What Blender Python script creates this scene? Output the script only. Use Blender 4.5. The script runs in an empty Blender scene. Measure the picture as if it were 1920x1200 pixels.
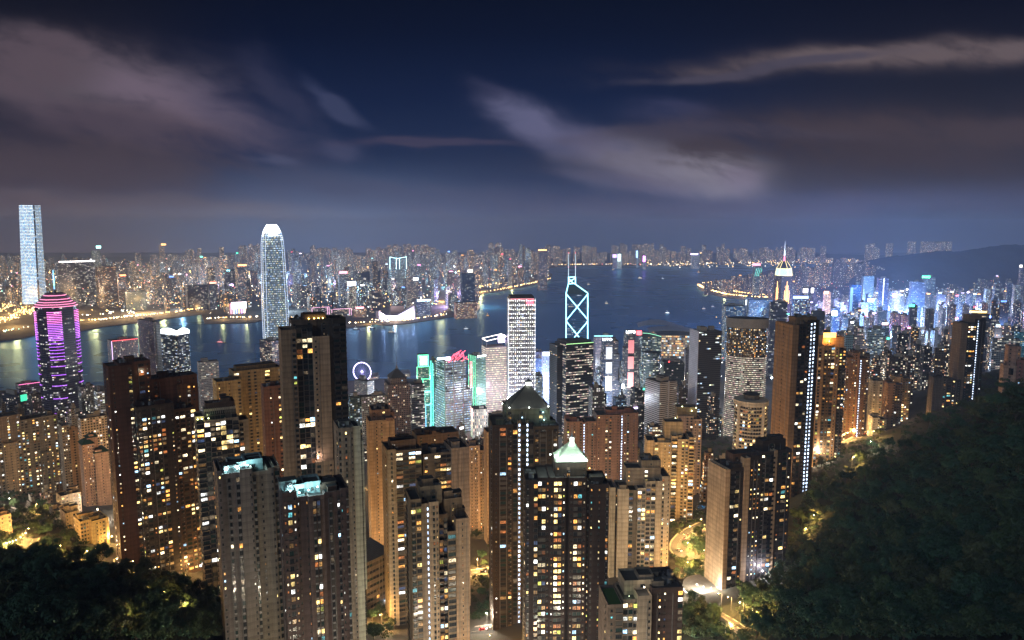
import bpy, math, random
import numpy as np
from mathutils import Vector, Matrix

R = math.radians
scene = bpy.context.scene
COL = scene.collection
rng = random.Random(11)
HAZE_DENSITY = 0.88e-4

# ------------------------------------------------------------------ camera
CAM_Z, FPX, PITCH = 400.0, 1350.0, math.atan(170 / 1350)
SP, CP = math.sin(PITCH), math.cos(PITCH)
cd = bpy.data.cameras.new('camera')
cam = bpy.data.objects.new('camera', cd)
COL.objects.link(cam)
cam.location = (0, 0, CAM_Z)
cam.rotation_euler = (R(90) - PITCH, 0, 0)
cd.sensor_width = 36
cd.lens = 36 * FPX / 1920
cd.clip_start = 1
cd.clip_end = 40000
scene.camera = cam


def kx(px, py=600.0):
    """x / y of the sight line through a point of the photograph (1920 x 1200)."""
    return ((px - 960) / FPX) / (CP - (py - 600) / FPX * SP)


def kz(py):
    sy = (py - 600) / FPX
    return (-SP - sy * CP) / (CP - sy * SP)


def at(px, py, Y):
    return Vector((kx(px, py) * Y, Y, CAM_Z + kz(py) * Y))


def on_level(px, py, z=0.0):
    Y = (z - CAM_Z) / kz(py)
    return Vector((kx(px, py) * Y, Y, z))


def zat(py, Y):
    return CAM_Z + kz(py) * Y


def to_px(p):
    d = p[1] * CP - (p[2] - CAM_Z) * SP
    u = p[1] * SP + (p[2] - CAM_Z) * CP
    return 960 + FPX * p[0] / d, 600 - FPX * u / d


def lin(c):
    return tuple(((v / 255) / 12.92 if v <= 10 else ((v / 255 + 0.055) / 1.055) ** 2.4) for v in c)


# ------------------------------------------------------------------ render settings
scene.render.engine = 'CYCLES'
cy = scene.cycles
cy.use_denoising = True
try:
    cy.denoiser = 'OPENIMAGEDENOISE'
    cy.denoising_input_passes = 'RGB_ALBEDO_NORMAL'
    cy.denoising_prefilter = 'ACCURATE'
except Exception:
    pass
cy.max_bounces = 4
cy.diffuse_bounces = 2
cy.glossy_bounces = 2
cy.transmission_bounces = 2
cy.volume_bounces = 0
cy.transparent_max_bounces = 6
cy.sample_clamp_indirect = 1.5
cy.caustics_reflective = False
cy.caustics_refractive = False
cy.use_adaptive_sampling = False
scene.view_settings.view_transform = 'Standard'
scene.view_settings.look = 'None'
scene.view_settings.exposure = 0.0
scene.view_settings.gamma = 1.0


# ------------------------------------------------------------------ node helper
class NT:
    def __init__(self, tree):
        self.t = tree
        self.n = tree.nodes
        self.n.clear()

    def new(self, typ, **kw):
        nd = self.n.new(typ)
        for k, v in kw.items():
            setattr(nd, k, v)
        return nd

    def link(self, a, b):
        self.t.links.new(a, b)

    def put(self, sock, v):
        if isinstance(v, bpy.types.NodeSocket):
            self.link(v, sock)
        elif v is not None:
            sock.default_value = v

    def m(self, op, a, b=None, c=None, clamp=False):
        nd = self.new('ShaderNodeMath', operation=op, use_clamp=clamp)
        for i, v in enumerate((a, b, c)):
            self.put(nd.inputs[i], v)
        return nd.outputs[0]

    def comb(self, x, y, z=0.0):
        nd = self.new('ShaderNodeCombineXYZ')
        for i, v in enumerate((x, y, z)):
            self.put(nd.inputs[i], v)
        return nd.outputs[0]

    def sep(self, v):
        nd = self.new('ShaderNodeSeparateXYZ')
        self.link(v, nd.inputs[0])
        return nd.outputs

    def mix(self, f, a, b, blend='MIX', clamp=False):
        nd = self.new('ShaderNodeMix', data_type='RGBA', blend_type=blend)
        nd.clamp_factor = True
        self.put(nd.inputs[0], f)
        for s, v in ((nd.inputs[6], a), (nd.inputs[7], b)):
            if isinstance(v, tuple) and len(v) == 3:
                v = v + (1,)
            self.put(s, v)
        return nd.outputs[2]

    def ramp(self, f, stops, interp='LINEAR'):
        nd = self.new('ShaderNodeValToRGB')
        cr = nd.color_ramp
        cr.interpolation = interp
        while len(cr.elements) < len(stops):
            cr.elements.new(0.5)
        for e, (p, c) in zip(cr.elements, stops):
            e.position = p
            e.color = c if len(c) == 4 else tuple(c) + (1,)
        self.put(nd.inputs[0], f)
        return nd.outputs[0]

    def noise(self, vec, scale, detail=2, rough=0.5, dist=0.0, out=0):
        nd = self.new('ShaderNodeTexNoise')
        self.put(nd.inputs['Vector'], vec)
        nd.inputs['Scale'].default_value = scale
        nd.inputs['Detail'].default_value = detail
        nd.inputs['Roughness'].default_value = rough
        nd.inputs['Distortion'].default_value = dist
        return nd.outputs[out]

    def white(self, vec):
        nd = self.new('ShaderNodeTexWhiteNoise', noise_dimensions='3D')
        self.put(nd.inputs['Vector'], vec)
        return nd.outputs

    def attr(self, name):
        nd = self.new('ShaderNodeAttribute', attribute_type='OBJECT', attribute_name=name)
        return nd.outputs['Fac']

    def smooth(self, v, lo, hi):
        nd = self.new('ShaderNodeMapRange', interpolation_type='SMOOTHSTEP')
        self.put(nd.inputs[0], v)
        nd.inputs[1].default_value = lo
        nd.inputs[2].default_value = hi
        return nd.outputs[0]


# ------------------------------------------------------------------ world: night sky with long streaks of cloud
world = bpy.data.worlds.new('World')
scene.world = world
world.use_nodes = True
w = NT(world.node_tree)
tc = w.new('ShaderNodeTexCoord')
dx, dy, dz = w.sep(tc.outputs['Generated'])
yy = w.m('MAXIMUM', w.m('ABSOLUTE', dy), 0.12)
sa = w.m('DIVIDE', dx, yy)          # tan of the bearing
sb = w.m('DIVIDE', dz, yy)          # tan of the height above the horizon
nv = w.comb(w.m('MULTIPLY', sa, 3.0), w.m('MULTIPLY', sb, 7.0), 3.3)
wa = w.m('MULTIPLY', w.m('SUBTRACT', w.noise(nv, 1.3, 3, 0.5), 0.5), 0.10)
wb = w.m('MULTIPLY', w.m('SUBTRACT', w.noise(w.comb(w.m('MULTIPLY', sa, 2.2), w.m('MULTIPLY', sb, 5.0), 9.1), 1.7, 3, 0.5), 0.5), 0.07)
ca = w.m('ADD', sa, wa)
cb = w.m('ADD', sb, wb)
el = w.m('MULTIPLY', w.m('ADD', sb, 0.05), 2.0, clamp=True)
base = w.ramp(el, [(0.0, lin((66, 76, 106))), (0.10, lin((64, 74, 104))), (0.19, lin((44, 56, 90))), (0.30, lin((26, 42, 76))),
                   (0.45, lin((13, 29, 62))), (0.62, lin((5, 16, 42))), (0.80, lin((4, 9, 25))), (1.0, lin((4, 7, 17)))])
# city glow: warmer and browner to the left and right ends, blue in the middle
warm_l = w.ramp(el, [(0.0, lin((100, 82, 92))), (0.12, lin((84, 76, 88))), (0.3, lin((52, 48, 64))), (0.5, lin((28, 30, 46))), (0.75, lin((11, 13, 27))), (1.0, lin((6, 8, 18)))])
warm_r = w.ramp(el, [(0.0, lin((52, 52, 70))), (0.12, lin((54, 53, 70))), (0.3, lin((46, 44, 58))), (0.5, lin((24, 27, 44))), (0.7, lin((9, 13, 32))), (1.0, lin((6, 8, 18)))])
sky = w.mix(w.smooth(sa, -0.30, -0.62), base, warm_l)
sky = w.mix(w.smooth(sa, 0.10, 0.62), sky, warm_r)
glow = w.m('MULTIPLY', w.smooth(w.m('ABSOLUTE', w.m('ADD', sa, 0.27)), 0.32, 0.0), w.smooth(w.m('ABSOLUTE', w.m('SUBTRACT', sb, 0.005)), 0.10, 0.0))
sky = w.mix(w.m('MULTIPLY', glow, 0.55), sky, lin((112, 134, 172)))
streak = w.noise(w.comb(w.m('MULTIPLY', ca, 2.0), w.m('MULTIPLY', w.m('ADD', cb, w.m('MULTIPLY', ca, 0.25)), 16.0), 1.0), 1.6, 4, 0.55)
fine = w.noise(w.comb(w.m('MULTIPLY', ca, 6.0), w.m('MULTIPLY', w.m('ADD', cb, w.m('MULTIPLY', ca, 0.32)), 22.0), 5.0), 1.4, 3, 0.5)
tuft = w.noise(w.comb(w.m('MULTIPLY', sa, 9.0), w.m('MULTIPLY', w.m('ADD', sb, w.m('MULTIPLY', sa, 0.3)), 15.0), 2.0), 1.5, 6, 0.62, 0.5)
ctex = w.m('ADD', 0.30, w.m('ADD', w.m('MULTIPLY', w.smooth(streak, 0.32, 0.68), 0.62), w.m('ADD', w.m('MULTIPLY', fine, 0.35), w.m('MULTIPLY', w.smooth(tuft, 0.3, 0.72), 0.6))))
CLOUDS = [  # photo x, y, half lengths, tilt (deg, + = falls to the right), strength, colour, softness
    (130, 135, 330, 75, 8, 0.9, (92, 84, 93)), (330, 180, 190, 60, 22, 0.85, (112, 98, 114)), (200, 215, 260, 60, 14, 0.7, (84, 72, 84)), (470, 230, 170, 60, 38, 0.45, (64, 64, 90)), (40, 110, 220, 60, 0, 0.7, (88, 74, 84)),
    (90, 310, 420, 70, 4, 0.65, (78, 66, 72)), (300, 390, 340, 30, 4, 0.7, (102, 92, 100)), (60, 400, 260, 34, 0, 0.6, (98, 82, 86)), (520, 400, 150, 26, 4, 0.55, (112, 108, 122)),
    (640, 195, 75, 22, 34, 0.55, (70, 76, 108)), (640, 290, 60, 24, 8, 0.55, (76, 78, 108)), (497, 300, 60, 16, 14, 0.5, (84, 88, 118)),
    (545, 190, 120, 40, 45, 0.35, (66, 66, 92)), (800, 265, 200, 12, -3, 0.55, (76, 68, 90)),
    (930, 160, 60, 22, 22, 0.4, (70, 70, 98)), (985, 212, 80, 34, 22, 0.55, (116, 116, 150)), (1060, 244, 130, 40, 22, 0.55, (100, 100, 132)), (1150, 272, 130, 34, 24, 0.65, (106, 102, 132)),
    (1235, 308, 150, 50, 14, 1.0, (132, 128, 148)), (1340, 325, 130, 46, 12, 1.0, (156, 150, 166)), (1390, 342, 55, 22, 10, 0.8, (150, 138, 160)), (1190, 338, 150, 26, 6, 0.55, (110, 104, 130)), (1100, 318, 90, 44, 40, 0.4, (84, 88, 116)),
    (1270, 212, 100, 34, 10, 0.45, (66, 68, 100)), (1740, 98, 480, 28, -2, 1.0, (98, 86, 90)), (1440, 118, 280, 12, -5, 0.85, (72, 68, 84)),
    (1620, 270, 560, 80, -2, 0.95, (60, 51, 60)), (1750, 240, 400, 30, -1, 0.7, (68, 58, 66)), (1320, 250, 300, 20, 2, 0.6, (70, 64, 80)), (1500, 390, 360, 40, -2, 0.5, (82, 72, 88)), (1800, 400, 220, 40, 6, 0.4, (66, 60, 70)), (760, 372, 380, 36, 2, 0.5, (84, 86, 112)), (1250, 395, 420, 30, -1, 0.55, (80, 74, 94)), (1650, 350, 420, 34, 2, 0.5, (64, 58, 70)), (600, 345, 200, 26, 6, 0.45, (66, 72, 100)), (1040, 410, 300, 22, 2, 0.4, (82, 84, 108)),
]
for (px, py, rx, ry, tilt, st, colr) in CLOUDS:
    c0, s0 = math.cos(R(-tilt)), math.sin(R(-tilt))
    a0, b0 = kx(px, py), kz(py)
    da, db = w.m('SUBTRACT', ca, a0), w.m('SUBTRACT', cb, b0)
    u = w.m('MULTIPLY', w.m('ADD', w.m('MULTIPLY', da, c0), w.m('MULTIPLY', db, s0)), FPX / rx)
    v = w.m('MULTIPLY', w.m('SUBTRACT', w.m('MULTIPLY', db, c0), w.m('MULTIPLY', da, s0)), FPX / ry)
    d = w.m('ADD', w.m('MULTIPLY', u, u), w.m('MULTIPLY', v, v))
    g = w.m('EXPONENT', w.m('MULTIPLY', d, -1.5))
    g = w.smooth(w.m('MULTIPLY', g, ctex), 0.0, 0.95)
    sky = w.mix(w.m('MULTIPLY', g, st), sky, lin(colr))
bg = w.new('ShaderNodeBackground')
w.link(sky, bg.inputs['Color'])
bg.inputs['Strength'].default_value = 1.0
wo = w.new('ShaderNodeOutputWorld')
w.link(bg.outputs[0], wo.inputs['Surface'])
world.cycles.sampling_method = 'MANUAL'
world.cycles.sample_map_resolution = 512

# ------------------------------------------------------------------ the one weak sun lamp (moonlight from behind the viewer)
sl = bpy.data.lights.new('sun', 'SUN')
sun = bpy.data.objects.new('sun', sl)
COL.objects.link(sun)
sl.energy = 0.72
sl.angle = R(24)
sl.color = (0.62, 0.80, 1.0)
sun.rotation_euler = Vector((0.55, 0.74, -0.42)).to_track_quat('-Z', 'Y').to_euler()


# ------------------------------------------------------------------ materials
MATS = {}


def material(name):
    if name in MATS:
        return MATS[name], None
    m = bpy.data.materials.new(name)
    m.use_nodes = True
    MATS[name] = m
    return m, NT(m.node_tree)


def bsdf(n, color, rough=0.7, metal=0.0, emit=None, estr=None, spec=0.5, bump=None):
    b = n.new('ShaderNodeBsdfPrincipled')
    if isinstance(color, tuple) and len(color) == 3:
        color = color + (1,)
    n.put(b.inputs['Base Color'], color)
    n.put(b.inputs['Roughness'], rough)
    n.put(b.inputs['Metallic'], metal)
    n.put(b.inputs['Specular IOR Level'], spec)
    if emit is not None:
        if isinstance(emit, tuple) and len(emit) == 3:
            emit = emit + (1,)
        n.put(b.inputs['Emission Color'], emit)
        n.put(b.inputs['Emission Strength'], estr)
    if bump is not None:
        bm = n.new('ShaderNodeBump')
        bm.inputs['Strength'].default_value = bump[1]
        bm.inputs['Distance'].default_value = bump[2]
        n.link(bump[0], bm.inputs['Height'])
        n.link(bm.outputs[0], b.inputs['Normal'])
    o = n.new('ShaderNodeOutputMaterial')
    n.link(b.outputs[0], o.inputs['Surface'])
    return b


def plain(name, color, rough=0.7, metal=0.0, vary=0.25, scale=0.4):
    m, n = material(name)
    if n:
        t = n.new('ShaderNodeTexCoord')
        f = n.noise(t.outputs['Object'], scale, 4, 0.6)
        f2 = n.m('ADD', 1 - vary, n.m('MULTIPLY', f, 2 * vary))
        c = n.mix(1.0, color, n.comb(f2, f2, f2), 'MULTIPLY')
        bsdf(n, c, rough, metal)
    return m


def glowing(color, strength):
    """A lamp, tube or lit sign: gives off light."""
    name = 'light_%d_%d_%d_%d' % (color[0] * 99, color[1] * 99, color[2] * 99, strength * 10)
    m, n = material(name)
    if n:
        bsdf(n, (0.3, 0.3, 0.3), 0.5, emit=tuple(color), estr=float(strength))
        m.cycles.emission_sampling = 'NONE'
    return m


def wall_mat():
    """Rendered or tiled wall; colour from the object, a fine joint at every floor, rain streaks and patches."""
    m, n = material('tower_wall')
    if n:
        oi = n.new('ShaderNodeObjectInfo')
        t = n.new('ShaderNodeTexCoord')
        x, y, z = n.sep(t.outputs['Object'])
        s = n.m('ADD', x, y)
        fz = n.m('FRACT', n.m('DIVIDE', z, 3.1))
        fs = n.m('FRACT', n.m('DIVIDE', s, 2.6))
        joint = n.m('MAXIMUM', n.m('LESS_THAN', fz, 0.05), n.m('MULTIPLY', n.m('LESS_THAN', fs, 0.03), 0.5))
        st = n.noise(n.comb(n.m('MULTIPLY', s, 0.9), n.m('MULTIPLY', z, 0.03), oi.outputs['Random']), 1.0, 4, 0.6)
        pt = n.noise(t.outputs['Object'], 0.12, 4, 0.6)
        f = n.m('ADD', 0.42, n.m('ADD', n.m('MULTIPLY', n.smooth(st, 0.25, 0.75), 0.45), n.m('MULTIPLY', pt, 0.5)))
        cellw = n.white(n.comb(n.m('FLOOR', n.m('DIVIDE', s, 2.6)), n.m('FLOOR', n.m('DIVIDE', z, 3.1)), oi.outputs['Random']))[0]
        f = n.m('MULTIPLY', f, n.m('ADD', 0.88, n.m('MULTIPLY', cellw, 0.2)))
        f = n.m('MULTIPLY', f, n.m('SUBTRACT', 1.0, n.m('MULTIPLY', n.m('GREATER_THAN', fz, 0.68), 0.13)))
        f = n.m('MULTIPLY', f, n.m('SUBTRACT', 1.0, n.m('MULTIPLY', joint, 0.38)))
        hs = n.new('ShaderNodeHueSaturation')
        n.link(oi.outputs['Color'], hs.inputs['Color'])
        hs.inputs['Saturation'].default_value = 0.84
        c = n.mix(1.0, hs.outputs[0], n.comb(f, f, f), 'MULTIPLY')
        bsdf(n, c, 0.75, spec=0.3, bump=(joint, -0.4, 0.05))
    return m


PAL_WARM = [(0.0, lin((255, 132, 40))), (0.2, lin((255, 170, 78))), (0.45, lin((255, 214, 140))), (0.7, lin((255, 232, 186))), (0.88, lin((240, 244, 255))), (0.96, lin((150, 214, 255))), (1.0, lin((255, 120, 60)))]
PAL_COOL = [(0.0, lin((110, 185, 255))), (0.3, lin((170, 215, 255))), (0.55, lin((236, 244, 250))), (0.75, lin((224, 255, 236))), (0.9, lin((255, 236, 180))), (1.0, lin((255, 205, 130)))]


def facade_mat(glass=False):
    """Wall with a grid of windows: the UV map counts windows and floors; each window is lit or dark by itself.
    Object properties: lit, glow, warm, win_w, win_h, run."""
    m, n = material('curtain_wall' if glass else 'windowed_wall')
    if n:
        oi = n.new('ShaderNodeObjectInfo')
        uv = n.new('ShaderNodeUVMap')
        u, v, _ = n.sep(uv.outputs[0])
        rnd = n.m('MULTIPLY', oi.outputs['Random'], 517.0)
        cu, cv = n.m('FLOOR', u), n.m('FLOOR', v)
        fu, fv = n.m('SUBTRACT', u, cu), n.m('SUBTRACT', v, cv)
        hw, hh = n.m('MULTIPLY', n.attr('win_w'), 0.5), n.m('MULTIPLY', n.attr('win_h'), 0.5)
        mask = n.m('MULTIPLY', n.m('LESS_THAN', n.m('ABSOLUTE', n.m('SUBTRACT', fu, 0.5)), hw), n.m('LESS_THAN', n.m('ABSOLUTE', n.m('SUBTRACT', fv, 0.52)), hh))
        run = n.attr('run')
        ru = n.m('FLOOR', n.m('DIVIDE', n.m('ADD', cu, n.m('MULTIPLY', cv, 1.7)), run))
        w1 = n.white(n.comb(ru, cv, rnd))
        w2 = n.white(n.comb(cu, cv, n.m('ADD', rnd, 71.3)))
        # floors and columns that are busier than others
        big = n.noise(n.comb(n.m('MULTIPLY', cu, 0.23), n.m('MULTIPLY', cv, 0.16), rnd), 1.0, 2)
        p = n.m('MULTIPLY', n.attr('lit'), n.m('ADD', 0.35, n.m('MULTIPLY', big, 1.3)))
        on = n.m('LESS_THAN', w1[0], p)
        ev = n.attr('even')
        keep = n.m('GREATER_THAN', n.m('ADD', w2[0], ev), 0.12)
        on = n.m('MULTIPLY', n.m('MULTIPLY', on, keep), mask)
        r, g, b = [x for x in n.sep(w2[1])]
        r = n.m('ADD', n.m('MULTIPLY', r, n.m('SUBTRACT', 1.0, n.m('MULTIPLY', ev, 0.7))), n.m('MULTIPLY', ev, 0.26))
        warm = n.mix(n.attr('warm'), n.ramp(r, PAL_COOL), n.ramp(r, PAL_WARM))
        br = n.m('ADD', n.m('ADD', 0.16, n.m('MULTIPLY', n.m('POWER', g, 2.6), n.m('SUBTRACT', 1.7, n.m('MULTIPLY', ev, 1.5)))), n.m('MULTIPLY', ev, 0.55))
        es = n.m('MULTIPLY', n.m('MULTIPLY', on, br), n.attr('glow'))
        t = n.new('ShaderNodeTexCoord')
        pt = n.noise(t.outputs['Object'], 0.05, 4, 0.6)
        f = n.m('ADD', 0.6, n.m('MULTIPLY', pt, 0.8))
        wallc = n.mix(1.0, oi.outputs['Color'], n.comb(f, f, f), 'MULTIPLY')
        c = n.mix(mask, wallc, (0.02, 0.026, 0.034))
        rough = n.m('SUBTRACT', 0.75, n.m('MULTIPLY', mask, 0.55))
        bsdf(n, c, rough, emit=warm, estr=es, spec=0.5)
        m.cycles.emission_sampling = 'NONE'
    return m


def lit_window(name, colr, strength):
    """A lit room behind glass: glow set on the pane, brighter and dimmer by noise."""
    m, n = material(name)
    if n:
        oi = n.new('ShaderNodeObjectInfo')
        g = n.new('ShaderNodeNewGeometry')
        x, y, z = n.sep(g.outputs['Position'])
        s = n.m('ADD', n.m('MULTIPLY', x, 0.8), n.m('MULTIPLY', y, 0.6))
        a = n.noise(n.comb(n.m('MULTIPLY', s, 1.6), n.m('MULTIPLY', z, 0.9), 0.0), 1.0, 2, 0.6)
        big = n.noise(g.outputs['Position'], 0.16, 1, 0.5)
        f = n.m('MULTIPLY', n.m('ADD', 0.15, n.m('MULTIPLY', n.smooth(a, 0.3, 0.62), 1.05)), n.m('ADD', 0.25, n.m('MULTIPLY', n.smooth(big, 0.3, 0.7), 1.4)))
        bsdf(n, (0.05, 0.05, 0.05), 0.2, emit=lin(colr), estr=n.m('MULTIPLY', f, strength))
        m.cycles.emission_sampling = 'NONE'
    return m


LIT = [lit_window('lit_room_amber', (255, 178, 88), 1.9), lit_window('lit_room_yellow', (255, 220, 140), 2.6), lit_window('lit_room_cream', (255, 234, 190), 3.2),
       lit_window('lit_room_white', (246, 246, 240), 3.0), lit_window('lit_room_cool', (180, 222, 255), 2.2), lit_window('lit_room_teal', (110, 205, 215), 1.2),
       lit_window('lit_room_dim', (220, 130, 70), 0.7), lit_window('lit_room_lime', (228, 236, 110), 1.4),
       lit_window('lit_room_lamp', (255, 190, 110), 0.45), lit_window('lit_room_curtain', (230, 200, 160), 0.22), lit_window('lit_room_bluish', (120, 150, 210), 0.25)]
LIT_W = [16, 22, 18, 11, 5, 3, 16, 3, 18, 16, 6]
STAIR = lit_window('lit_stair', (206, 226, 255), 4.2)
GLASS = [plain('dark_glass', (0.022, 0.026, 0.032), 0.12, vary=0.4, scale=0.3), plain('curtained_glass', (0.10, 0.09, 0.08), 0.25, vary=0.5, scale=0.5), plain('green_glass', (0.02, 0.045, 0.045), 0.14, vary=0.4, scale=0.3)]
FRAME = plain('window_frame_metal', (0.06, 0.055, 0.05), 0.45, 0.2)
ROOF = plain('flat_roof', (0.055, 0.05, 0.048), 0.9, vary=0.5, scale=0.2)
WALL = wall_mat()
FACADE = facade_mat()
METAL = plain('grey_metal', (0.22, 0.22, 0.22), 0.45, 0.4)
DARKMETAL = plain('dark_metal', (0.05, 0.05, 0.055), 0.45, 0.4)
CONCRETE = plain('concrete', (0.30, 0.27, 0.23), 0.85, vary=0.3, scale=0.3)
ASPHALT = plain('asphalt', (0.055, 0.053, 0.05), 0.9, vary=0.25, scale=0.5)
PAINT = plain('road_paint', (0.75, 0.72, 0.62), 0.7, vary=0.2, scale=1.0)


# ------------------------------------------------------------------ mesh builder
class MB:
    def __init__(self):
        self.v, self.f, self.mi, self.uv, self.mats = [], [], [], [], []

    def mat(self, m):
        if m not in self.mats:
            self.mats.append(m)
        return self.mats.index(m)

    def face(self, pts, m, uvs=None):
        i = len(self.v)
        self.v += [tuple(p) for p in pts]
        self.f.append(tuple(range(i, i + len(pts))))
        self.mi.append(self.mat(m))
        self.uv += uvs if uvs else [(0.5, 0.02)] * len(pts)

    def prism(self, poly, z0, z1, m, top=None, cw=3.0, fh=3.2, poly2=None, bottom=False, u0=0):
        """Upright walls over a plan (counter-clockwise); the UV map counts window columns and floors."""
        p2 = poly2 or poly
        nf = max(1, round((z1 - z0) / fh))
        u = u0
        n = len(poly)
        for i in range(n):
            a, b, c, d = poly[i], poly[(i + 1) % n], p2[(i + 1) % n], p2[i]
            L = math.hypot(b[0] - a[0], b[1] - a[1])
            k = max(1, round(L / cw))
            self.face([(a[0], a[1], z0), (b[0], b[1], z0), (c[0], c[1], z1), (d[0], d[1], z1)], m, [(u, 0), (u + k, 0), (u + k, nf), (u, nf)])
            u += k + 3
        self.face([(p[0], p[1], z1) for p in p2], top or ROOF)
        if bottom:
            self.face([(p[0], p[1], z0) for p in reversed(poly)], top or m)

    def box(self, x0, x1, y0, y1, z0, z1, m, top=None, cw=3.0, fh=3.2, bottom=True):
        self.prism([(x0, y0), (x1, y0), (x1, y1), (x0, y1)], z0, z1, m, top or m, cw, fh, bottom=bottom)

    def ring(self, c, r, n, ph=0.0, sy=1.0):
        return [(c[0] + r * math.cos(2 * math.pi * i / n + ph), c[1] + r * sy * math.sin(2 * math.pi * i / n + ph)) for i in range(n)]

    def cone(self, c, z0, z1, r0, r1, n, m, ph=0.0):
        a, b = self.ring(c, r0, n, ph), self.ring(c, r1, n, ph)
        for i in range(n):
            j = (i + 1) % n
            self.face([(*a[i], z0), (*a[j], z0), (*b[j], z1), (*b[i], z1)], m, [(i, 0), (i + 1, 0), (i + 1, 1), (i, 1)])
        self.face([(*p, z1) for p in b], m)

    def tube(self, p, q, r, m, n=6, r2=None):
        p, q = Vector(p), Vector(q)
        d = (q - p)
        if d.length < 1e-6:
            return
        d.normalize()
        a = d.orthogonal().normalized()
        b = d.cross(a)
        r2 = r if r2 is None else r2
        A = [p + (a * math.cos(6.28318 * i / n) + b * math.sin(6.28318 * i / n)) * r for i in range(n)]
        B = [q + (a * math.cos(6.28318 * i / n) + b * math.sin(6.28318 * i / n)) * r2 for i in range(n)]
        for i in range(n):
            j = (i + 1) % n
            self.face([A[i], A[j], B[j], B[i]], m)
        self.face(list(reversed(A)), m)
        self.face(B, m)

    def path(self, pts, r, m, n=6):
        for a, b in zip(pts[:-1], pts[1:]):
            self.tube(a, b, r, m, n)

    def ball(self, c, r, m):
        c = Vector(c)
        X, Y, Z = Vector((r, 0, 0)), Vector((0, r, 0)), Vector((0, 0, r))
        ring = [X, Y, -X, -Y]
        for i in range(4):
            self.face([c + ring[i], c + ring[(i + 1) % 4], c + Z], m)
            self.face([c + ring[(i + 1) % 4], c + ring[i], c - Z], m)

    def add(self, other, M):
        i = len(self.v)
        self.v += [tuple(M @ Vector(p)) for p in other.v]
        self.f += [tuple(k + i for k in f) for f in other.f]
        idx = [self.mat(m) for m in other.mats]
        self.mi += [idx[k] for k in other.mi]
        self.uv += other.uv

    def mesh(self, name):
        me = bpy.data.meshes.new(name)
        me.from_pydata(self.v, [], self.f)
        for m in self.mats:
            me.materials.append(m)
        me.polygons.foreach_set('material_index', self.mi)
        uvl = me.uv_layers.new(name='UVMap')
        uvl.data.foreach_set('uv', np.array(self.uv, dtype=np.float32).ravel())
        me.update()
        return me

    def build(self, name, parent=None, loc=(0, 0, 0), rotz=0.0, color=None, **props):
        return link(name, self.mesh(name), parent, loc, rotz, color, **props)


def link(name, data, parent=None, loc=(0, 0, 0), rotz=0.0, color=None, **props):
    o = bpy.data.objects.new(name, data)
    COL.objects.link(o)
    o.location = loc
    o.rotation_euler = (0, 0, rotz)
    if parent is not None:
        o.parent = parent
    if color:
        o.color = tuple(color) + (1,)
    for k, v in props.items():
        o[k] = v
    return o


def thing(name, label, cat, loc, rotz=0.0, group=None):
    o = link(name, None, None, loc, rotz)
    o['label'], o['category'] = label, cat
    if group:
        o['group'] = group
    return o


def tag(o, label, cat, group=None):
    o['label'], o['category'] = label, cat
    if group:
        o['group'] = group
    return o


def lamp(name, loc, power, color, parent=None, radius=1.0):
    """A point light"""
    l = bpy.data.lights.new(name, 'POINT')
    l.energy = power
    l.color = color
    l.shadow_soft_size = radius
    return link(name, l, parent, loc)


SODIUM, WARMW, COOLW, CYANW = (1.0, 0.56, 0.17), (1.0, 0.86, 0.64), (0.80, 0.9, 1.0), (0.55, 0.95, 1.0)
# ------------------------------------------------------------------ terrain of the island, fitted through surveyed points
CTRL = []


def ctrl(px, py, Y):        # a spot where the photograph shows the ground
    p = at(px, py, Y)
    CTRL.append((p.x, p.y, p.z))


def ctrlz(px, Y, z):        # a spot hidden in the photograph
    CTRL.append((kx(px, 800) * Y, Y, z))


for a in [(0, 1052, 330), (120, 1062, 330), (250, 1075, 330), (330, 1110, 330), (0, 1200, 215), (200, 1200, 215), (380, 1215, 260), (60, 1030, 500), (180, 1052, 520), (240, 1062, 450), (400, 1135, 420),
          (900, 1185, 430), (905, 1075, 530), (900, 1140, 470), (720, 1190, 440), (705, 1090, 520), (1290, 1025, 520), (1330, 1110, 425), (1300, 975, 640), (1340, 1185, 330), (1380, 1150, 330),
          (1920, 720, 480), (1800, 800, 470), (1700, 850, 465), (1600, 910, 470), (1530, 970, 480), (1440, 1090, 420), (1920, 1200, 190), (1700, 1200, 205), (1550, 1200, 240), (1450, 1200, 265), (1750, 1000, 310), (1900, 900, 300), (1600, 1080, 310),
          (1610, 822, 780), (1640, 820, 800), (1740, 780, 950), (1690, 790, 880), (1560, 862, 690), (1200, 985, 620)]:
    ctrl(*a)
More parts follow.
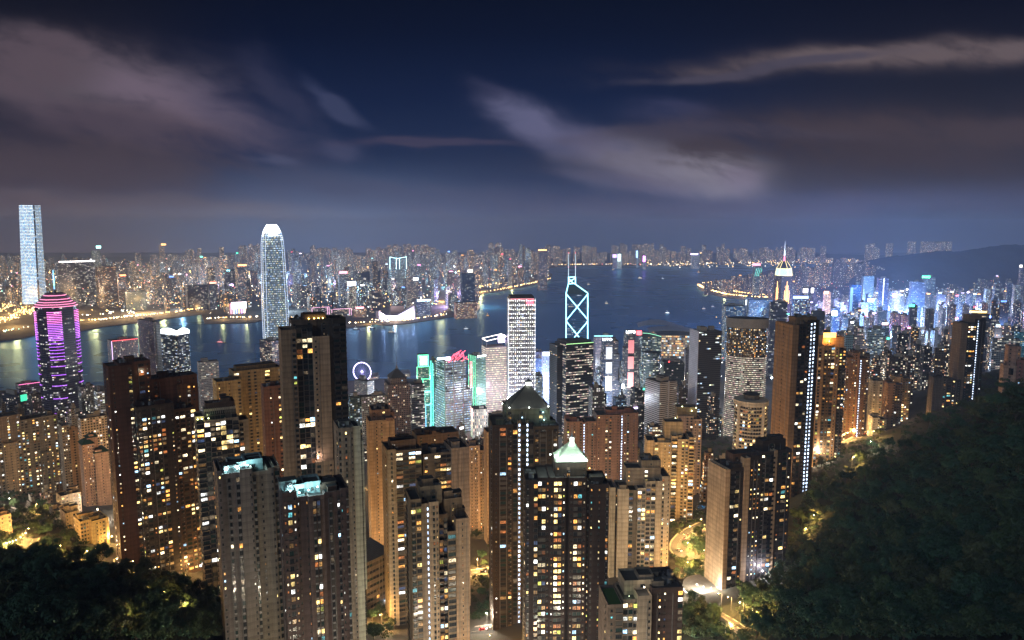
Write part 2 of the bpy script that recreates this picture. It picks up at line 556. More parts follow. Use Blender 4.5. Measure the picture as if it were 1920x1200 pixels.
for a in [(420, 250, 196), (600, 245, 190), (700, 300, 178), (960, 320, 172), (1200, 290, 168), (800, 330, 172), (500, 400, 176), (600, 420, 165), (960, 450, 150), (1100, 480, 158), (1250, 430, 172), (300, 620, 140), (60, 700, 118), (-100, 900, 80), (500, 640, 125), (700, 650, 118),
          (900, 700, 108), (1100, 760, 96), (1300, 760, 110), (1450, 700, 150), (1400, 600, 160), (200, 900, 78), (500, 900, 70), (800, 900, 66), (1100, 960, 58), (1350, 980, 70), (1500, 950, 105), (1650, 1100, 130), (0, 1200, 32), (300, 1200, 26), (600, 1200, 24), (900, 1200, 24), (1200, 1250, 24), (1400, 1250, 38), (1550, 1400, 60),
          (1700, 1500, 80), (1850, 1300, 130), (1920, 900, 220), (2050, 1000, 250), (2100, 500, 330), (2050, 300, 340), (1950, 1500, 120), (2000, 2000, 70), (0, 1550, 8), (300, 1550, 7), (700, 1500, 8), (1000, 1500, 8), (1300, 1600, 9), (1500, 1800, 14), (1700, 2000, 22), (1900, 2500, 22), (500, 1800, 4), (1000, 1850, 4), (1500, 2300, 5), (1750, 2700, 8), (-200, 500, 190), (-200, 300, 240), (-100, 100, 270), (960, 60, 280), (960, 180, 205), (2000, 100, 330), (1500, 120, 290), (400, 120, 255)]:
    ctrlz(*a)
_P = np.array(CTRL)
_S = 500.0


def _phi(d2):
    return np.where(d2 > 1e-12, 0.5 * d2 * np.log(np.maximum(d2, 1e-12)), 0.0)


_n = len(_P)
_d2 = ((_P[:, None, :2] - _P[None, :, :2]) ** 2).sum(-1) / _S ** 2
_A = np.zeros((_n + 3, _n + 3))
_A[:_n, :_n] = _phi(_d2) + np.eye(_n) * 0.0015
_Q = np.c_[np.ones(_n), _P[:, :2] / _S]
_A[:_n, _n:] = _Q
_A[_n:, :_n] = _Q.T
_W = np.linalg.solve(_A, np.r_[_P[:, 2], 0, 0, 0])

# the shore of the island, as bearing (photo x) and distance
_SH = np.array([(-400, 1720), (0, 1760), (40, 1790), (200, 1830), (400, 1850), (640, 1890), (760, 1900), (900, 1950), (1000, 1990), (1110, 2080), (1190, 2200), (1200, 2560), (1300, 2600), (1330, 2500), (1400, 2720), (1450, 3000), (1500, 3400), (1600, 4200), (2300, 4600)], dtype=float)
_SHK = np.array([kx(a, 650) for a in _SH[:, 0]])


def shore(k):
    return np.interp(k, _SHK, _SH[:, 1])


def ground_many(x, y):
    x, y = np.asarray(x, float), np.asarray(y, float)
    d2 = ((x[..., None] - _P[:, 0]) ** 2 + (y[..., None] - _P[:, 1]) ** 2) / _S ** 2
    z = _phi(d2) @ _W[:_n] + _W[_n] + _W[_n + 1] * x / _S + _W[_n + 2] * y / _S
    z = np.clip(z, 3.0, 352.0)
    s = shore(x / np.maximum(y, 1.0))
    far = np.clip((s - y) / 300.0, 0, 1)
    z = np.where(y > 1500, 3.5 + (z - 3.5) * far, z)
    return np.where(y > s, -5.0, z)


def ground(x, y):
    return float(ground_many(np.array([x]), np.array([y]))[0])


def base_under(pts):
    a = np.array(pts)
    return float(ground_many(a[:, 0], a[:, 1]).min()) - 1.0


def soil_mat():
    m, n = material('undergrowth_ground')
    t = n.new('ShaderNodeTexCoord')
    a = n.noise(t.outputs['Object'], 0.25, 5, 0.7)
    b = n.noise(t.outputs['Object'], 0.01, 3, 0.5)
    c = n.ramp(a, [(0.3, (0.012, 0.016, 0.010)), (0.55, (0.024, 0.030, 0.016)), (0.75, (0.05, 0.045, 0.03))])
    _, y, gz = n.sep(t.outputs['Object'])
    town = n.smooth(gz, 196, 168)
    c = n.mix(n.m('MULTIPLY', town, n.smooth(b, 0.25, 0.45)), c, (0.11, 0.10, 0.09))
    bsdf(n, c, 0.95, spec=0.2, bump=(a, 0.6, 0.5))
    return m


ks = np.tan(np.linspace(R(-44), R(44), 190))
ys = np.concatenate([np.geomspace(50, 1500, 120), np.linspace(1520, 4650, 110)])
KK, YY = np.meshgrid(ks, ys)
ZZ = ground_many(KK * YY, YY)
mb = MB()
me = bpy.data.meshes.new('ground')
nx, ny = len(ks), len(ys)
vs = np.stack([KK * YY, YY, ZZ], -1).reshape(-1, 3)
fs = [(j * nx + i, j * nx + i + 1, (j + 1) * nx + i + 1, (j + 1) * nx + i) for j in range(ny - 1) for i in range(nx - 1)]
me.from_pydata(vs.tolist(), [], fs)
me.materials.append(soil_mat())
me.polygons.foreach_set('use_smooth', [True] * len(fs))
link('ground', me, kind='structure')


# ------------------------------------------------------------------ harbour
def water_mat():
    m, n = material('harbour_water')
    t = n.new('ShaderNodeTexCoord')
    a = n.noise(t.outputs['Object'], 0.012, 4, 0.55)
    b = n.noise(t.outputs['Object'], 0.11, 3, 0.6)
    c = n.noise(t.outputs['Object'], 0.0022, 3, 0.5)
    h = n.m('ADD', n.m('MULTIPLY', a, 1.0), n.m('MULTIPLY', b, 0.5))
    r = n.m('ADD', 0.20, n.m('MULTIPLY', c, 0.16))
    bm = n.new('ShaderNodeBump')
    bm.inputs['Strength'].default_value = 0.35
    bm.inputs['Distance'].default_value = 3.0
    n.link(h, bm.inputs['Height'])
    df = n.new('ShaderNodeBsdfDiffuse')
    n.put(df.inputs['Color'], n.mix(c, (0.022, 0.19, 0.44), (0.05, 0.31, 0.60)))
    gl = n.new('ShaderNodeBsdfGlossy')
    gl.inputs['Color'].default_value = (0.38, 0.68, 1.0, 1)
    n.put(gl.inputs['Roughness'], r)
    for q in (df, gl):
        n.link(bm.outputs[0], q.inputs['Normal'])
    mx = n.new('ShaderNodeMixShader')
    mx.inputs[0].default_value = 0.45
    n.link(df.outputs[0], mx.inputs[1])
    n.link(gl.outputs[0], mx.inputs[2])
    o = n.new('ShaderNodeOutputMaterial')
    n.link(mx.outputs[0], o.inputs['Surface'])
    return m


mb = MB()
mb.face([(-9000, 900, 0), (9000, 900, 0), (9000, 12500, 0), (-9000, 12500, 0)], water_mat())
mb.build('water', kind='structure')


# ------------------------------------------------------------------ the far shore (flat reclaimed land with a sea wall)
def land_mat():
    m, n = material('city_ground')
    t = n.new('ShaderNodeTexCoord')
    a = n.noise(t.outputs['Object'], 0.01, 4, 0.6)
    c = n.ramp(a, [(0.35, (0.03, 0.032, 0.03)), (0.6, (0.075, 0.07, 0.065))])
    bsdf(n, c, 0.9)
    return m


LANDM = land_mat()
KOWLOON = [(-500, 645), (-150, 642), (0, 640), (38, 636), (72, 628), (150, 622), (190, 614), (250, 607), (330, 596), (378, 590), (384, 608), (470, 606), (500, 600), (545, 606), (600, 612), (650, 616), (690, 612), (705, 608), (720, 611), (760, 608), (800, 602), (838, 596),
           (872, 592), (892, 588), (900, 578), (896, 564), (902, 552), (930, 548), (960, 543), (1000, 535), (1030, 526), (1036, 515), (1020, 505), (1060, 500), (1130, 499), (1230, 499), (1300, 499), (1330, 496), (1420, 495), (1500, 494)]


def shore_land(name, pix, back, z=3.2):
    pts = [on_level(a, b, 0.0) for a, b in pix]
    poly = [(p.x, p.y) for p in pts] + back
    mb = MB()
    mb.face([(x, y, z) for x, y in poly], LANDM)
    n = len(pts)
    for i in range(n - 1):
        a, b = poly[i], poly[i + 1]
        mb.face([(a[0], a[1], -3), (b[0], b[1], -3), (b[0], b[1], z), (a[0], a[1], z)], CONCRETE)
    mb.build(name, kind='structure')
    return poly


KPOLY = shore_land('land', KOWLOON, [(9000, 12400), (-9000, 12400), (-9000, 2600)])
NORTH_POINT = [(1500, 566), (1450, 568), (1400, 563), (1360, 559), (1330, 552), (1312, 544), (1308, 538), (1318, 532), (1345, 529), (1380, 520), (1440, 508), (1520, 502), (1640, 499), (2300, 497)]
pts = [on_level(a, b, 0.0) for a, b in NORTH_POINT]
NPOLY = shore_land('land', list(reversed(NORTH_POINT)), [(1500.0, 3150.0), (3400.0, 3900.0), (6500.0, 4500.0)], 3.4)


def inside(poly, x, y):
    c = False
    n = len(poly)
    for i in range(n):
        (x1, y1), (x2, y2) = poly[i], poly[(i + 1) % n]
        if (y1 > y) != (y2 > y) and x < (x2 - x1) * (y - y1) / (y2 - y1) + x1:
            c = not c
    return c


# ------------------------------------------------------------------ far wooded hills
def hill_mat():
    m, n = material('far_woods')
    t = n.new('ShaderNodeTexCoord')
    a = n.noise(t.outputs['Object'], 0.02, 5, 0.7)
    c = n.ramp(a, [(0.3, (0.008, 0.013, 0.012)), (0.7, (0.026, 0.036, 0.026))])
    bsdf(n, c, 0.95, spec=0.1, bump=(a, 1.0, 12.0))
    return m


HM = hill_mat()


def hills(name, crest, Y, depth, zb=0.0, seed=1):
    """A ridge: crest given as photo points at a distance; it falls away to both sides."""
    r = random.Random(seed)
    cx = [a for a, _ in crest]
    cz = [zat(b, Y) for _, b in crest]
    xs = np.linspace(cx[0], cx[-1], 90)
    zs = np.interp(xs, cx, cz)
    prof = [(-1.0, -0.04), (-0.8, 0.18), (-0.6, 0.42), (-0.4, 0.66), (-0.2, 0.87), (0, 1.0), (0.3, 0.8), (0.7, 0.35), (1.0, -0.03)]
    V = []
    for (t, h) in prof:
        for x, z in zip(xs, zs):
            k = math.sin(x * 0.045 + t * 3) * 0.04 + math.sin(x * 0.13 + t * 7) * 0.025
            hh = h + (k if abs(t) < 0.95 and t != 0 else 0)
            y = Y + t * depth
            V.append((kx(x, 500) * Y, y, zb + (z - zb) * hh + r.uniform(-4, 4)))
    n = len(xs)
    F = [(j * n + i, j * n + i + 1, (j + 1) * n + i + 1, (j + 1) * n + i) for j in range(len(prof) - 1) for i in range(n - 1)]
    me = bpy.data.meshes.new(name)
    me.from_pydata(V, [], F)
    me.materials.append(HM)
    me.polygons.foreach_set('use_smooth', [True] * len(F))
    return link(name, me, kind='structure')


hills('hills', [(1560, 530), (1600, 512), (1640, 486), (1700, 477), (1760, 470), (1800, 472), (1850, 463), (1900, 458), (1960, 462), (2050, 470)], 5200, 900, seed=2)
hills('hills', [(-100, 482), (200, 484), (420, 480), (620, 478), (900, 478), (1100, 476), (1250, 476), (1560, 476), (1700, 480)], 9800, 1000, seed=3)
hills('hills', [(640, 530), (670, 512), (705, 506), (740, 512), (770, 528)], 5000, 350, seed=4)
# ------------------------------------------------------------------ near apartment towers, built wing by wing with real windows
FOOT = []          # plan circles of what stands on the island, so that trees and lamps keep clear
ELEM = {}


def pane_mesh(mb, w, z0, z1, o, mat, split):
    g = 0.06
    n = max(1, split)
    for i in range(n):
        a = -w / 2 + g + i * (w - g) / n
        b = -w / 2 + (i + 1) * (w - g) / n
        mb.face([(a, -o, z0 + g), (b, -o, z0 + g), (b, -o, z1 - g), (a, -o, z1 - g)], mat)


def element(kind, m, fh, mat):
    """One window, bay, balcony or air-conditioner for a module m metres wide; x along the wall, -y outwards, z up."""
    key = (kind, round(m, 1), fh, mat.name if mat else '')
    if key in ELEM:
        return ELEM[key]
    mb = MB()
    if kind in 'wWtl':
        wd = {'w': min(0.58 * m, 2.0), 'W': 0.86 * m, 't': min(0.34 * m, 0.9), 'l': min(0.55 * m, 1.2)}[kind]
        z0, z1 = {'w': (0.95, 2.45), 'W': (0.7, 2.6), 't': (1.2, 2.2), 'l': (0.8, 2.5)}[kind]
        mb.box(-wd / 2 - 0.08, wd / 2 + 0.08, -0.07, 0.05, z0 - 0.08, z1 + 0.08, FRAME)
        pane_mesh(mb, wd, z0, z1, 0.09, mat, 1 if wd < 1.0 else (2 if wd < 2.6 else 3))
        mb.box(-wd / 2 - 0.2, wd / 2 + 0.2, -0.28, 0.04, z0 - 0.22, z0 - 0.1, WALL)
        if kind == 'w':
            mb.box(wd / 2 - 0.75, wd / 2 + 0.05, -0.5, 0.03, z0 - 0.75, z0 - 0.25, METAL)
    elif kind == 'g':
        mb.box(-m / 2, m / 2, -0.06, 0.05, 0.0, fh - 0.02, FRAME)
        pane_mesh(mb, m, 0.55, fh - 0.1, 0.09, mat, 2 if m < 3.5 else 3)
    elif kind == 'b':
        wd, o = min(0.8 * m, 2.6), 0.6
        mb.box(-wd / 2, wd / 2, -o, 0.05, 0.25, 0.62, WALL)
        mb.box(-wd / 2, wd / 2, -o, 0.05, 2.45, 2.62, WALL)
        mb.box(-wd / 2 + 0.05, wd / 2 - 0.05, -o + 0.06, 0.04, 0.62, 2.45, mat)
        for x in (-wd / 2 + 0.06, 0.0, wd / 2 - 0.06):
            mb.box(x - 0.05, x + 0.05, -o + 0.01, -o + 0.09, 0.62, 2.45, FRAME)
        mb.box(-0.5, 0.45, -o + 0.03, -0.02, -0.38, 0.2, METAL)
    elif kind in 'kK':
        wd, o = 0.94 * m, 1.4
        mb.box(-wd / 2, wd / 2, -o, 0.05, -0.12, 0.1, WALL)
        pm = WALL if kind == 'k' else GLASS[0]
        mb.box(-wd / 2, wd / 2, -o, -o + 0.12, 0.1, 1.05, pm)
        mb.box(-wd / 2, -wd / 2 + 0.12, -o + 0.12, 0.04, 0.1, 1.05, pm)
        mb.box(wd / 2 - 0.12, wd / 2, -o + 0.12, 0.04, 0.1, 1.05, pm)
        mb.box(-wd * 0.42, wd * 0.42, -0.06, 0.05, 0.12, 2.5, FRAME)
        pane_mesh(mb, wd * 0.8, 0.12, 2.45, 0.08, mat, 3)
    elif kind == 's':       # sun-shade slab and strip window
        mb.box(-m / 2, m / 2, -0.9, 0.05, 0.0, 0.25, WALL)
        mb.box(-m / 2, m / 2, -0.05, 0.05, 0.9, 2.7, FRAME)
        pane_mesh(mb, m, 0.9, 2.7, 0.07, mat, 3)
    ELEM[key] = mb
    return mb


ELEM_MESH = {}
PART_NAME = {'w': 'window', 'W': 'window', 't': 'window', 'l': 'stair_window', 'g': 'window', 'b': 'bay_window', 'k': 'balcony', 'K': 'balcony', 's': 'window'}


class Tower:
    def __init__(self, name, label, pm, Y, e=0.0, pyref=900, zb=None, cat='apartment tower', lit=0.22, fh=3.1, indiv=100, group=None, warm=None, seed=None):
        k = kx(pm, pyref)
        self.C = Vector((k * Y, Y))
        self.pyref = pyref
        ray = Vector((k, 1.0)).normalized()
        perp = Vector((ray.y, -ray.x))
        ce, se = math.cos(R(e)), math.sin(R(e))
        self.dR = perp * ce + ray * se
        self.dL = ray * ce - perp * se
        self.yaw = math.atan2(self.dR.y, self.dR.x)
        c = self.C + self.dR * 12 + self.dL * 10
        self.zb = zb if zb is not None else ground(c.x, c.y) - 6
        self.root = thing(name, label, cat, (self.C.x, self.C.y, self.zb), self.yaw, group)
        self.lit, self.fh, self.indiv = lit, fh, indiv
        self.rng = random.Random(seed if seed is not None else int(pm * 7 + Y))
        self.stuff = MB()
        self.count = {}
        self.color = (0.3, 0.25, 0.2)
        self.items = []
        self.lit_w = warm or LIT_W

    def u(self, px, w=0.0, py=None):
        k = kx(px, py or self.pyref)
        O = self.C + self.dL * w
        # O + t dR on the sight line x = k y
        return (k * O.y - O.x) / (self.dR.x - k * self.dR.y)

    def w(self, px, u=0.0, py=None):
        k = kx(px, py or self.pyref)
        O = self.C + self.dR * u
        return (k * O.y - O.x) / (self.dL.x - k * self.dL.y)

    def z(self, py, w=0.0, u=0.0):
        p = self.C + self.dL * w + self.dR * u
        return zat(py, p.y) - self.zb

    def pos(self, u, w, z):
        p = self.C + self.dR * u + self.dL * w
        return Vector((p.x, p.y, self.zb + z))

    def block(self, u0, u1, w0, w1, z0, z1, color, front='', left='', right='', part='wall', parapet=True, lit=None, top=None, fh=None):
        fh = fh or self.fh
        mb = MB()
        mb.box(u0, u1, w0, w1, z0, z1, WALL, top or ROOF, bottom=False)
        if parapet:
            t, h = 0.3, 1.1
            mb.box(u0, u1, w0, w0 + t, z1, z1 + h, WALL, bottom=False)
            mb.box(u0, u1, w1 - t, w1, z1, z1 + h, WALL, bottom=False)
            mb.box(u0, u0 + t, w0 + t, w1 - t, z1, z1 + h, WALL, bottom=False)
            mb.box(u1 - t, u1, w0 + t, w1 - t, z1, z1 + h, WALL, bottom=False)
        o = mb.build(part, self.root, color=color)
        self.color = color
        c = self.C + self.dR * (u0 + u1) / 2 + self.dL * (w0 + w1) / 2
        FOOT.append((c.x, c.y, 0.55 * math.hypot(u1 - u0, w1 - w0)))
        for pat, L, rot, org in ((front, u1 - u0, 0, (u0, w0)), (left, w1 - w0, -90, (u0, w1)), (right, w1 - w0, 90, (u1, w0))):
            if pat:
                self.face(pat, L, rot, org, z0, z1, color, fh, self.lit if lit is None else lit)
        return o

    def face(self, pat, L, rot, org, z0, z1, color, fh, lit):
        n = len(pat)
        m = L / n
        if L > 6:
            pb = MB()
            for i in range(1, n):
                if self.rng.random() < .45:
                    pb.tube((i * m, -.16, z0), (i * m, -.16, z1 - 1.5), .09, METAL, 5)
                    pb.tube((i * m + .35, -.14, z0), (i * m + .35, -.14, z1 - 2.5), .06, METAL, 4)
            if pb.v:
                a0 = R(rot)
                link('drain_pipe', pb.mesh('drain_pipe'), self.root, (org[0], org[1], 0), a0)
        nf = int((z1 - z0 - 0.6) / fh)
        rr = self.rng
        busy = [rr.choice((0.35, 0.8, 1.2, 1.8) if lit < .3 else (0.8, 1.0, 1.2)) for _ in pat]
        for f in range(nf):
            prev = False
            zf = z1 - (f + 1) * fh - 0.3
            fl = rr.choice((0.4, 0.8, 1.2, 1.8))
            for i, ch in enumerate(pat):
                if ch == '.':
                    continue
                s = (i + 0.5) * m
                a = R(rot)
                x, y = org[0] + s * math.cos(a), org[1] + s * math.sin(a)
                wp = self.pos(x, y, zf)
                if to_px(wp)[1] > 1225:
                    continue
                kind = ch
                was, prev = prev, False
                if ch == 'l':
                    mat = STAIR
                elif rr.random() < lit * busy[i] * fl * (1.9 if was else .8):
                    prev = True
                    mat = rr.choices(LIT, self.lit_w)[0]
                else:
                    mat = rr.choices(GLASS, [6, 3, 2])[0]
                self.items.append((kind, m, fh, mat, x, y, zf, rot, color))

    def finish(self):
        """The windows that show largest become parts of their own; the others of this tower stay together."""
        by = {}
        for it in self.items:
            by.setdefault(PART_NAME[it[0]], []).append(it)
        for nm, its in by.items():
            if len(its) > self.indiv:
                lits = [i for i in its if i[3] in LIT or i[3] is STAIR]
                dark = [i for i in its if i not in lits]
                its = lits + dark
            if self.indiv < 20:
                solo, rest = [], its
            else:
                solo, rest = its[:self.indiv], its[self.indiv:]
            for (k, m, fh, mat, x, y, z, rot, c) in solo:
                el = element(k, m, fh, mat)
                key = (k, round(m, 1), fh, mat.name)
                if key not in ELEM_MESH:
                    ELEM_MESH[key] = el.mesh(nm)
                link(nm, ELEM_MESH[key], self.root, (x, y, z), R(rot), c)
            if rest:
                mb = MB()
                for (k, m, fh, mat, x, y, z, rot, c) in rest:
                    mb.add(element(k, m, fh, mat), Matrix.Translation((x, y, z)) @ Matrix.Rotation(R(rot), 4, 'Z'))
                mb.build(nm, self.root, color=rest[0][8], kind='stuff')

    def part(self, name, mb, color=None):
        return mb.build(name, self.root, color=color)

    def clutter(self, u0, u1, w0, w1, z, n=5, color=None, lights=None, mast=0):
        rr = self.rng
        color = color or self.color
        for i in range(int(n * 1.7) + 1):
            mb = MB()
            t = rr.random()
            u, v = rr.uniform(u0 + 2, u1 - 2), rr.uniform(w0 + 2, w1 - 2)
            if t < 0.35:
                a, b, h = rr.uniform(1.5, 3.2), rr.uniform(1.5, 2.5), rr.uniform(2.2, 4.5)
                mb.box(u - a, u + a, v - b, v + b, z + 0.01, z + h, WALL, ROOF)
                mb.box(u - a - .3, u + a + .3, v - b - .3, v + b + .3, z + h, z + h + 0.25, WALL, ROOF)
                self.part('stair_head', mb, color)
            elif t < 0.6:
                mb.cone((u, v), z + 0.8, z + 3.0, 1.3, 1.3, 12, METAL)
                for q in range(4):
                    a = q * 1.57 + .4
                    mb.tube((u + 1.1 * math.cos(a), v + 1.1 * math.sin(a), z), (u + 1.1 * math.cos(a), v + 1.1 * math.sin(a), z + .85), .1, METAL, 4)
                self.part('water_tank', mb)
            elif t < 0.85:
                for q in range(3):
                    mb.box(u - 2 + q * 1.5, u - 0.9 + q * 1.5, v - .6, v + .6, z + 0.02, z + 1.3, METAL)
                mb.path([(u - 2.4, v + 1, z + .3), (u + 3, v + 1, z + .3), (u + 3, v + 3, z + .3)], .14, METAL, 5)
                self.part('roof_plant', mb)
            else:
                mb.cone((u, v), z, z + 1.4, .15, .12, 6, METAL)
                P = [(u + 1.4 * math.cos(q * .785), v - .7 + .6 * math.sin(q * .785) * .4, z + 2.1 + 1.4 * math.sin(q * .785)) for q in range(8)]
                c = (u, v + .1, z + 1.8)
                for q in range(8):
                    mb.face([c, P[q], P[(q + 1) % 8]], METAL)
                    mb.face([c, P[(q + 1) % 8], P[q]], METAL)
                self.part('satellite_dish', mb)
        if mast:
            mb = MB()
            u, v = (u0 + u1) / 2, (w0 + w1) / 2
            mb.tube((u, v, z), (u, v, z + mast), .16, DARKMETAL, 5, .06)
            self.part('mast', mb)

    def flood(self, u, w, z, power, color, radius=0.4, size=0.35, strength=25):
        """A floodlight that can be seen, and its light."""
        mb = MB()
        mb.tube((u, w, z - 0.9), (u, w, z - .2), .06, DARKMETAL, 4)
        mb.ball((u, w, z), size, glowing(color, strength))
        fl = self.part('floodlight', mb)
        lamp('floodlight_beam', (u, w - 0.5, z + 0.6), power, color, fl, radius)


BEIGE, BROWN, GREY, SAND, DARK, PINK, CREAM, RUST, UMBER = [lin(c) for c in ((172, 148, 118), (112, 84, 66), (150, 142, 134), (190, 164, 126), (84, 76, 72), (186, 140, 116), (206, 190, 164), (140, 88, 62), (92, 68, 54))]


def P(T, px0, px1, w0, w1, yt, yb, color, front='', left='', right='', **kw):
    """A wing given by its left and right edge and roof line in the photograph; w0..w1 is how far it lies back."""
    u0, u1 = T.u(px0, w0), T.u(px1, w0)
    z1 = T.z(yt, w0, (u0 + u1) / 2)
    z0 = 0.0 if yb is None else T.z(yb, w0, (u0 + u1) / 2)
    T.block(u0, u1, w0, w1, z0, z1, color, front, left, right, **kw)
    return u0, u1, w0, w1, z1


# --- dark brown cluster on the left
T = Tower('apartment_tower', 'wide dark brown stepped apartment cluster with scattered lit windows, near left', 262, 470, 12, 860, lit=0.34)
a = P(T, 262, 332, 0, 16, 762, None, lin((74, 66, 62)), 'wWtWwW.t', 'k.w..w')
b = P(T, 332, 372, 3, 18, 768, None, UMBER, 'wWwW', '', '')
P(T, 215, 262, 5, 22, 688, None, lin((86, 54, 44)), 't.w', '.w.t.', '')
c = P(T, 234, 293, 9, 26, 681, None, lin((100, 62, 48)), '.w.Wt', '..', '')
d = P(T, 293, 378, 14, 30, 709, None, lin((104, 68, 50)), 'w..w.t', '', '')
P(T, 340, 366, 13, 24, 722, 780, lin((110, 78, 58)), 't.w')
T.clutter(*c, n=5)
T.clutter(*d, n=5)
T.clutter(*a, n=4)
T.clutter(*b, n=2)
T.flood(T.u(277, 8.4), 8.4, T.z(700, 8.4), 500, WARMW, size=.6, strength=12)
T.finish()

# --- yellowish blocks behind with roof mast
T = Tower('apartment_tower', 'yellowish apartment block with balcony columns, a dish and a slim roof mast', 408, 610, 10, 760, lit=0.24, indiv=60)
a = P(T, 408, 455, 0, 18, 716, None, lin((176, 150, 96)), 't.t.w', '.t.')
b = P(T, 440, 532, 6, 24, 694, None, lin((168, 142, 92)), 'k.ww.k.w', '.w.')
P(T, 446, 520, 9, 20, 686, 696, lin((120, 100, 70)), '')
T.clutter(*a, n=3, mast=0)
T.clutter(*b, n=6, mast=22)
T.finish()
T = Tower('apartment_tower', 'slim rust red apartment slab between the yellowish block and the tower with two masts', 497, 520, 8, 800, lit=0.22, indiv=60)
a = P(T, 497, 540, 0, 14, 726, None, RUST, '.t.wt', 't')
T.clutter(*a, n=2)
T.finish()

# --- round fronted glass-balcony tower
T = Tower('apartment_tower', 'beige tower with rounded glass balconies and a brightly lit penthouse terrace', 372, 425, 4, 880, lit=0.34)
a = P(T, 372, 388, 1.6, 16, 784, None, BEIGE, 'K', 'w.w')
b = P(T, 388, 428, 0, 15, 790, None, BEIGE, 'gKKg')
c = P(T, 428, 452, 1.4, 16, 786, None, BEIGE, 'gK')
P(T, 452, 470, 3.0, 16, 790, None, SAND, 'b.')
d = P(T, 388, 448, 4, 14, 768, 792, CREAM, 'gggggg', lit=.0)
e_ = P(T, 392, 446, 5, 13, 757, 768, UMBER, '')
T.clutter(*e_, n=3)
mb = MB()
for q in range(16):
    x = T.u(390 + q * 3.6, 2.6)
    mb.box(x - .12, x + .12, 2.5, 2.7, T.z(780, 2.6), T.z(768, 2.6), METAL)
T.part('pergola', mb)
for q in (376, 384, 396):
    T.flood(T.u(q, 1), 1.0, T.z(787, 1), 160, (0.9, 1.0, 0.45), size=.45, strength=10)
T.finish()

# --- tall tower with two masts
T = Tower('apartment_tower', 'tallest near apartment tower, dark with two thin roof masts and warm lights on its roof', 534, 400, 5, 800, lit=0.17)
a = P(T, 534, 562, 0, 18, 622, None, lin((150, 124, 94)), '..w', '..')
P(T, 562, 592, 2.0, 18, 613, None, lin((44, 42, 42)), 'gWg', '', '', lit=.22)
c = P(T, 592, 623, -1.2, 17, 634, None, lin((170, 142, 112)), 't..', '', '')
P(T, 623, 630, 1.0, 17, 612, None, lin((70, 64, 60)), '', '')
d = P(T, 630, 654, 0.2, 17, 603, None, lin((60, 56, 54)), 'kk', '', '')
e_ = P(T, 554, 600, 5, 20, 603, 640, lin((120, 96, 74)), 't..w.', '.w')
f = P(T, 600, 654, 5.5, 22, 600, 640, lin((96, 80, 64)), '.t.w..')
g = P(T, 576, 618, 7, 18, 592, 602, UMBER, '')
P(T, 590, 624, -4.5, -1.2, 868, None, lin((168, 142, 112)), 'w.t', '', '')
T.clutter(*e_, n=2)
for px, top in ((609, 545), (630.5, 547)):
    mb = MB()
    u, w_ = T.u(px, 9), 9
    z0 = T.z(596, 9)
    mb.tube((u, w_, z0), (u, w_, T.z(top, 9)), .28, DARKMETAL, 6, .10)
    mb.tube((u, w_, z0), (u, w_, z0 + 1.5), .6, METAL, 6)
    for q in range(6):
        zz = z0 + 2 + q * 2.1
        mb.tube((u - .5, w_, zz), (u + .5, w_, zz), .05, DARKMETAL, 4)
    T.part('mast', mb)
for px in (586, 596, 604, 612):
    T.flood(T.u(px, 6.6), 6.6, T.z(600, 6.6), 130, (1, .72, .2), size=.4, strength=16)
T.flood(T.u(594, -2.5), -2.6, T.z(866, -2.5), 1500, (1, .72, .6), size=.3, strength=8)
T.finish()

# --- pale slab with the blank white gable
T = Tower('apartment_tower', 'pale apartment slab with a tall blank grey-green gable wall facing right', 640, 345, 8, 1000, lit=0.2)
a = P(T, 640, 668, 0, 16, 806, None, lin((150, 134, 116)), 'w.w.t', '.w')
b = P(T, 668, 681, 0.8, 16, 803, None, lin((188, 188, 168)), '', '')
P(T, 681, 683, 1.6, 12, 812, None, lin((60, 56, 50)), 't')
P(T, 683, 686, 1.0, 12, 830, 1105, lin((188, 188, 168)))
T.clutter(*a, n=3)
T.finish()

# --- grey tower, lower left centre
T = Tower('apartment_tower', 'grey apartment tower with blank centre strip and cyan-lit roof houses, foremost left of centre', 415, 275, 4, 1040, lit=0.13)
a = P(T, 415, 424, 0.6, 18, 888, None, lin((120, 108, 104)), 't', '.t.', '')
b = P(T, 424, 457, 1.4, 18, 892, None, lin((126, 114, 110)), '.w.b', '')
c = P(T, 457, 480, 0, 18, 884, None, lin((150, 136, 124)), '...t', '')
d = P(T, 480, 508, 0.8, 18, 888, None, lin((150, 136, 118)), 'b.t.', '')
e_ = P(T, 508, 520, 0.2, 18, 882, None, lin((148, 136, 120)), '.t', '')
f = P(T, 520, 531, 1.2, 16, 878, None, lin((168, 150, 126)), 'b', '', 'bb')
g = P(T, 436, 470, 5, 14, 872, 892, lin((150, 170, 170)), 't.w')
h = P(T, 466, 500, 6, 16, 866, 890, lin((140, 170, 172)), '.w.')
T.clutter(*b, n=3, color=lin((150, 165, 165)))
T.clutter(*d, n=3, color=lin((150, 165, 165)))
for px, py in ((432, 884), (452, 884), (472, 880)):
    T.flood(T.u(px, 3), 3.0, T.z(py, 3), 1900, CYANW, size=.32, strength=16)
T.finish()

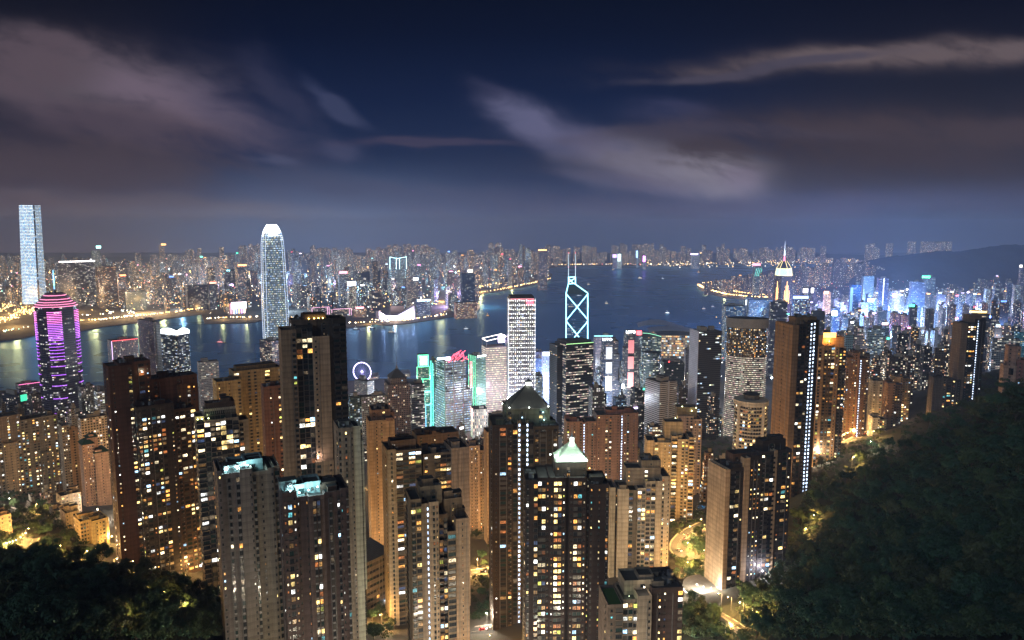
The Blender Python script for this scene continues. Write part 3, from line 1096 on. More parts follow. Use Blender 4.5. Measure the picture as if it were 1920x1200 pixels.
# --- dark purple-brown tower beside it
T = Tower('apartment_tower', 'dark purple-brown apartment tower with cyan-lit roof terrace and red-tinted bay windows', 534, 262, 5, 1050, lit=0.24)
WALLP = lin((92, 72, 68))
a = P(T, 534, 561, 0.4, 17, 928, None, WALLP, 'tWt', '.t')
P(T, 561, 582, 1.2, 17, 936, None, WALLP, 't..t', '')
b = P(T, 582, 612, 0, 17, 934, None, lin((104, 84, 78)), '.bb.', '')
c = P(T, 612, 642, 0.6, 17, 926, None, WALLP, '.b.w', '')
d = P(T, 642, 657, 0, 17, 920, None, WALLP, 't.b', '', 'bb')
P(T, 540, 576, 5, 13, 914, 934, lin((150, 176, 176)), 'w.W')
g = P(T, 574, 606, 6, 15, 908, 934, lin((140, 168, 170)), '.t.')
P(T, 606, 634, 4, 14, 912, 934, UMBER, 'w.')
T.clutter(*a, n=3, color=lin((150, 170, 170)))
T.clutter(*c, n=4)
for px, py in ((549, 925), (566, 928), (583, 926), (600, 922)):
    T.flood(T.u(px, 2.5), 2.5, T.z(py, 2.5), 1500, CYANW, size=.34, strength=18)
T.finish()

# --- beige towers in the middle
T = Tower('apartment_tower', 'tall beige slab with one column of small dark windows and warm lit entrance', 694, 590, 6, 900, lit=0.12, indiv=80)
a = P(T, 694, 742, 0, 20, 790, None, lin((190, 152, 108)), '.tt..', '.')
b = P(T, 700, 735, 4, 24, 770, None, lin((150, 110, 84)), 't.w.', '')
T.clutter(*a, n=3)
T.clutter(*b, n=4)
T.flood(T.u(707, -1.5), -1.8, T.z(1038, -1.5), 24000, WARMW, size=.5, strength=14)
T.finish()
T = Tower('apartment_tower', 'cluttered brown rooftop block behind the beige window-grid slab, below the grey pyramid-roofed office', 735, 640, 12, 800, lit=0.1, indiv=40)
a = P(T, 735, 775, 0, 22, 828, None, lin((150, 116, 88)), 't.w.t', '.t')
b = P(T, 700, 740, 8, 26, 776, None, lin((120, 84, 66)), 't.w', 't.')
c = P(T, 782, 860, 4, 26, 815, None, lin((110, 88, 70)), 'w.t.w.', '.')
T.clutter(*a, n=4)
T.clutter(*b, n=3)
T.clutter(*c, n=8)
T.finish()
T = Tower('apartment_tower', 'long beige-brown slab of window grids with two flat black roofs, centre of the near row', 728, 455, 10, 960, lit=0.24)
a = P(T, 728, 745, 0, 20, 846, None, lin((186, 166, 136)), '.w.', '.t')
b = P(T, 745, 792, 1, 20, 846, None, lin((120, 106, 88)), 'sWsW', '')
T.clutter(*b, n=4)
P(T, 735, 782, 5, 15, 828, 846, lin((130, 104, 82)), 'w...')
c = P(T, 795, 848, 5, 26, 852, None, lin((120, 104, 84)), 'w.ssW', '')
d = P(T, 848, 881, 3, 24, 842, None, lin((188, 156, 126)), '...', '')
T.clutter(*c, n=5)
T.clutter(*d, n=2)
T.finish()
T = Tower('apartment_tower', 'narrow brown tower with a bright bluish stair-light strip and stacked balconies, bottom centre', 772, 335, 9, 1070, lit=0.26)
a = P(T, 772, 792, 0, 16, 940, None, lin((130, 108, 80)), 'bW', 'W.')
P(T, 792, 806, 1.6, 14, 948, None, lin((150, 128, 104)), '..l', '')
b = P(T, 806, 824, 0.4, 16, 945, None, lin((176, 148, 116)), '.wt', '')
P(T, 824, 840, 3.0, 18, 968, None, lin((110, 84, 62)), 'kK', '', lit=.5)
P(T, 840, 856, 1.0, 16, 1000, None, lin((150, 126, 98)), 'W', '')
c = P(T, 856, 880, 0, 17, 976, None, lin((178, 146, 114)), '..t..', '')
d = P(T, 790, 830, 6, 16, 915, 945, lin((140, 120, 92)), 't.w.')
e_ = P(T, 834, 868, 6, 18, 938, 985, lin((130, 106, 80)), '.t.')
T.clutter(*d, n=4)
T.clutter(*e_, n=4)
T.clutter(*c, n=3)
T.finish()

T = Tower('apartment_tower', 'pale pinkish slab with rows of tiny windows, left of the dark pyramid tower', 884, 640, 10, 900, lit=0.22, indiv=40)
a = P(T, 880, 900, 0, 18, 838, None, lin((186, 152, 128)), '.t.tt.', '.')
b = P(T, 900, 914, 2, 18, 846, None, lin((160, 132, 112)), 'ttt', '')
T.clutter(*a, n=2)
T.finish()
T = Tower('apartment_tower', 'slim beige tower with one column of lit windows squeezed beside the dark pyramid tower', 913, 600, 10, 900, lit=0.35, indiv=40)
a = P(T, 913, 926, 0, 16, 812, None, lin((180, 146, 110)), '.t.', '.')
T.finish()

# --- dark twin towers with pyramid roofs
GOLDW = lin((64, 46, 36))
T = Tower('apartment_tower', 'dark tower with bronze pyramid roof and a long vertical line of cold stair lights', 924, 425, 6, 960, lit=0.16)
a = P(T, 924, 962, 0, 24, 800, None, lin((66, 50, 40)), 'tWw', '.w')
P(T, 962, 970, 1.2, 22, 796, None, lin((24, 26, 28)), 'g', '', lit=.05)
P(T, 970, 977, 0, 22, 792, None, lin((130, 112, 86)), 'l', '')
P(T, 977, 986, 1.2, 22, 796, None, lin((24, 26, 28)), 'g', '', lit=.05)
P(T, 986, 991, 0, 22, 792, 920, lin((110, 110, 90)), 'l', '')
P(T, 991, 1000, 1.2, 22, 796, None, lin((24, 26, 28)), 'g', '', lit=.05)
b = P(T, 1000, 1046, 0, 24, 802, None, lin((74, 62, 46)), 'wWtw', '')
c = P(T, 950, 1030, 4, 26, 768, 800, lin((96, 100, 80)), 'w.t..w.', '.w')
T.clutter(a[0], a[1], 0.5, 8, a[4], n=2)
T.clutter(b[0], b[1], 0.5, 8, b[4], n=2)


def pyramid(T, px0, px1, apex, ybase, ytop, w0, w1, colr, ribs=9, lamp_pw=1500, tint=(0.75, 1.0, 0.85), spire=None):
    u0, u1 = T.u(px0, w0), T.u(px1, w0)
    z0, z1 = T.z(ybase, w0), T.z(ytop, (w0 + w1) / 2)
    uc, wc = T.u(apex, (w0 + w1) / 2), (w0 + w1) / 2
    mt = plain('ribbed_metal_roof_%d' % int(px0), colr, 0.5, 0.2, vary=0.2)
    mb = MB()
    t = 0.10
    base = [(u0, w0), (u1, w0), (u1, w1), (u0, w1)]
    topp = [(uc + (x - uc) * t, wc + (y - wc) * t) for x, y in base]
    mb.prism(base, z0, z1, mt, mt, poly2=topp)
    # standing seams
    for i in range(4):
        a, b2, c2, d2 = base[i], base[(i + 1) % 4], topp[(i + 1) % 4], topp[i]
        for q in range(ribs + 1):
            f = q / ribs
            p = (a[0] + (b2[0] - a[0]) * f, a[1] + (b2[1] - a[1]) * f, z0)
            r_ = (d2[0] + (c2[0] - d2[0]) * f, d2[1] + (c2[1] - d2[1]) * f, z1)
            mb.tube(p, r_, .14, mt, 4)
    mb.box(u0 - .6, u1 + .6, w0 - .6, w1 + .6, z0 - .8, z0 + .02, WALL)
    o = T.part('pyramid_roof', mb, colr)
    mb = MB()
    s = (u1 - u0) * t * .6
    mb.box(uc - s, uc + s, wc - s, wc + s, z1 + .02, z1 + 2.2, glowing(tint, 6))
    mb.box(uc - s * 1.3, uc + s * 1.3, wc - s * 1.3, wc + s * 1.3, z1 + 2.2, z1 + 2.6, METAL)
    mb.cone((uc, wc), z1 + 2.6, z1 + 4.5, s, .1, 8, METAL)
    mb.build('roof_lantern', o)
    if spire:
        mb = MB()
        mb.tube((uc, wc, z1 + 3), (uc, wc, T.z(spire, wc)), .22, METAL, 6, .05)
        mb.build('spire', o)
    for (x, y) in ((u0 + .5, w0 - 2.0), ((u0 + u1) / 2, w0 - 3.0), (u1 - .5, w0 - 2.0), (u0 - 2.5, wc)):
        T.flood(x, y, z0 + 1.0, lamp_pw, tint, radius=.6, size=.35, strength=22)
    lamp('lantern_light', (uc, wc - s - 1.2, z1 + 0.8), lamp_pw * 0.4, tint, T.root, .4)


pyramid(T, 953, 1027, 990, 767, 724, 4, 22, lin((104, 102, 94)), 12, 300, (.9, 1.0, .94))
mb = MB()
mb.tube((T.u(990, 13), 13, T.z(722, 13)), (T.u(990, 13), 13, T.z(700, 13)), .2, METAL, 5, .05)
T.part('spire', mb)
for px, py in ((1017, 776), (1019, 790)):
    T.flood(T.u(px, 3), 2.5, T.z(py, 3), 260, CYANW, size=.4, strength=8)
T.finish()
T = Tower('apartment_tower', 'broad dark brown tower crowned by a small brightly lit green-white pyramid', 985, 325, 4, 1040, lit=0.34)
WB = lin((54, 40, 36))
a = P(T, 985, 1008, 0, 20, 905, None, WB, 'w.W', '.w')
P(T, 1008, 1030, 1.0, 20, 900, None, WB, 'WWt', '', lit=.3)
b = P(T, 1030, 1060, 0, 20, 900, None, lin((60, 44, 40)), 'tWWt', '', lit=.75)
P(T, 1060, 1066, 1.2, 20, 900, None, lin((40, 30, 28)))
c = P(T, 1066, 1098, 0, 20, 900, None, lin((60, 44, 40)), 'tWWt', '', lit=.55)
P(T, 1098, 1104, 1.2, 20, 905, None, lin((40, 30, 28)), 't')
d = P(T, 1104, 1140, 0.4, 20, 912, None, WB, 't.t.w', '', '.w')
e_ = P(T, 1040, 1098, 5, 20, 872, 900, lin((70, 58, 50)), 't.w..t', 't')
pyramid(T, 1043, 1097, 1070, 864, 829, 5, 17, lin((196, 214, 192)), 12, 2400, (.82, 1.0, .88), spire=796)
T.clutter(a[0], a[1], 1, 12, a[4], n=2)
T.clutter(d[0], d[1], 1, 12, d[4], n=3)
T.flood(T.u(1103, 2), 2.0, T.z(880, 2), 420, (1, .75, .2), size=.35, strength=8)
T.finish()

# --- twin red-brown slabs with stair-light strips
T = Tower('apartment_tower', 'pair of red-brown slabs with long cold-white stair light strips, right of the lit pyramid', 1062, 745, 8, 830, lit=0.22, indiv=60, fh=3.0)
RB = lin((150, 108, 86))
a = P(T, 1062, 1092, 3, 24, 792, None, RB, 'w.t.w', '.t.')
P(T, 1092, 1098, 4, 22, 794, None, RB, 'l')
P(T, 1098, 1118, 3, 24, 792, None, RB, 't.wt', '')
b = P(T, 1119, 1162, 0, 24, 780, None, RB, 't.ww.t', '.t.')
P(T, 1162, 1169, 1.2, 22, 778, None, RB, 'l')
c = P(T, 1169, 1196, 0, 24, 776, None, RB, 'tw.t.', '')
d = P(T, 1136, 1186, 6, 20, 770, 784, lin((150, 92, 70)), '')
T.clutter(*a, n=3)
T.clutter(*d, n=2)
T.finish()

# --- beige tower with zigzag bays
T = Tower('apartment_tower', 'pale beige tower with zigzag lit bay windows and a tall blank side wall', 1143, 470, 10, 990, lit=0.24)
a = P(T, 1143, 1153, 1, 18, 917, None, lin((180, 164, 136)), '', '.')
P(T, 1153, 1157, 3, 18, 925, None, lin((70, 62, 54)), 't')
b = P(T, 1157, 1178, 0, 18, 920, None, lin((190, 172, 144)), '', '')
P(T, 1178, 1194, 4, 20, 922, None, lin((130, 116, 96)), 'W.', '')
P(T, 1194, 1209, 2, 20, 918, None, lin((190, 170, 140)), 'bb', '', lit=.35)
P(T, 1209, 1228, 3, 20, 905, None, lin((190, 170, 140)), 'bb', '', lit=.4)
c = P(T, 1228, 1239, 1, 20, 905, None, lin((186, 166, 136)), '.', '')
d = P(T, 1239, 1254, 3, 22, 896, None, lin((190, 170, 140)), 'w.t', '')
e_ = P(T, 1172, 1236, 8, 20, 880, 910, lin((150, 134, 112)), 't..w..')
f = P(T, 1200, 1236, 9, 20, 866, 880, lin((140, 126, 104)), '.t.')
T.clutter(*b, n=2)
T.clutter(*f, n=2)
T.finish()

# --- round-bay tower
T = Tower('apartment_tower', 'beige tower with stacked round balconies beside the winding yellow road', 1226, 620, 8, 880, lit=0.26, indiv=80)
a = P(T, 1212, 1226, 3, 22, 828, None, lin((200, 174, 132)), '', '.')
b = P(T, 1226, 1258, 0, 20, 832, None, lin((200, 176, 138)), 'k.tt', '')
c = P(T, 1258, 1269, -1, 18, 820, None, lin((200, 176, 138)), 'K', '', lit=.45)
d = P(T, 1269, 1290, 0, 20, 826, None, lin((196, 170, 132)), '.ww', '')
e_ = P(T, 1290, 1301, 0.6, 20, 822, None, lin((190, 164, 126)), 'k', '', lit=.35)
f = P(T, 1244, 1278, 6, 18, 793, 832, lin((170, 150, 116)), '...', '.')
T.clutter(*b, n=2)
T.clutter(*d, n=3)
T.finish()
T = Tower('apartment_tower', 'pinkish tower with green roof garden lamps behind the round-balcony tower', 1270, 760, 10, 800, lit=0.28, indiv=40)
a = P(T, 1270, 1300, 2, 20, 782, None, lin((190, 150, 120)), 'w.ww', '.t')
b = P(T, 1300, 1316, 0, 20, 788, None, lin((196, 158, 126)), 'tw', '')
c = P(T, 1268, 1306, 5, 18, 765, 784, lin((130, 104, 70)), '..')
for px, py in ((1278, 762), (1304, 764), (1266, 784), (1296, 770)):
    T.flood(T.u(px, 4), 4.0, T.z(py, 4), 300, (.9, 1, .5), size=.6, strength=12)
T.finish()

# --- slab towers beside the wooded slope
T = Tower('apartment_tower', 'dark slab tower with a broad blank beige end wall and white-lit curved podium', 1358, 425, 34, 980, lit=0.16)
wl = T.w(1324)
DS = lin((62, 56, 56))
BW = lin((196, 164, 124))
a = P(T, 1358, 1366, 0, wl, 884, None, BW, '', '')
b = P(T, 1366, 1392, 0.3, wl - 2, 880, None, DS, 'KWt', '', lit=.16)
c = P(T, 1392, 1402, -.4, 14, 862, None, BW, '', '')
d = P(T, 1402, 1422, 0.3, 14, 858, None, DS, 'ttt', '', lit=.5)
e_ = P(T, 1422, 1446, -.2, 14, 850, None, DS, 'wWK', '', lit=.36)
f = P(T, 1446, 1452, -.6, 14, 848, None, BW, '', '')
g = P(T, 1452, 1478, 0.4, 14, 846, None, DS, 'tWt', '', '', lit=.4)
P(T, 1370, 1420, 4, 12, 852, 880, UMBER, 'w...')
h = P(T, 1424, 1466, 4, 12, 828, 850, lin((70, 60, 54)), '.w..')
T.clutter(*b, n=5)
T.clutter(*h, n=3)
mb = MB()
uc, wc = T.u(1335, 6), 9.0
zp = T.z(1100, 6)
mb.cone((uc, wc), zp - 7, zp, 15, 15, 28, CONCRETE)
for q in range(28):
    aa = 2 * math.pi * q / 28
    bb = aa + 2 * math.pi / 28
    mb.face([(uc + 15.05 * math.cos(aa), wc + 15.05 * math.sin(aa), zp - 2.6), (uc + 15.05 * math.cos(bb), wc + 15.05 * math.sin(bb), zp - 2.6), (uc + 15.05 * math.cos(bb), wc + 15.05 * math.sin(bb), zp - 1.6), (uc + 15.05 * math.cos(aa), wc + 15.05 * math.sin(aa), zp - 1.6)], glowing((1, .9, .78), 5))
T.part('curved_podium', mb)
mb = MB()
mb.box(uc, T.u(1395), -5.5, 3, zp - 7, zp - .4, CONCRETE)
mb.box(uc + 2, T.u(1395) - .5, -5.62, -5.5, zp - 2.6, zp - 1.8, glowing((1, .9, .78), 5))
T.part('podium', mb)
for q in range(5):
    x, y = uc + 9 * math.cos(3.4 + q * .5), wc + 9 * math.sin(3.4 + q * .5)
    T.flood(x, y, zp + 3, 4200, (1, .9, .75), size=.4, strength=14)
T.flood(T.u(1388, -6), -6.5, zp - 1, 14000, (1, .9, .95), size=.5, strength=16)
T.flood(T.u(1432, -3), -4, T.z(1080, -3), 14000, (.95, .9, 1), size=.5, strength=16)
T.finish()

T = Tower('apartment_tower', 'very tall slab tower with warm beige flank and blue-white column of stair lights', 1479, 560, 30, 780, lit=0.2)
wl = T.w(1446)
OC = lin((150, 112, 70))
a = P(T, 1479, 1490, 0, wl, 612, None, OC, '', '..t..', '')
b = P(T, 1490, 1503, .4, 18, 610, None, lin((56, 46, 40)), 'kW', '', lit=.3)
c = P(T, 1503, 1510, 0, 18, 606, None, lin((66, 54, 46)), 'w', '')
P(T, 1510, 1516, .6, 18, 604, None, lin((40, 36, 36)), 'l', '')
d = P(T, 1516, 1527, 0, 18, 603, None, lin((46, 40, 38)), 'l.', '', '')
e_ = P(T, 1482, 1522, 4, 14, 597, 612, lin((150, 112, 70)), '.t..')
T.clutter(*e_, n=3)
T.flood(T.u(1470, -2), -3, T.z(870, 0), 9000, WARMW, size=.5, strength=10)
T.finish()

T = Tower('apartment_tower', 'slim amber-lit tower with an orange glowing roof box, right of the very tall slab', 1530, 690, 24, 760, lit=0.36, indiv=60)
wl = T.w(1517)
OR = lin((196, 140, 76))
a = P(T, 1530, 1540, 0, 20, 652, None, OR, 'W.', '.t')
b = P(T, 1540, 1560, .6, 20, 650, None, lin((120, 90, 56)), 'wtW', '', lit=.45)
c = P(T, 1560, 1568, 0, 20, 652, None, OR, 't', '')
d = P(T, 1568, 1581, .5, 20, 656, None, lin((60, 48, 40)), 'ww', '', '')
e_ = P(T, 1536, 1576, 4, 16, 634, 652, OR, '.t..')
mb = MB()
mb.box(T.u(1537, 3.4), T.u(1560, 3.4), 3.2, 3.8, T.z(633, 3.4), T.z(624, 3.4), glowing((1, .42, .08), 5))
T.part('roof_sign', mb)
T.flood(T.u(1548, 1), 1.0, T.z(640, 1), 9000, (1, .5, .12), size=.4, strength=6)
T.flood(T.u(1540, -3), -4, T.z(848, -3), 30000, WARMW, size=.6, strength=14)
T.finish()

T = Tower('apartment_tower', 'brown twin-wing tower behind the bend of the road with red tail lights', 1585, 860, 20, 740, lit=0.36, indiv=40)
a = P(T, 1585, 1596, 0, 20, 672, None, lin((130, 90, 62)), 'w.t', 'w.w')
b = P(T, 1596, 1608, 1, 20, 664, None, lin((150, 104, 68)), 'tw.', '')
c = P(T, 1608, 1624, 0, 20, 674, None, lin((110, 78, 56)), 'ltw', '')
T.clutter(*b, n=3)
T.finish()

# --- drum-shaped tower
T = Tower('apartment_tower', 'drum-shaped white tower with rings of balconies and a round roof house', 1380, 650, 0, 800, lit=0.2)
rd = (T.u(1440) - T.u(1374)) / 2
uc, wc = T.u(1407), rd
zt = T.z(762, 0)
zlow = 0.0
mb = MB()
mb.cone((uc, wc), zlow, zt, rd - 1.2, rd - 1.2, 36, WALL)
T.part('wall', mb, lin((170, 150, 124)))
z = zt - 3.3
fl = 0
while z > T.z(880, 0):
    mb = MB()
    mb.cone((uc, wc), z - .15, z + 1.0, rd, rd, 36, WALL)
    T.part('balcony', mb, lin((214, 194, 164)))
    mb = MB()
    for q in range(18, 36):
        aa, bb = 2 * math.pi * (q + .12) / 36, 2 * math.pi * (q + .88) / 36
        rr_ = rd - 1.1
        mat = T.rng.choices(LIT, LIT_W)[0] if T.rng.random() < .22 else GLASS[0]
        mb.face([(uc + rr_ * math.cos(aa), wc + rr_ * math.sin(aa), z + 1.0), (uc + rr_ * math.cos(bb), wc + rr_ * math.sin(bb), z + 1.0), (uc + rr_ * math.cos(bb), wc + rr_ * math.sin(bb), z + 3.1), (uc + rr_ * math.cos(aa), wc + rr_ * math.sin(aa), z + 3.1)], mat)
    T.part('window_band', mb)
    z -= 3.4
mb = MB()
mb.cone((uc, wc), zt, zt + 4.5, rd + .4, rd + .4, 36, WALL)
T.part('parapet_ring', mb, lin((214, 194, 164)))
mb = MB()
mb.cone((uc, wc), zt + 4.5, zt + 9, rd * .45, rd * .45, 24, WALL)
mb.cone((uc, wc), zt + 9, zt + 9.6, rd * .5, rd * .5, 24, ROOF)
T.part('roof_house', mb, lin((120, 104, 90)))
for q in (0.25, 0.75):
    mb = MB()
    x = uc + rd * math.cos(math.pi * (1 + q))
    y = wc + rd * math.sin(math.pi * (1 + q))
    mb.box(x - 1.2, x + 1.2, y - 1.2, y + 1.2, zlow, zt + 1, WALL)
    T.part('pier', mb, lin((214, 194, 164)))
FOOT.append((T.pos(uc, wc, 0).x, T.pos(uc, wc, 0).y, rd + 3))
T.finish()

# --- low block with the roof lawn, bottom right of centre
T = Tower('apartment_block', 'lower block with a small green roof lawn and lamp-lit terrace at the bottom edge', 1140, 300, 14, 1140, lit=0.14, cat='apartment block')
a = P(T, 1140, 1168, 0, 18, 1138, None, lin((120, 100, 84)), 'tW', '.t')
b = P(T, 1168, 1196, 2, 18, 1128, None, lin((150, 130, 108)), 'WWb', '', lit=.4)
c = P(T, 1196, 1222, 0, 18, 1122, None, lin((170, 148, 122)), '..t', '')
d = P(T, 1222, 1280, 4, 24, 1106, None, lin((84, 66, 60)), '.tt..W', '', lit=.4)
e_ = P(T, 1170, 1224, 8, 20, 1092, 1125, lin((170, 150, 122)), '..w.')
f = P(T, 1196, 1224, 10, 18, 1082, 1092, lin((150, 130, 106)), '')
mb = MB()
mb.box(a[0] + 1, a[1] + 4, 2, 16, a[4] + .03, a[4] + .35, plain('roof_lawn', (0.03, 0.075, 0.015), 0.95, scale=2))
T.part('roof_lawn', mb)
T.clutter(*d, n=7)
T.flood(T.u(1207, 4), 4.0, c[4] + 3.2, 500, WARMW, size=.35, strength=22)
T.flood(T.u(1178, 6), 5.0, a[4] + 2, 120, (.8, 1, .6), size=.2, strength=6)
T.finish()

# --- low long hall between the towers, bottom left of centre
T = Tower('sports_hall', 'long low hall with a sloping grey roof and tall glass bays between the near towers', 688, 470, 40, 1120, lit=0.05, cat='hall', indiv=40)
u1 = T.u(735)
z1 = T.z(1055, 0, 0)
T.block(0, u1, 0, 22, 0, z1, lin((120, 106, 92)), 'WWWWWWWW', 'WWW', '', fh=5.0, parapet=False)
mb = MB()
mt = plain('sheet_roof', (0.16, 0.155, 0.145), 0.6, vary=.3)
mb.face([(-.6, -.6, z1 + .05), (u1 + .6, -.6, z1 + .05), (u1 + .6, 22.6, z1 + 4), (-.6, 22.6, z1 + 4)], mt)
mb.face([(-.6, -.6, z1 - .3), (u1 + .6, -.6, z1 - .3), (u1 + .6, -.6, z1 + .05), (-.6, -.6, z1 + .05)], mt)
for q in range(14):
    x = u1 * q / 13
    mb.tube((x, -.5, z1 + .12), (x, 22.5, z1 + 4.1), .09, mt, 4)
T.part('sloping_roof', mb)
T.flood(T.u(726), -2, T.z(1150), 1500, COOLW, size=.4, strength=12)
T.finish()

# --- left edge estate
for i, (nm, lab, pm, e, Y, zone) in enumerate([
    ('apartment_tower', 'grey-brown estate tower at the left edge, its roof just below the purple-lit skyscraper', 4, 12, 760, [(-30, 44, 4, 24, 784, (150, 126, 104), 'w.ww.w.w'), (8, 36, 0, 18, 832, (176, 146, 112), 't.t.t'), (44, 112, 8, 28, 784, (150, 138, 124), 'ww.ww.tw.w'), (78, 102, 3, 18, 848, (140, 130, 116), 't.w.t')]),
    ('apartment_tower', 'narrow pale estate tower between the grey-brown estate block and the green-roofed pink tower', 120, 10, 780, [(120, 134, 0, 18, 800, (176, 152, 124), 'wtw'), (134, 150, 3, 18, 806, (190, 150, 116), '.w.')]),
    ('apartment_tower', 'orange-pink tower with dark green tiled roofs beside the dark brown cluster', 156, 10, 720, [(156, 178, 0, 18, 835, (206, 150, 112), 't.ttw'), (178, 204, -3, 16, 850, (210, 160, 126), '..t..'), (166, 186, 5, 16, 822, (196, 146, 112), '..')]),
]):
    T = Tower(nm, lab, pm, Y, e, 860, lit=0.34, indiv=40, seed=i + 3)
    for (p0, p1, w0, w1, yt, c, pat) in zone:
        a = P(T, p0, p1, w0, w1, yt, None, lin(c), pat, '.t.')
        T.clutter(*a, n=2)
        if i == 2:
            mb = MB()
            mb.prism([(a[0] - 1, a[2] - 1), (a[1] + 1, a[2] - 1), (a[1] + 1, a[3] + 1), (a[0] - 1, a[3] + 1)], a[4] + 1.2, a[4] + 5, plain('green_tiles', (0.02, 0.07, 0.05), .6), poly2=[(a[0] + 3, a[2] + 5), (a[1] - 3, a[2] + 5), (a[1] - 3, a[3] - 5), (a[0] + 3, a[3] - 5)], top=plain('green_tiles', (0.02, 0.07, 0.05), .6))
            T.part('tiled_roof', mb)
    T.finish()

# --- terraced low-rise blocks, lower left
for i, (lab, pm, Y, blocks) in enumerate([
    ('long terraced cream block stepping down behind the lit yellow block', 104, 600, [(104, 150, 0, 16, 955, (186, 164, 134), 'w.tw.t'), (118, 156, 8, 22, 928, (170, 146, 120), 'wt.wt')]),
    ('yellow-lit four-cornered low block with a bright court at its foot', 150, 545, [(150, 172, 2, 18, 978, (206, 174, 110), 'wwt.'), (172, 204, 0, 20, 976, (206, 178, 116), '.ttw.')]),
    ('small cream block by the bright footpath at the left edge', -12, 520, [(-20, 22, 0, 16, 970, (196, 166, 130), 't.wt.w')]),
    ('low cream block between the terraced block and the yellow-lit one', 128, 575, [(124, 150, 0, 16, 962, (190, 166, 132), 't.wt')]),
]):
    T = Tower('apartment_block', lab, pm, Y, 14, 980, lit=0.3, indiv=40, cat='apartment block', seed=50 + i)
    for (p0, p1, w0, w1, yt, c, pat) in blocks:
        a = P(T, p0, p1, w0, w1, yt, None, lin(c), pat, '.t.')
        T.clutter(*a, n=3)
    if i == 1:
        T.flood(T.u(165), -4, T.z(1035), 20000, (1, .78, .35), size=.5, strength=12)
        T.flood(T.u(206), -2, T.z(1020), 16000, (1, .62, .18), size=.5, strength=12)
    T.finish()

# --- villa and tower high on the right
T = Tower('hillside_house', 'cream villa with arched tower standing on the wooded ridge at the right edge', 1884, 560, 12, 690, lit=0.1, cat='house', indiv=20)
a = P(T, 1888, 1912, 2, 14, 652, None, lin((170, 130, 112)), 't.t')
b = P(T, 1882, 1906, -2, 10, 688, None, lin((176, 140, 118)), '.w.')
P(T, 1906, 1945, 0, 14, 678, None, lin((150, 96, 84)), 't.w')
mb = MB()
mb.cone((T.u(1896, -2), -2.2), b[4] - 6, b[4] - 1, 1.6, 1.6, 12, GLASS[0])
T.part('arched_window', mb)
T.clutter(*a, n=1)
T.finish()
T = Tower('apartment_tower', 'dark slab tower crowned by a ring of golden light on the right, above the ridge', 1800, 900, 30, 650, lit=0.3, indiv=40)
a = P(T, 1800, 1812, 0, 20, 608, None, lin((130, 104, 80)), '', '..')
b = P(T, 1812, 1828, .5, 20, 606, None, lin((36, 32, 30)), 'wWw', '', lit=.35)
c = P(T, 1828, 1845, 0, 20, 600, None, lin((30, 28, 30)), 'l.t', '')
d = P(T, 1812, 1836, 4, 16, 592, 608, lin((120, 96, 74)), '..')
T.finish()
for i, (lab, pm, Y, p0, p1, yt, c, lit) in enumerate([
    ('pale slab with lit stair columns above the wooded ridge gully', 1636, 900, 1636, 1672, 716, (176, 166, 150), .35), ('square brown tower standing in front of the pale slab above the gully', 1664, 840, 1664, 1692, 720, (140, 104, 76), .1),
    ('amber-windowed tower behind the square brown tower', 1676, 960, 1676, 1706, 708, (150, 124, 84), .5), ('dark balcony block with teal-lit windows at the edge of the wooded ridge', 1748, 900, 1748, 1800, 710, (90, 80, 72), .25),
    ('white terraced car-park block at the foot of the square brown tower', 1640, 830, 1640, 1666, 785, (200, 196, 186), .4)]):
    T = Tower('apartment_tower', lab, pm, Y, 18, 740, lit=lit, indiv=24, seed=80 + i)
    a = P(T, p0, (p0 + p1) / 2, 0, 18, yt, None, lin(c), 't.w', '.t')
    b = P(T, (p0 + p1) / 2, p1, 1.5, 18, yt + 3, None, lin([v * .7 for v in c]), 'wkl' if i == 0 else 'kww', '')
    T.clutter(*a, n=2)
    T.finish()
# ------------------------------------------------------------------ city buildings whose walls carry a grid of windows
BUILT = []         # (photo x, top, Y, name for labels)


def plan(pl, pm, pr, Y, e, pyref, depth=None):
    """Near corner on the sight line pm, faces running to the sight lines pl and pr."""
    k = kx(pm, pyref)
    C = Vector((k * Y, Y))
    ray = Vector((k, 1.0)).normalized()
    perp = Vector((ray.y, -ray.x))
    ce, se = math.cos(R(e)), math.sin(R(e))
    dR, dL = perp * ce + ray * se, ray * ce - perp * se

    def hit(px, d):
        kk = kx(px, pyref)
        return (kk * C.y - C.x) / (d.x - kk * d.y)
    a = abs(hit(pr, dR))
    b = abs(hit(pl, dL)) if depth is None else depth
    return C, math.atan2(dR.y, dR.x), a, min(b, 140)


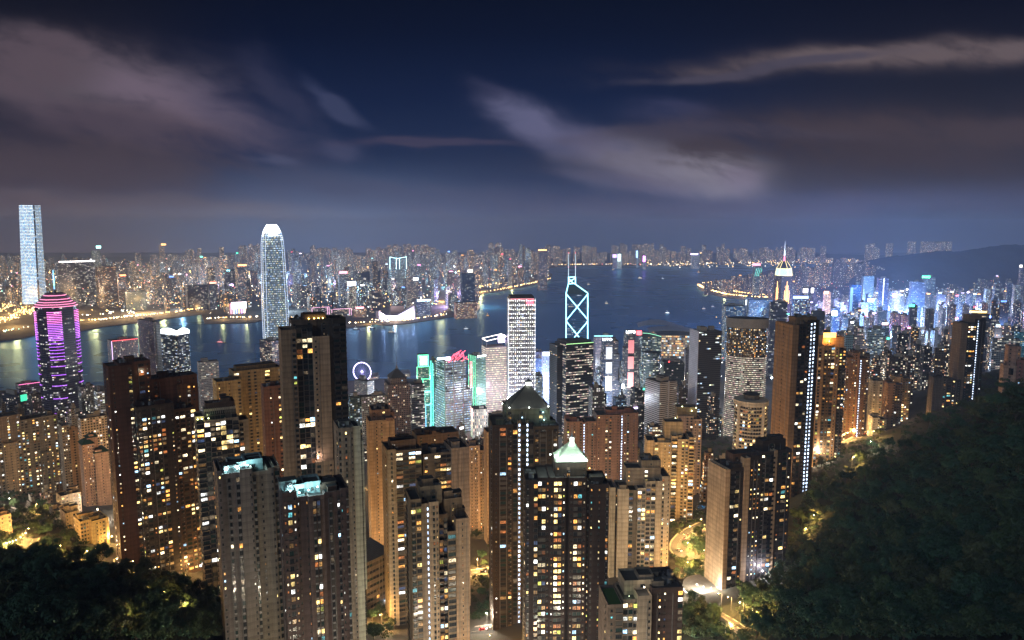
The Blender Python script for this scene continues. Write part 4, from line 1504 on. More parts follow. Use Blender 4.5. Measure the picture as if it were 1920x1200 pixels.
class City:
    """A city building: an Empty at its foot with walls, crown, signs and masts as parts."""

    def __init__(self, name, label, pl, pm, pr, ptop, Y, e=20, depth=None, cat='office tower', zb=None, group=None, pyref=None, foot=True):
        py = pyref or (ptop + 60)
        self.C, self.yaw, self.a, self.b = plan(pl, pm, pr, Y, e, py, depth)
        if zb is None:
            c, s = math.cos(self.yaw), math.sin(self.yaw)
            pts = [(self.C.x + u * c - v * s, self.C.y + u * s + v * c) for u in (0, self.a) for v in (0, self.b)]
            zb = base_under(pts) - 2
            zb = max(zb, 2.0)
        self.zb = zb
        self.H = zat(ptop, Y) - zb
        self.root = thing(name, label, cat, (self.C.x, self.C.y, zb), self.yaw, group)
        if foot:
            c, s = math.cos(self.yaw), math.sin(self.yaw)
            FOOT.append((self.C.x + self.a / 2 * c - self.b / 2 * s, self.C.y + self.a / 2 * s + self.b / 2 * c, .6 * math.hypot(self.a, self.b)))
        BUILT.append(((pl + pr) / 2, ptop, Y, label))

    def z(self, py, dY=0):
        return zat(py, self.C.y + dY) - self.zb

    def u(self, px, py, w=0.0):
        k = kx(px, py)
        c, s = math.cos(self.yaw), math.sin(self.yaw)
        ox, oy = self.C.x - w * s, self.C.y + w * c
        return (k * oy - ox) / (c - k * s)

    def walls(self, poly, z0, z1, color, lit=.3, glow=1.5, warm=.5, win_w=.6, win_h=.55, run=1.0, cw=3.2, fh=3.4, poly2=None, part='wall', top=None, mat=None, even=0.0):
        mb = MB()
        mb.prism(poly, z0, z1, mat or FACADE, top or ROOF, cw, fh, poly2)
        o = mb.build(part, self.root, color=color)
        for k, v in (('lit', lit), ('glow', glow), ('warm', warm), ('win_w', win_w), ('win_h', win_h), ('run', run), ('even', even)):
            o[k] = float(v)
        return o

    def rect(self, x0=0.0, x1=1.0, y0=0.0, y1=1.0, inset=0.0):
        a, b = self.a, self.b
        return [(a * x0 + inset, b * y0 + inset), (a * x1 - inset, b * y0 + inset), (a * x1 - inset, b * y1 - inset), (a * x0 + inset, b * y1 - inset)]

    def part(self, name, mb, color=None):
        return mb.build(name, self.root, color=color)

    def sign(self, px0, px1, py0, py1, color, strength=6, w=-0.6, name='sign'):
        mb = MB()
        u0, u1 = self.u(px0, py0), self.u(px1, py0)
        mb.box(u0, u1, w, w + .5, self.z(py1), self.z(py0), glowing(color, strength))
        return self.part(name, mb)

    def text(self, body, px0, py0, height_px, color, strength, w=-1.2, name='sign_lettering', parent=None):
        cu = bpy.data.curves.new(name, 'FONT')
        cu.body = body
        s = height_px / FPX * self.C.y / .72
        cu.size = s
        cu.extrude = 0.15
        cu.offset = s * 0.02
        cu.materials.append(glowing(color, strength))
        tmp = bpy.data.objects.new('tmp', cu)
        COL.objects.link(tmp)
        me = bpy.data.meshes.new_from_object(tmp.evaluated_get(bpy.context.evaluated_depsgraph_get()))
        bpy.data.objects.remove(tmp)
        o = link(name, me, parent or self.root, (self.u(px0, py0), w, self.z(py0)))
        o.rotation_euler = (R(90), 0, 0)
        return o

    def roofkit(self, color=None, n=2, rnd=None, mast=0):
        r = rnd or rng
        a, b, H = self.a, self.b, self.H
        mb = MB()
        for _ in range(n):
            x, y = r.uniform(.15, .6) * a, r.uniform(.15, .6) * b
            mb.box(x, x + r.uniform(.2, .35) * a, y, y + r.uniform(.2, .35) * b, H + .02, H + r.uniform(3, 8), CONCRETE, ROOF)
        pr = self.part('plant_room', mb)
        if mast:
            mb = MB()
            mb.tube((a / 2, b / 2, H), (a / 2, b / 2, H + mast), .5, DARKMETAL, 5, .15)
            mb.build('mast', pr)


def neon(B, segs, r, color, strength, name='neon_tube'):
    mb = MB()
    for p, q in segs:
        mb.tube(p, q, r, glowing(color, strength), 5)
    return B.part(name, mb)


def simple(name, label, pl, pm, pr, ptop, Y, color, e=20, cat='office tower', depth=None, zb=None, kit=2, mast=0, **kw):
    B = City(name, label, pl, pm, pr, ptop, Y, e, depth, cat, zb)
    B.walls(B.rect(), 0, B.H, lin(color), **kw)
    if kit:
        B.roofkit(n=kit, mast=mast)
    return B


WHITE, PURPLE, MAGENTA, CYAN, GREEN, RED, BLUE, ORANGE, LILAC = (1, 1, 1), (.50, .12, 1), (1, .16, .55), (.25, .85, 1), (.06, 1, .55), (1, .06, .10), (.12, .32, 1), (1, .42, .08), (.75, .6, 1)

# --- purple-lit skyscraper
B = City('skyscraper', 'skyscraper striped with purple and magenta light bars, with a pink stepped crown and spire', 76, 98, 151, 577, 1330, 30, 42)
a, H = 58.0 * 1330 / 1330 * .80, B.H
cx_, cy_ = B.u(113, 680, 24), 24.0
half = 29.0


def ngon(c, r, n, ph):
    return [(c[0] + r * math.cos(2 * math.pi * i / n + ph), c[1] + r * math.sin(2 * math.pi * i / n + ph)) for i in range(n)]


B.walls(ngon((cx_, cy_), 34, 8, R(22.5)), 0, H, lin((70, 62, 84)), lit=.26, glow=1.2, warm=.35, win_w=.9, win_h=.4, run=4, cw=3.0, fh=4.2)
for k in range(4):
    ang = R(-90 + 45 * (k * 2 - 1)) + R(8)
    c = (cx_ + 30 * math.cos(ang), cy_ + 30 * math.sin(ang))
    tx, ty = -math.sin(ang), math.cos(ang)
    nx, ny = math.cos(ang), math.sin(ang)
    hw = 11
    poly = [(c[0] - tx * hw - nx * 4, c[1] - ty * hw - ny * 4), (c[0] - tx * hw + nx * 3, c[1] - ty * hw + ny * 3), (c[0] + nx * 5.5, c[1] + ny * 5.5), (c[0] + tx * hw + nx * 3, c[1] + ty * hw + ny * 3), (c[0] + tx * hw - nx * 4, c[1] + ty * hw - ny * 4)]
    B.walls(poly, 0, H - 8, lin((84, 70, 100)), lit=.3, glow=1.0, warm=.4, win_w=.92, win_h=.45, run=3, cw=3, fh=4.2, part='corner_bay')
    mb = MB()
    z = H - 9
    step = 3.2
    n = 0
    while z > 15:
        f = max(0, (H - z) / H)
        colr = (1, .22, .75) if f < .12 else ((.66, .18, 1) if f < .25 else PURPLE)
        m = glowing(colr, 3.6 if f < .3 else 3.0)
        p2 = [(c[0] + (x - c[0]) * 1.03 + nx * .3, c[1] + (y - c[1]) * 1.03 + ny * .3) for x, y in poly]
        mb = MB()
        for i in (0, 1, 2, 3):
            mb.tube((*p2[i], z), (*p2[i + 1], z), .5, m, 4)
        B.part('light_bar', mb)
        n += 1
        z -= 3.3 if n < 17 else (6.2 if n < 23 else 12.5 + (n - 23) * 4)
for i, (r, h0, h1) in enumerate(((36, 0, 4), (33, 4, 8), (28, 8, 13), (24, 13, 20), (18, 20, 25))):
    mb = MB()
    mb.prism(ngon((cx_, cy_), r, 8, R(22.5)), H + h0 + .02, H + h1, plain('crown_metal', (.32, .2, .26), .4, .2), poly2=ngon((cx_, cy_), r - 1.5, 8, R(22.5)))
    pr_ = ngon((cx_, cy_), r + .3, 8, R(22.5))
    for q in range(8):
        mb.tube((*pr_[q], H + h0 + .6), (*pr_[(q + 1) % 8], H + h0 + .6), .55, glowing((1, .28, .5), 3.4), 4)
    B.part('stepped_crown', mb)
mb = MB()
zs = H + 25
mb.cone((cx_, cy_), zs, zs + 7, 4, 1.2, 8, METAL)
mb.cone((cx_, cy_), zs + 7, zs + 14, 1.1, .9, 8, glowing((.2, .5, 1), 3))
mb.cone((cx_, cy_), zs + 14, zs + 19, 1.8, .8, 8, glowing((.3, 1, .5), 3))
mb.cone((cx_, cy_), zs + 19, B.z(508), 1.3, .25, 8, glowing((.2, .6, 1), 5))
B.part('spire', mb)

# --- tapering glass tower with the white crown
B = City('skyscraper', 'tallest waterfront skyscraper, tapering glass shaft with blazing white crown of fins', 490, 494, 538, 470, 1880, 6, 56)
c0 = (B.a / 2, B.b / 2)
h0 = B.a / 2


def rsq(c, r, k=.22):
    q = r * (1 - k)
    return [(c[0] + x * r_, c[1] + y * s_) for x, y, r_, s_ in ((-1, -1, q, r), (1, -1, q, r), (1, -1, r, q), (1, 1, r, q), (1, 1, q, r), (-1, 1, q, r), (-1, 1, r, q), (-1, -1, r, q))]


prof = [(660, 24.6), (560, 24.2), (515, 22.6), (480, 21.6), (455, 20.4), (444, 19.0), (436, 16.6)]
mx = h0 / 23.5
for i in range(len(prof) - 1):
    z0 = 0 if i == 0 else B.z(prof[i][0], 28)
    z1 = B.z(prof[i + 1][0], 28)
    colr = (96, 128, 150)
    g = (1.1, 1.0, 1.0, 1.4, 2.2, 3)[i]
    l = (.55, .5, .42, .6, .85, .95)[i]
    B.walls(rsq(c0, prof[i][1] * mx), z0, z1, lin(colr), lit=l * 2.4, glow=g * .85, warm=.10, win_w=1.0, win_h=.5, run=8, cw=2.4, fh=5.6, even=.12, poly2=rsq(c0, prof[i + 1][1] * mx), part='shaft')
mb = MB()
for i in range(len(prof) - 1):
    a_, b_ = rsq(c0, prof[i][1] * mx + .4), rsq(c0, prof[i + 1][1] * mx + .4)
    z0 = 0 if i == 0 else B.z(prof[i][0], 28)
    z1 = B.z(prof[i + 1][0], 28)
    for q in range(8):
        mb.tube((*a_[q], z0), (*b_[q], z1), .55, glowing((.62, .75, 1), 1.6), 4)
B.part('edge_lights', mb)
mb = MB()
zc0, zc1 = B.z(443, 28), B.z(421, 28)
for q in range(40):
    t = 2 * math.pi * q / 40
    r0, r1 = 18.6 * mx, 9.0 * mx
    dx_, dy_ = math.cos(t), math.sin(t)
    rr0 = min(r0 / max(abs(dx_), abs(dy_)), r0 * 1.18)
    rr1 = min(r1 / max(abs(dx_), abs(dy_)), r1 * 1.2)
    pts = [(c0[0] + dx_ * (rr0 + (rr1 - rr0) * f ** 1.7), c0[1] + dy_ * (rr0 + (rr1 - rr0) * f ** 1.7), zc0 + (zc1 - zc0) * f) for f in (0, .25, .5, .75, .92 if q % 2 else 1)]
    mb.path(pts, .65, glowing((.86, .94, 1), 5), 4)
B.part('crown_fins', mb)
mb = MB()
mb.prism(rsq(c0, 16.8 * mx), B.z(446, 28), B.z(433, 28), glowing((.8, .9, 1), 3.2), poly2=rsq(c0, 13 * mx))
B.part('crown_lantern', mb)

# --- the LED-striped tower across the water, its top lost in cloud
B = City('skyscraper', 'giant tower across the water striped with white-blue light lines, its top in the cloud', 47, 49, 88, 384, 3600, 10, 80, zb=3, pyref=570)
zt = B.H
x0_, x1_ = B.u(48, 575), B.u(88, 575)
t0_, t1_ = B.u(40.5, 384), B.u(76, 384)
for nm, f0, f1, y0 in (('wall', 0.0, .60, 0), ('corner_slot', .60, .69, 3), ('wall', .69, 1.0, 0)):
    b0, b1 = x0_ + (x1_ - x0_) * f0, x0_ + (x1_ - x0_) * f1
    c0_, c1_ = t0_ + (t1_ - t0_) * f0, t0_ + (t1_ - t0_) * f1
    poly = [(b0, y0), (b1, y0), (b1, 70), (b0, 70)]
    pol2 = [(c0_, y0 + 3), (c1_, y0 + 3), (c1_, 66), (c0_, 66)]
    dark = nm == 'corner_slot'
    B.walls(poly, 22, zt, lin((40, 62, 92)) if not dark else lin((30, 40, 56)), lit=1.9 if not dark else .12, glow=3.0 if f0 == 0 else 1.7, warm=0.0, win_w=1.0, win_h=.55, run=9, even=.8, cw=4, fh=7.2, poly2=pol2, part=nm)
B.walls([(x0_ - 2, -2), (x1_ + 2, -2), (x1_ + 2, 74), (x0_ - 2, 74)], 0, 22, lin((70, 64, 64)), lit=.3, glow=1.2, warm=.8, part='podium')

# --- waterfront hotels and the lit-crown tower
B = simple('hotel', 'low white waterfront hotel block with red roof-edge lamps, left of the pale slab', 205, 214, 262, 640, 1560, (188, 186, 190), 14, 'hotel', lit=.42, glow=1.5, warm=.85, win_w=.35, win_h=.5, fh=3.6, kit=1)
neon(B, [((0, -.4, B.H + .5), (B.a, -.4, B.H + .5))], .5, (1, .1, .12), 4, 'roof_edge_lamps')
neon(B, [((-.5, 1, 20), (-.5, 1, B.H))], .6, (.9, .6, 1), 2.5, 'corner_light')
B = simple('office_tower', 'pale twin-slab waterfront tower between the low white hotel and the lit-crown tower', 262, 291, 302, 604, 1500, (150, 150, 154), 24, lit=.35, glow=1.0, warm=.85, win_w=.4, win_h=.4, fh=3.4, cw=3)
B.walls([(B.a * .35, -3), (B.a * 1.05, -3), (B.a * 1.05, -.05), (B.a * .35, -.05)], 0, B.H - 5, lin((190, 205, 205)), lit=.0, part='white_gable')
B = simple('office_tower', 'glass waterfront tower with a blazing white fan crown, left of the tallest skyscraper', 303, 336, 358, 628, 1600, (70, 84, 100), 40, lit=.5, glow=1.0, warm=.2, win_w=.9, win_h=.5, run=3, fh=3.8, kit=0)
mb = MB()
for q in range(18):
    f = q / 17
    x, y = B.a * f, 0
    mb.box(x - .4, x + .4, -.8, 2, B.H, B.H + 8 + 6 * math.sin(f * 3.14), glowing((.92, .96, 1), 5))
    y = B.b * f
    mb.box(-.8, 1.0, y - .4, y + .4, B.H, B.H + 8 + 6 * math.sin(f * 3.14), glowing((.92, .96, 1), 5))
mb.prism(B.rect(inset=1.2), B.H + .02, B.H + 8, glowing((.86, .93, 1), 3.5), poly2=B.rect(inset=5))
B.part('fan_crown', mb)
simple('office_tower', 'low grey slab with ribbed top beside the water, right of the lit-crown tower', 372, 376, 413, 680, 1480, (176, 168, 160), 8, depth=24, lit=.65, glow=.8, warm=.7, win_w=.8, win_h=.35, fh=3.6)
simple('office_tower', 'twin round-cornered office block below the tallest skyscraper', 489, 512, 536, 640, 1660, (120, 112, 120), 35, lit=.62, glow=1.1, warm=.7, win_w=.9, win_h=.45, run=3, fh=3.8)
simple('office_tower', 'pale office slab just right of the tower with two masts', 655, 658, 700, 738, 1500, (150, 146, 150), 24, lit=.4, glow=1.1, warm=.3, win_w=.8, win_h=.5, run=3)
# --- sheung wan blocks around the purple skyscraper
simple('office_tower', 'dark glass block with a green lit roof corner at the lower left', 9, 38, 52, 742, 1180, (60, 62, 76), 30, lit=.25, glow=.9, warm=.5, win_w=.8, win_h=.5).sign(38, 50, 742, 754, GREEN, 1.2)
B = simple('office_tower', 'grey slab with a pink-lit roof edge left of the purple skyscraper', 37, 40, 80, 722, 1240, (130, 120, 136), 10, depth=26, lit=.3, glow=.8, warm=.4, win_w=.8, win_h=.4)
neon(B, [((0, -.5, B.H + .4), (B.a, -.5, B.H + .4))], .5, (1, .2, .5), 2.4, 'roof_edge_lamps')
simple('office_tower', 'narrow dark block at the foot of the purple skyscraper', 60, 64, 82, 740, 1150, (70, 66, 78), 12, lit=.3, glow=.9, warm=.6, win_w=.5, win_h=.6)
simple('office_tower', 'grey pilastered block right of the foot of the purple skyscraper', 150, 156, 182, 726, 1180, (140, 134, 130), 14, lit=.25, glow=.8, warm=.5, win_w=.5, win_h=.6)
simple('office_tower', 'white terraced block with brightly lit floors behind the dark brown cluster', 180, 186, 200, 735, 1150, (190, 190, 190), 14, lit=.5, glow=1.6, warm=.3, win_w=.8, win_h=.5)
simple('office_tower', 'small white louvred block at the far left edge', -14, -8, 8, 768, 1050, (150, 160, 170), 14, lit=.5, glow=1.3, warm=.0, win_w=1, win_h=.45, run=6)
simple('apartment_tower', 'cream rooftop block with lamp-lit terrace between purple skyscraper and dark cluster', 150, 156, 205, 786, 900, (190, 170, 150), 12, 'apartment tower', lit=.2, glow=1.5, warm=.8)

# --- central: white-gridded bank tower
B = City('office_tower', 'tall square tower covered in bright white light grid, red sign at its top', 950, 954, 1003, 560, 1330, 4, 46)
B.walls(B.rect(), 0, B.H, lin((120, 116, 124)), lit=1.9, glow=1.45, warm=.25, win_w=.62, win_h=.5, cw=3.6, fh=3.9)
mb = MB()
nfx = 12
for i in range(nfx + 1):
    for j in range(46):
        zz = B.H - 4 - j * 4.0
        if zz > 20 and j % 2 == 0:
            mb.ball((B.a * i / nfx, -.6, zz), .7, glowing((1, .97, .95), 9))
B.part('facade_lamps', mb)
neon(B, [((-.4, -.4, 30), (-.4, -.4, B.H)), ((B.a + .4, -.4, 30), (B.a + .4, -.4, B.H))], .4, (.85, .9, 1), 1.6, 'corner_light')
B.sign(987, 1000, 563, 572, RED, 5)
B.walls(B.rect(inset=2), B.H + .02, B.H + 4, lin((60, 50, 56)), lit=0, part='plant_room')
B.sign(957, 1001, 560, 561.5, (1, .3, .4), 1.5, name='roof_edge_lamps')

# --- the prism tower with white cross bracing
B = City('skyscraper', 'prism-shaped glass tower outlined by white neon edges and crosses, with twin masts', 1061, 1061.5, 1102.5, 548, 1480, 0, 44)
a, b = B.a, B.b
z = B.z
ux = lambda px, py: B.u(px, py)
GM = lin((24, 84, 132))
B.walls([(0, 0), (a, 0), (a, b), (0, b)], 0, z(552), GM, lit=.22, glow=.7, warm=.2, win_w=.96, win_h=.35, run=3, cw=2.4, fh=3.9, part='shaft')
zt0 = z(552) + .02
mb = MB()
mt = plain('blue_glass_prism', (0.015, 0.06, 0.10), .15)
uL, uR = ux(1066, 533), ux(1078, 532)
fr = [(0, zt0), (a, zt0), (a, z(548)), (uR, z(532)), (uL, z(532)), (0, z(550))]
n_ = len(fr)
mb.face([(x, .3, zz) for x, zz in fr], mt)
mb.face([(x, b - .3, zz) for x, zz in reversed(fr)], mt)
for i in range(n_):
    p, q = fr[i], fr[(i + 1) % n_]
    mb.face([(p[0], .3, p[1]), (p[0], b - .3, p[1]), (q[0], b - .3, q[1]), (q[0], .3, q[1])], mt)
PT = B.part('prism_top', mb)
e1 = (0.32, .85, 1)
f = lambda px, py, w=-.7: (ux(px, py), w, z(py))
segs = [(f(1061.5, 660), f(1061.5, 550)), (f(1102, 660), f(1102, 549)), (f(1061.5, 550), f(1065.5, 533)), (f(1078, 532), f(1102, 549)),
        (f(1061.5, 551), f(1102, 599)), (f(1102, 551), f(1061.5, 601)), (f(1061.5, 602), f(1102, 652)), (f(1102, 602), f(1061.5, 651)), (f(1066, 532), f(1066, 519)), (f(1079, 532), f(1079, 519)), (f(1066, 520), f(1079, 519)), (f(1066, 532), f(1079, 531)), (f(1066, 529), f(1079, 521)), (f(1066, 522), f(1075, 531))]
neon(B, segs, 1.1, e1, 4.0)
neon(B, segs, .5, (.8, 1, 1), 5.0, 'neon_core')
neon(B, [((a + .3, b, 60), (a + .3, b, z(549))), ((a + .3, 0, z(575)), (a + .3, b, z(549)))], .5, e1, 3)
mb = MB()
for px in (1066, 1079):
    mb.tube(f(px, 519, 2), f(px, 474, 2), .5, glowing((.62, .85, 1), 2.0), 5, .25)
    mb.ball(f(px, 474, 2), .9, glowing(RED, 6))
    mb.ball(f(px, 501, 2), .8, glowing(RED, 5))
mb.build('mast', PT)

# --- dark bank slab in front of it
B = City('office_tower', 'dark slab with lit office rows and green roof edge below the neon prism tower', 1040, 1061, 1112, 646, 1290, 28, None)
B.walls(B.rect(), 0, B.H, lin((38, 46, 54)), lit=.5, glow=1.2, warm=.6, win_w=1.0, win_h=.4, run=5, cw=3, fh=4.2, even=.35)
B.walls(B.rect(inset=3), B.H + .02, B.H + 5, lin((40, 46, 52)), lit=0, part='plant_room')
neon(B, [((0, -.5, B.H + .5), (B.a, -.5, B.H + .5))], .5, (.5, 1, .4), 2, 'roof_edge_lamps')
B.walls([(-.2 * B.a, B.b * .3), (0 - .05, B.b * .3), (-.05, B.b), (-.2 * B.a, B.b)], 0, B.H - 3, lin((30, 36, 44)), lit=.1, glow=.8, warm=.9, win_w=.9, win_h=.4, run=3, part='rear_wing')
B = simple('office_tower', 'bluish-white tower blazing at its roof between the light-grid tower and the dark slab', 1016, 1018, 1039, 662, 1560, (190, 196, 220), 6, depth=30, lit=.7, glow=1.5, warm=.1, win_w=.5, win_h=.5, kit=0)
B.sign(1018, 1039, 660, 667, (.7, .78, 1), 5, name='roof_lamps')
simple('office_tower', 'dim lilac slab right of the light-grid tower', 1003, 1005, 1018, 660, 1640, (110, 110, 150), 6, depth=30, lit=.5, glow=.6, warm=.0)
simple('office_tower', 'low louvred white block between the light-grid tower and the dark slab', 998, 1002, 1018, 705, 1420, (140, 150, 170), 8, depth=24, lit=1.0, glow=.9, warm=.1, win_w=1, win_h=.4, run=8)

# --- bright-roofed office, green outlined towers, steel bank
B = City('office_tower', 'cream-lit office tower with a blazing lilac-white roof frame, left of the light-grid tower', 905, 912, 950, 652, 1480, 14, 40)
B.walls(B.rect(), 0, B.H, lin((150, 140, 130)), lit=1.7, glow=1.5, warm=.6, win_w=1.0, win_h=.45, run=6, cw=3, fh=4.6, even=.6)
mb = MB()
q_ = B.rect(inset=1)
for i in range(4):
    p, r_ = q_[i], q_[(i + 1) % 4]
    mb.tube((*p, B.H), (*p, B.H + 14), .6, METAL, 5)
    mb.tube((*p, B.H + 14 + (8 if i in (1, 2) else 0)), (*r_, B.H + 14 + (8 if i in (0, 1) else 0)), .8, glowing((1, .9, .8), 4), 5)
B.part('roof_frame', mb)
B.sign(935, 947, 630, 644, (.86, .66, 1), 12, w=3, name='roof_lamp')
lamp('roof_lamp_light', (B.a * .8, -6, B.H + 16), 60000, (.85, .7, 1), B.root, 2)
B = simple('office_tower', 'glass tower washed green along one side, left of the bright-roofed cream office', 878, 893, 911, 668, 1440, (110, 150, 130), 30, lit=.6, glow=.7, warm=.1, win_w=.9, win_h=.5, run=4)
neon(B, [((-.6, B.b * t, 30), (-.6, B.b * t, B.H)) for t in (.1, .35, .6, .9)], .6, (.1, 1, .45), 1.6, 'green_light')
B.sign(895, 911, 667, 670, (.85, .95, 1), 6, name='roof_lamps')
B = City('office_tower', 'steel-framed bank building with truss braces, red neon on its roof and lit white floors', 815, 834, 884, 678, 1330, 24, None)
B.walls(B.rect(), 0, B.H * .60, lin((112, 110, 118)), lit=1.2, glow=1.0, warm=.03, win_w=.96, win_h=.5, run=6, cw=2.6, fh=4.6, even=.45)
B.walls(B.rect(0.02, .82, .05, .9), B.H * .60 + .02, B.H, lin((104, 104, 112)), lit=.8, glow=1.0, warm=.05, win_w=.96, win_h=.5, run=7, cw=2.6, fh=4.6, even=.45)
mb = MB()
a, H = B.a, B.H
for zz in (.26, .46, .63, .80, .95):
    mb.tube((0, -1, H * zz), (a / 2, -1, H * (zz - .06)), .7, METAL, 5)
    mb.tube((a / 2, -1, H * (zz - .06)), (a, -1, H * zz), .7, METAL, 5)
    mb.tube((0, -1, H * zz), (a, -1, H * zz), .55, METAL, 5)
for x in (0, .32, .68, 1):
    mb.tube((a * x, -1.2, 0), (a * x, -1.2, H * (1.02 if x < .9 else .62)), 1.0, METAL, 6)
B.part('truss_frame', mb)
zig = [(.0, 0), (.14, .03), (.28, .10), (.36, .035), (.48, .13), (.55, .05), (.68, .12), (.75, .03), (.95, .0)]
pts = [(a * (.12 + x * .8), -1.5, H * (1.0 + y * .9)) for x, y in zig]
neon(B, list(zip(pts[:-1], pts[1:])) + [((pts[i][0] - 5, -1.5, pts[i][2] - 6), (pts[i][0] + 6, -1.5, pts[i][2] + 2)) for i in range(1, 8)], .7, (1, .08, .16), 3.6, 'red_roof_neon')
neon(B, [((a * 1.0, -1.6, H * .62), (a * 1.0, -1.6, H * .97)), ((a * .95, -1.6, H * .62), (a * .95, -1.6, H * .97))], .7, (1, .1, .18), 3.0, 'red_side_neon')
B.sign(838, 846, 671, 677, (.9, .65, 1), 12, w=4, name='roof_lamp')
B.sign(822, 842, 671, 675, (.6, .85, 1), 6, w=6, name='roof_edge_lamps')
B = City('office_tower', 'stepped slim tower outlined in green and cyan neon with a bright white top screen', 783, 785, 803, 666, 1360, 6, 22)
lv = [(666, 687, 784, 803), (688, 711, 782, 805), (711, 734, 793, 807), (735, 759, 796, 808), (760, 782, 798, 807)]
for i, (y0, y1, p0, p1) in enumerate(lv):
    u0, u1 = B.u(p0, y0), B.u(p1, y0)
    z0, z1 = (B.z(y1) if i < 4 else 0), B.z(y0)
    B.walls([(u0, 0), (u1, 0), (u1, 20), (u0, 20)], z0 + .05, z1, lin((60, 110, 100)), lit=.8, glow=.8, warm=.6, win_w=.8, win_h=.5, run=2, part='stage')
    cc = ((.1, 1, .55), (.1, 1, .4), (.1, 1, .55), (.2, 1, .9), (.15, .6, 1))[i]
    q_ = [(u0, -.5, z0), (u1, -.5, z0), (u1, -.5, z1), (u0, -.5, z1)]
    neon(B, [(q_[k], q_[(k + 1) % 4]) for k in range(4)], .55, cc, 3.2)
mb = MB()
u0, u1 = B.u(787, 668), B.u(801, 668)
mb.box(u0, u1, -.4, -.1, B.z(685), B.z(668), glowing((.85, 1, .95), 2.4))
B.part('screen', mb)
B.walls([(B.u(783, 700), 1), (B.u(796, 700), 1), (B.u(796, 700), 18), (B.u(783, 700), 18)], 0, B.z(711) - .1, lin((70, 76, 80)), lit=.5, glow=1, warm=.6, part='lower_wing')
B = simple('office_tower', 'slim slab edged in green-cyan light between the neon-outlined tower and the steel bank', 806, 809, 822, 676, 1375, (110, 120, 120), 14, lit=.3, glow=.8, warm=.1)
neon(B, [((-.5, -.5, 10), (-.5, -.5, B.H)), ((3, -.6, 10), (3, -.6, B.H - 5))], .8, (.1, .9, .7), 2.6)
B = City('office_tower', 'brown stone office tower with a dark pyramid roof and a spire', 725, 729, 770, 722, 1200, 10, 38)
B.walls(B.rect(), 0, B.H, lin((126, 104, 96)), lit=.22, glow=1.1, warm=.8, win_w=.55, win_h=.6, cw=3.2, fh=3.5)
B.walls(B.rect(inset=5), B.H + .02, B.H + 10, lin((126, 108, 98)), lit=.1, glow=.8, warm=.8, part='upper_storey')
mb = MB()
mb.prism(B.rect(inset=4), B.H + 10.02, B.H + 24, plain('slate_roof', (.05, .055, .06), .6), poly2=B.rect(.46, .54, .46, .54))
mb.tube((B.a / 2, B.b / 2, B.H + 24), (B.a / 2, B.b / 2, B.z(672)), .45, METAL, 5, .1)
mb.cone((B.a / 2, B.b / 2), B.H + 24, B.H + 29, 2.2, 1.2, 8, METAL)
B.part('pyramid_roof', mb)
simple('office_tower', 'dark stepped office with a white-lit roof just right of the pyramid-roofed stone office', 770, 773, 797, 722, 1260, (90, 96, 100), 12, depth=30, lit=.45, glow=1.2, warm=.5, win_w=.95, win_h=.4, run=4)
simple('office_tower', 'white office slab behind the pyramid-roofed stone office, near the lit wheel', 666, 690, 703, 716, 1420, (170, 168, 172), 40, lit=.5, glow=1.0, warm=.7, win_w=.6, win_h=.45)
simple('office_block', 'low cream block with lit roof garden below the white office slab', 676, 680, 726, 745, 1180, (170, 160, 146), 12, 'office block', lit=.4, glow=1.2, warm=.5)
simple('office_block', 'teal-lit glass block at the right foot of the tower with two masts', 654, 658, 679, 745, 1120, (40, 74, 78), 16, 'office block', lit=.5, glow=.6, warm=.0, win_w=.9, win_h=.6)
B = simple('court_house', 'small white colonnaded building flooded with white light below the steel bank', 884, 887, 914, 768, 1290, (215, 205, 190), 8, 'court house', depth=30, lit=.5, glow=2.0, warm=.7, win_w=.4, win_h=.7, fh=6, kit=1)
for q in range(4):
    lamp('facade_floodlight', (B.a * (q + .5) / 4, -7, 4), 26000, (1, .92, .8), B.root, 1)
simple('office_block', 'dark roofed block in front of the flood-lit white building', 915, 918, 950, 778, 1180, (60, 58, 54), 10, 'office block', lit=.3, glow=1.2, warm=.8)

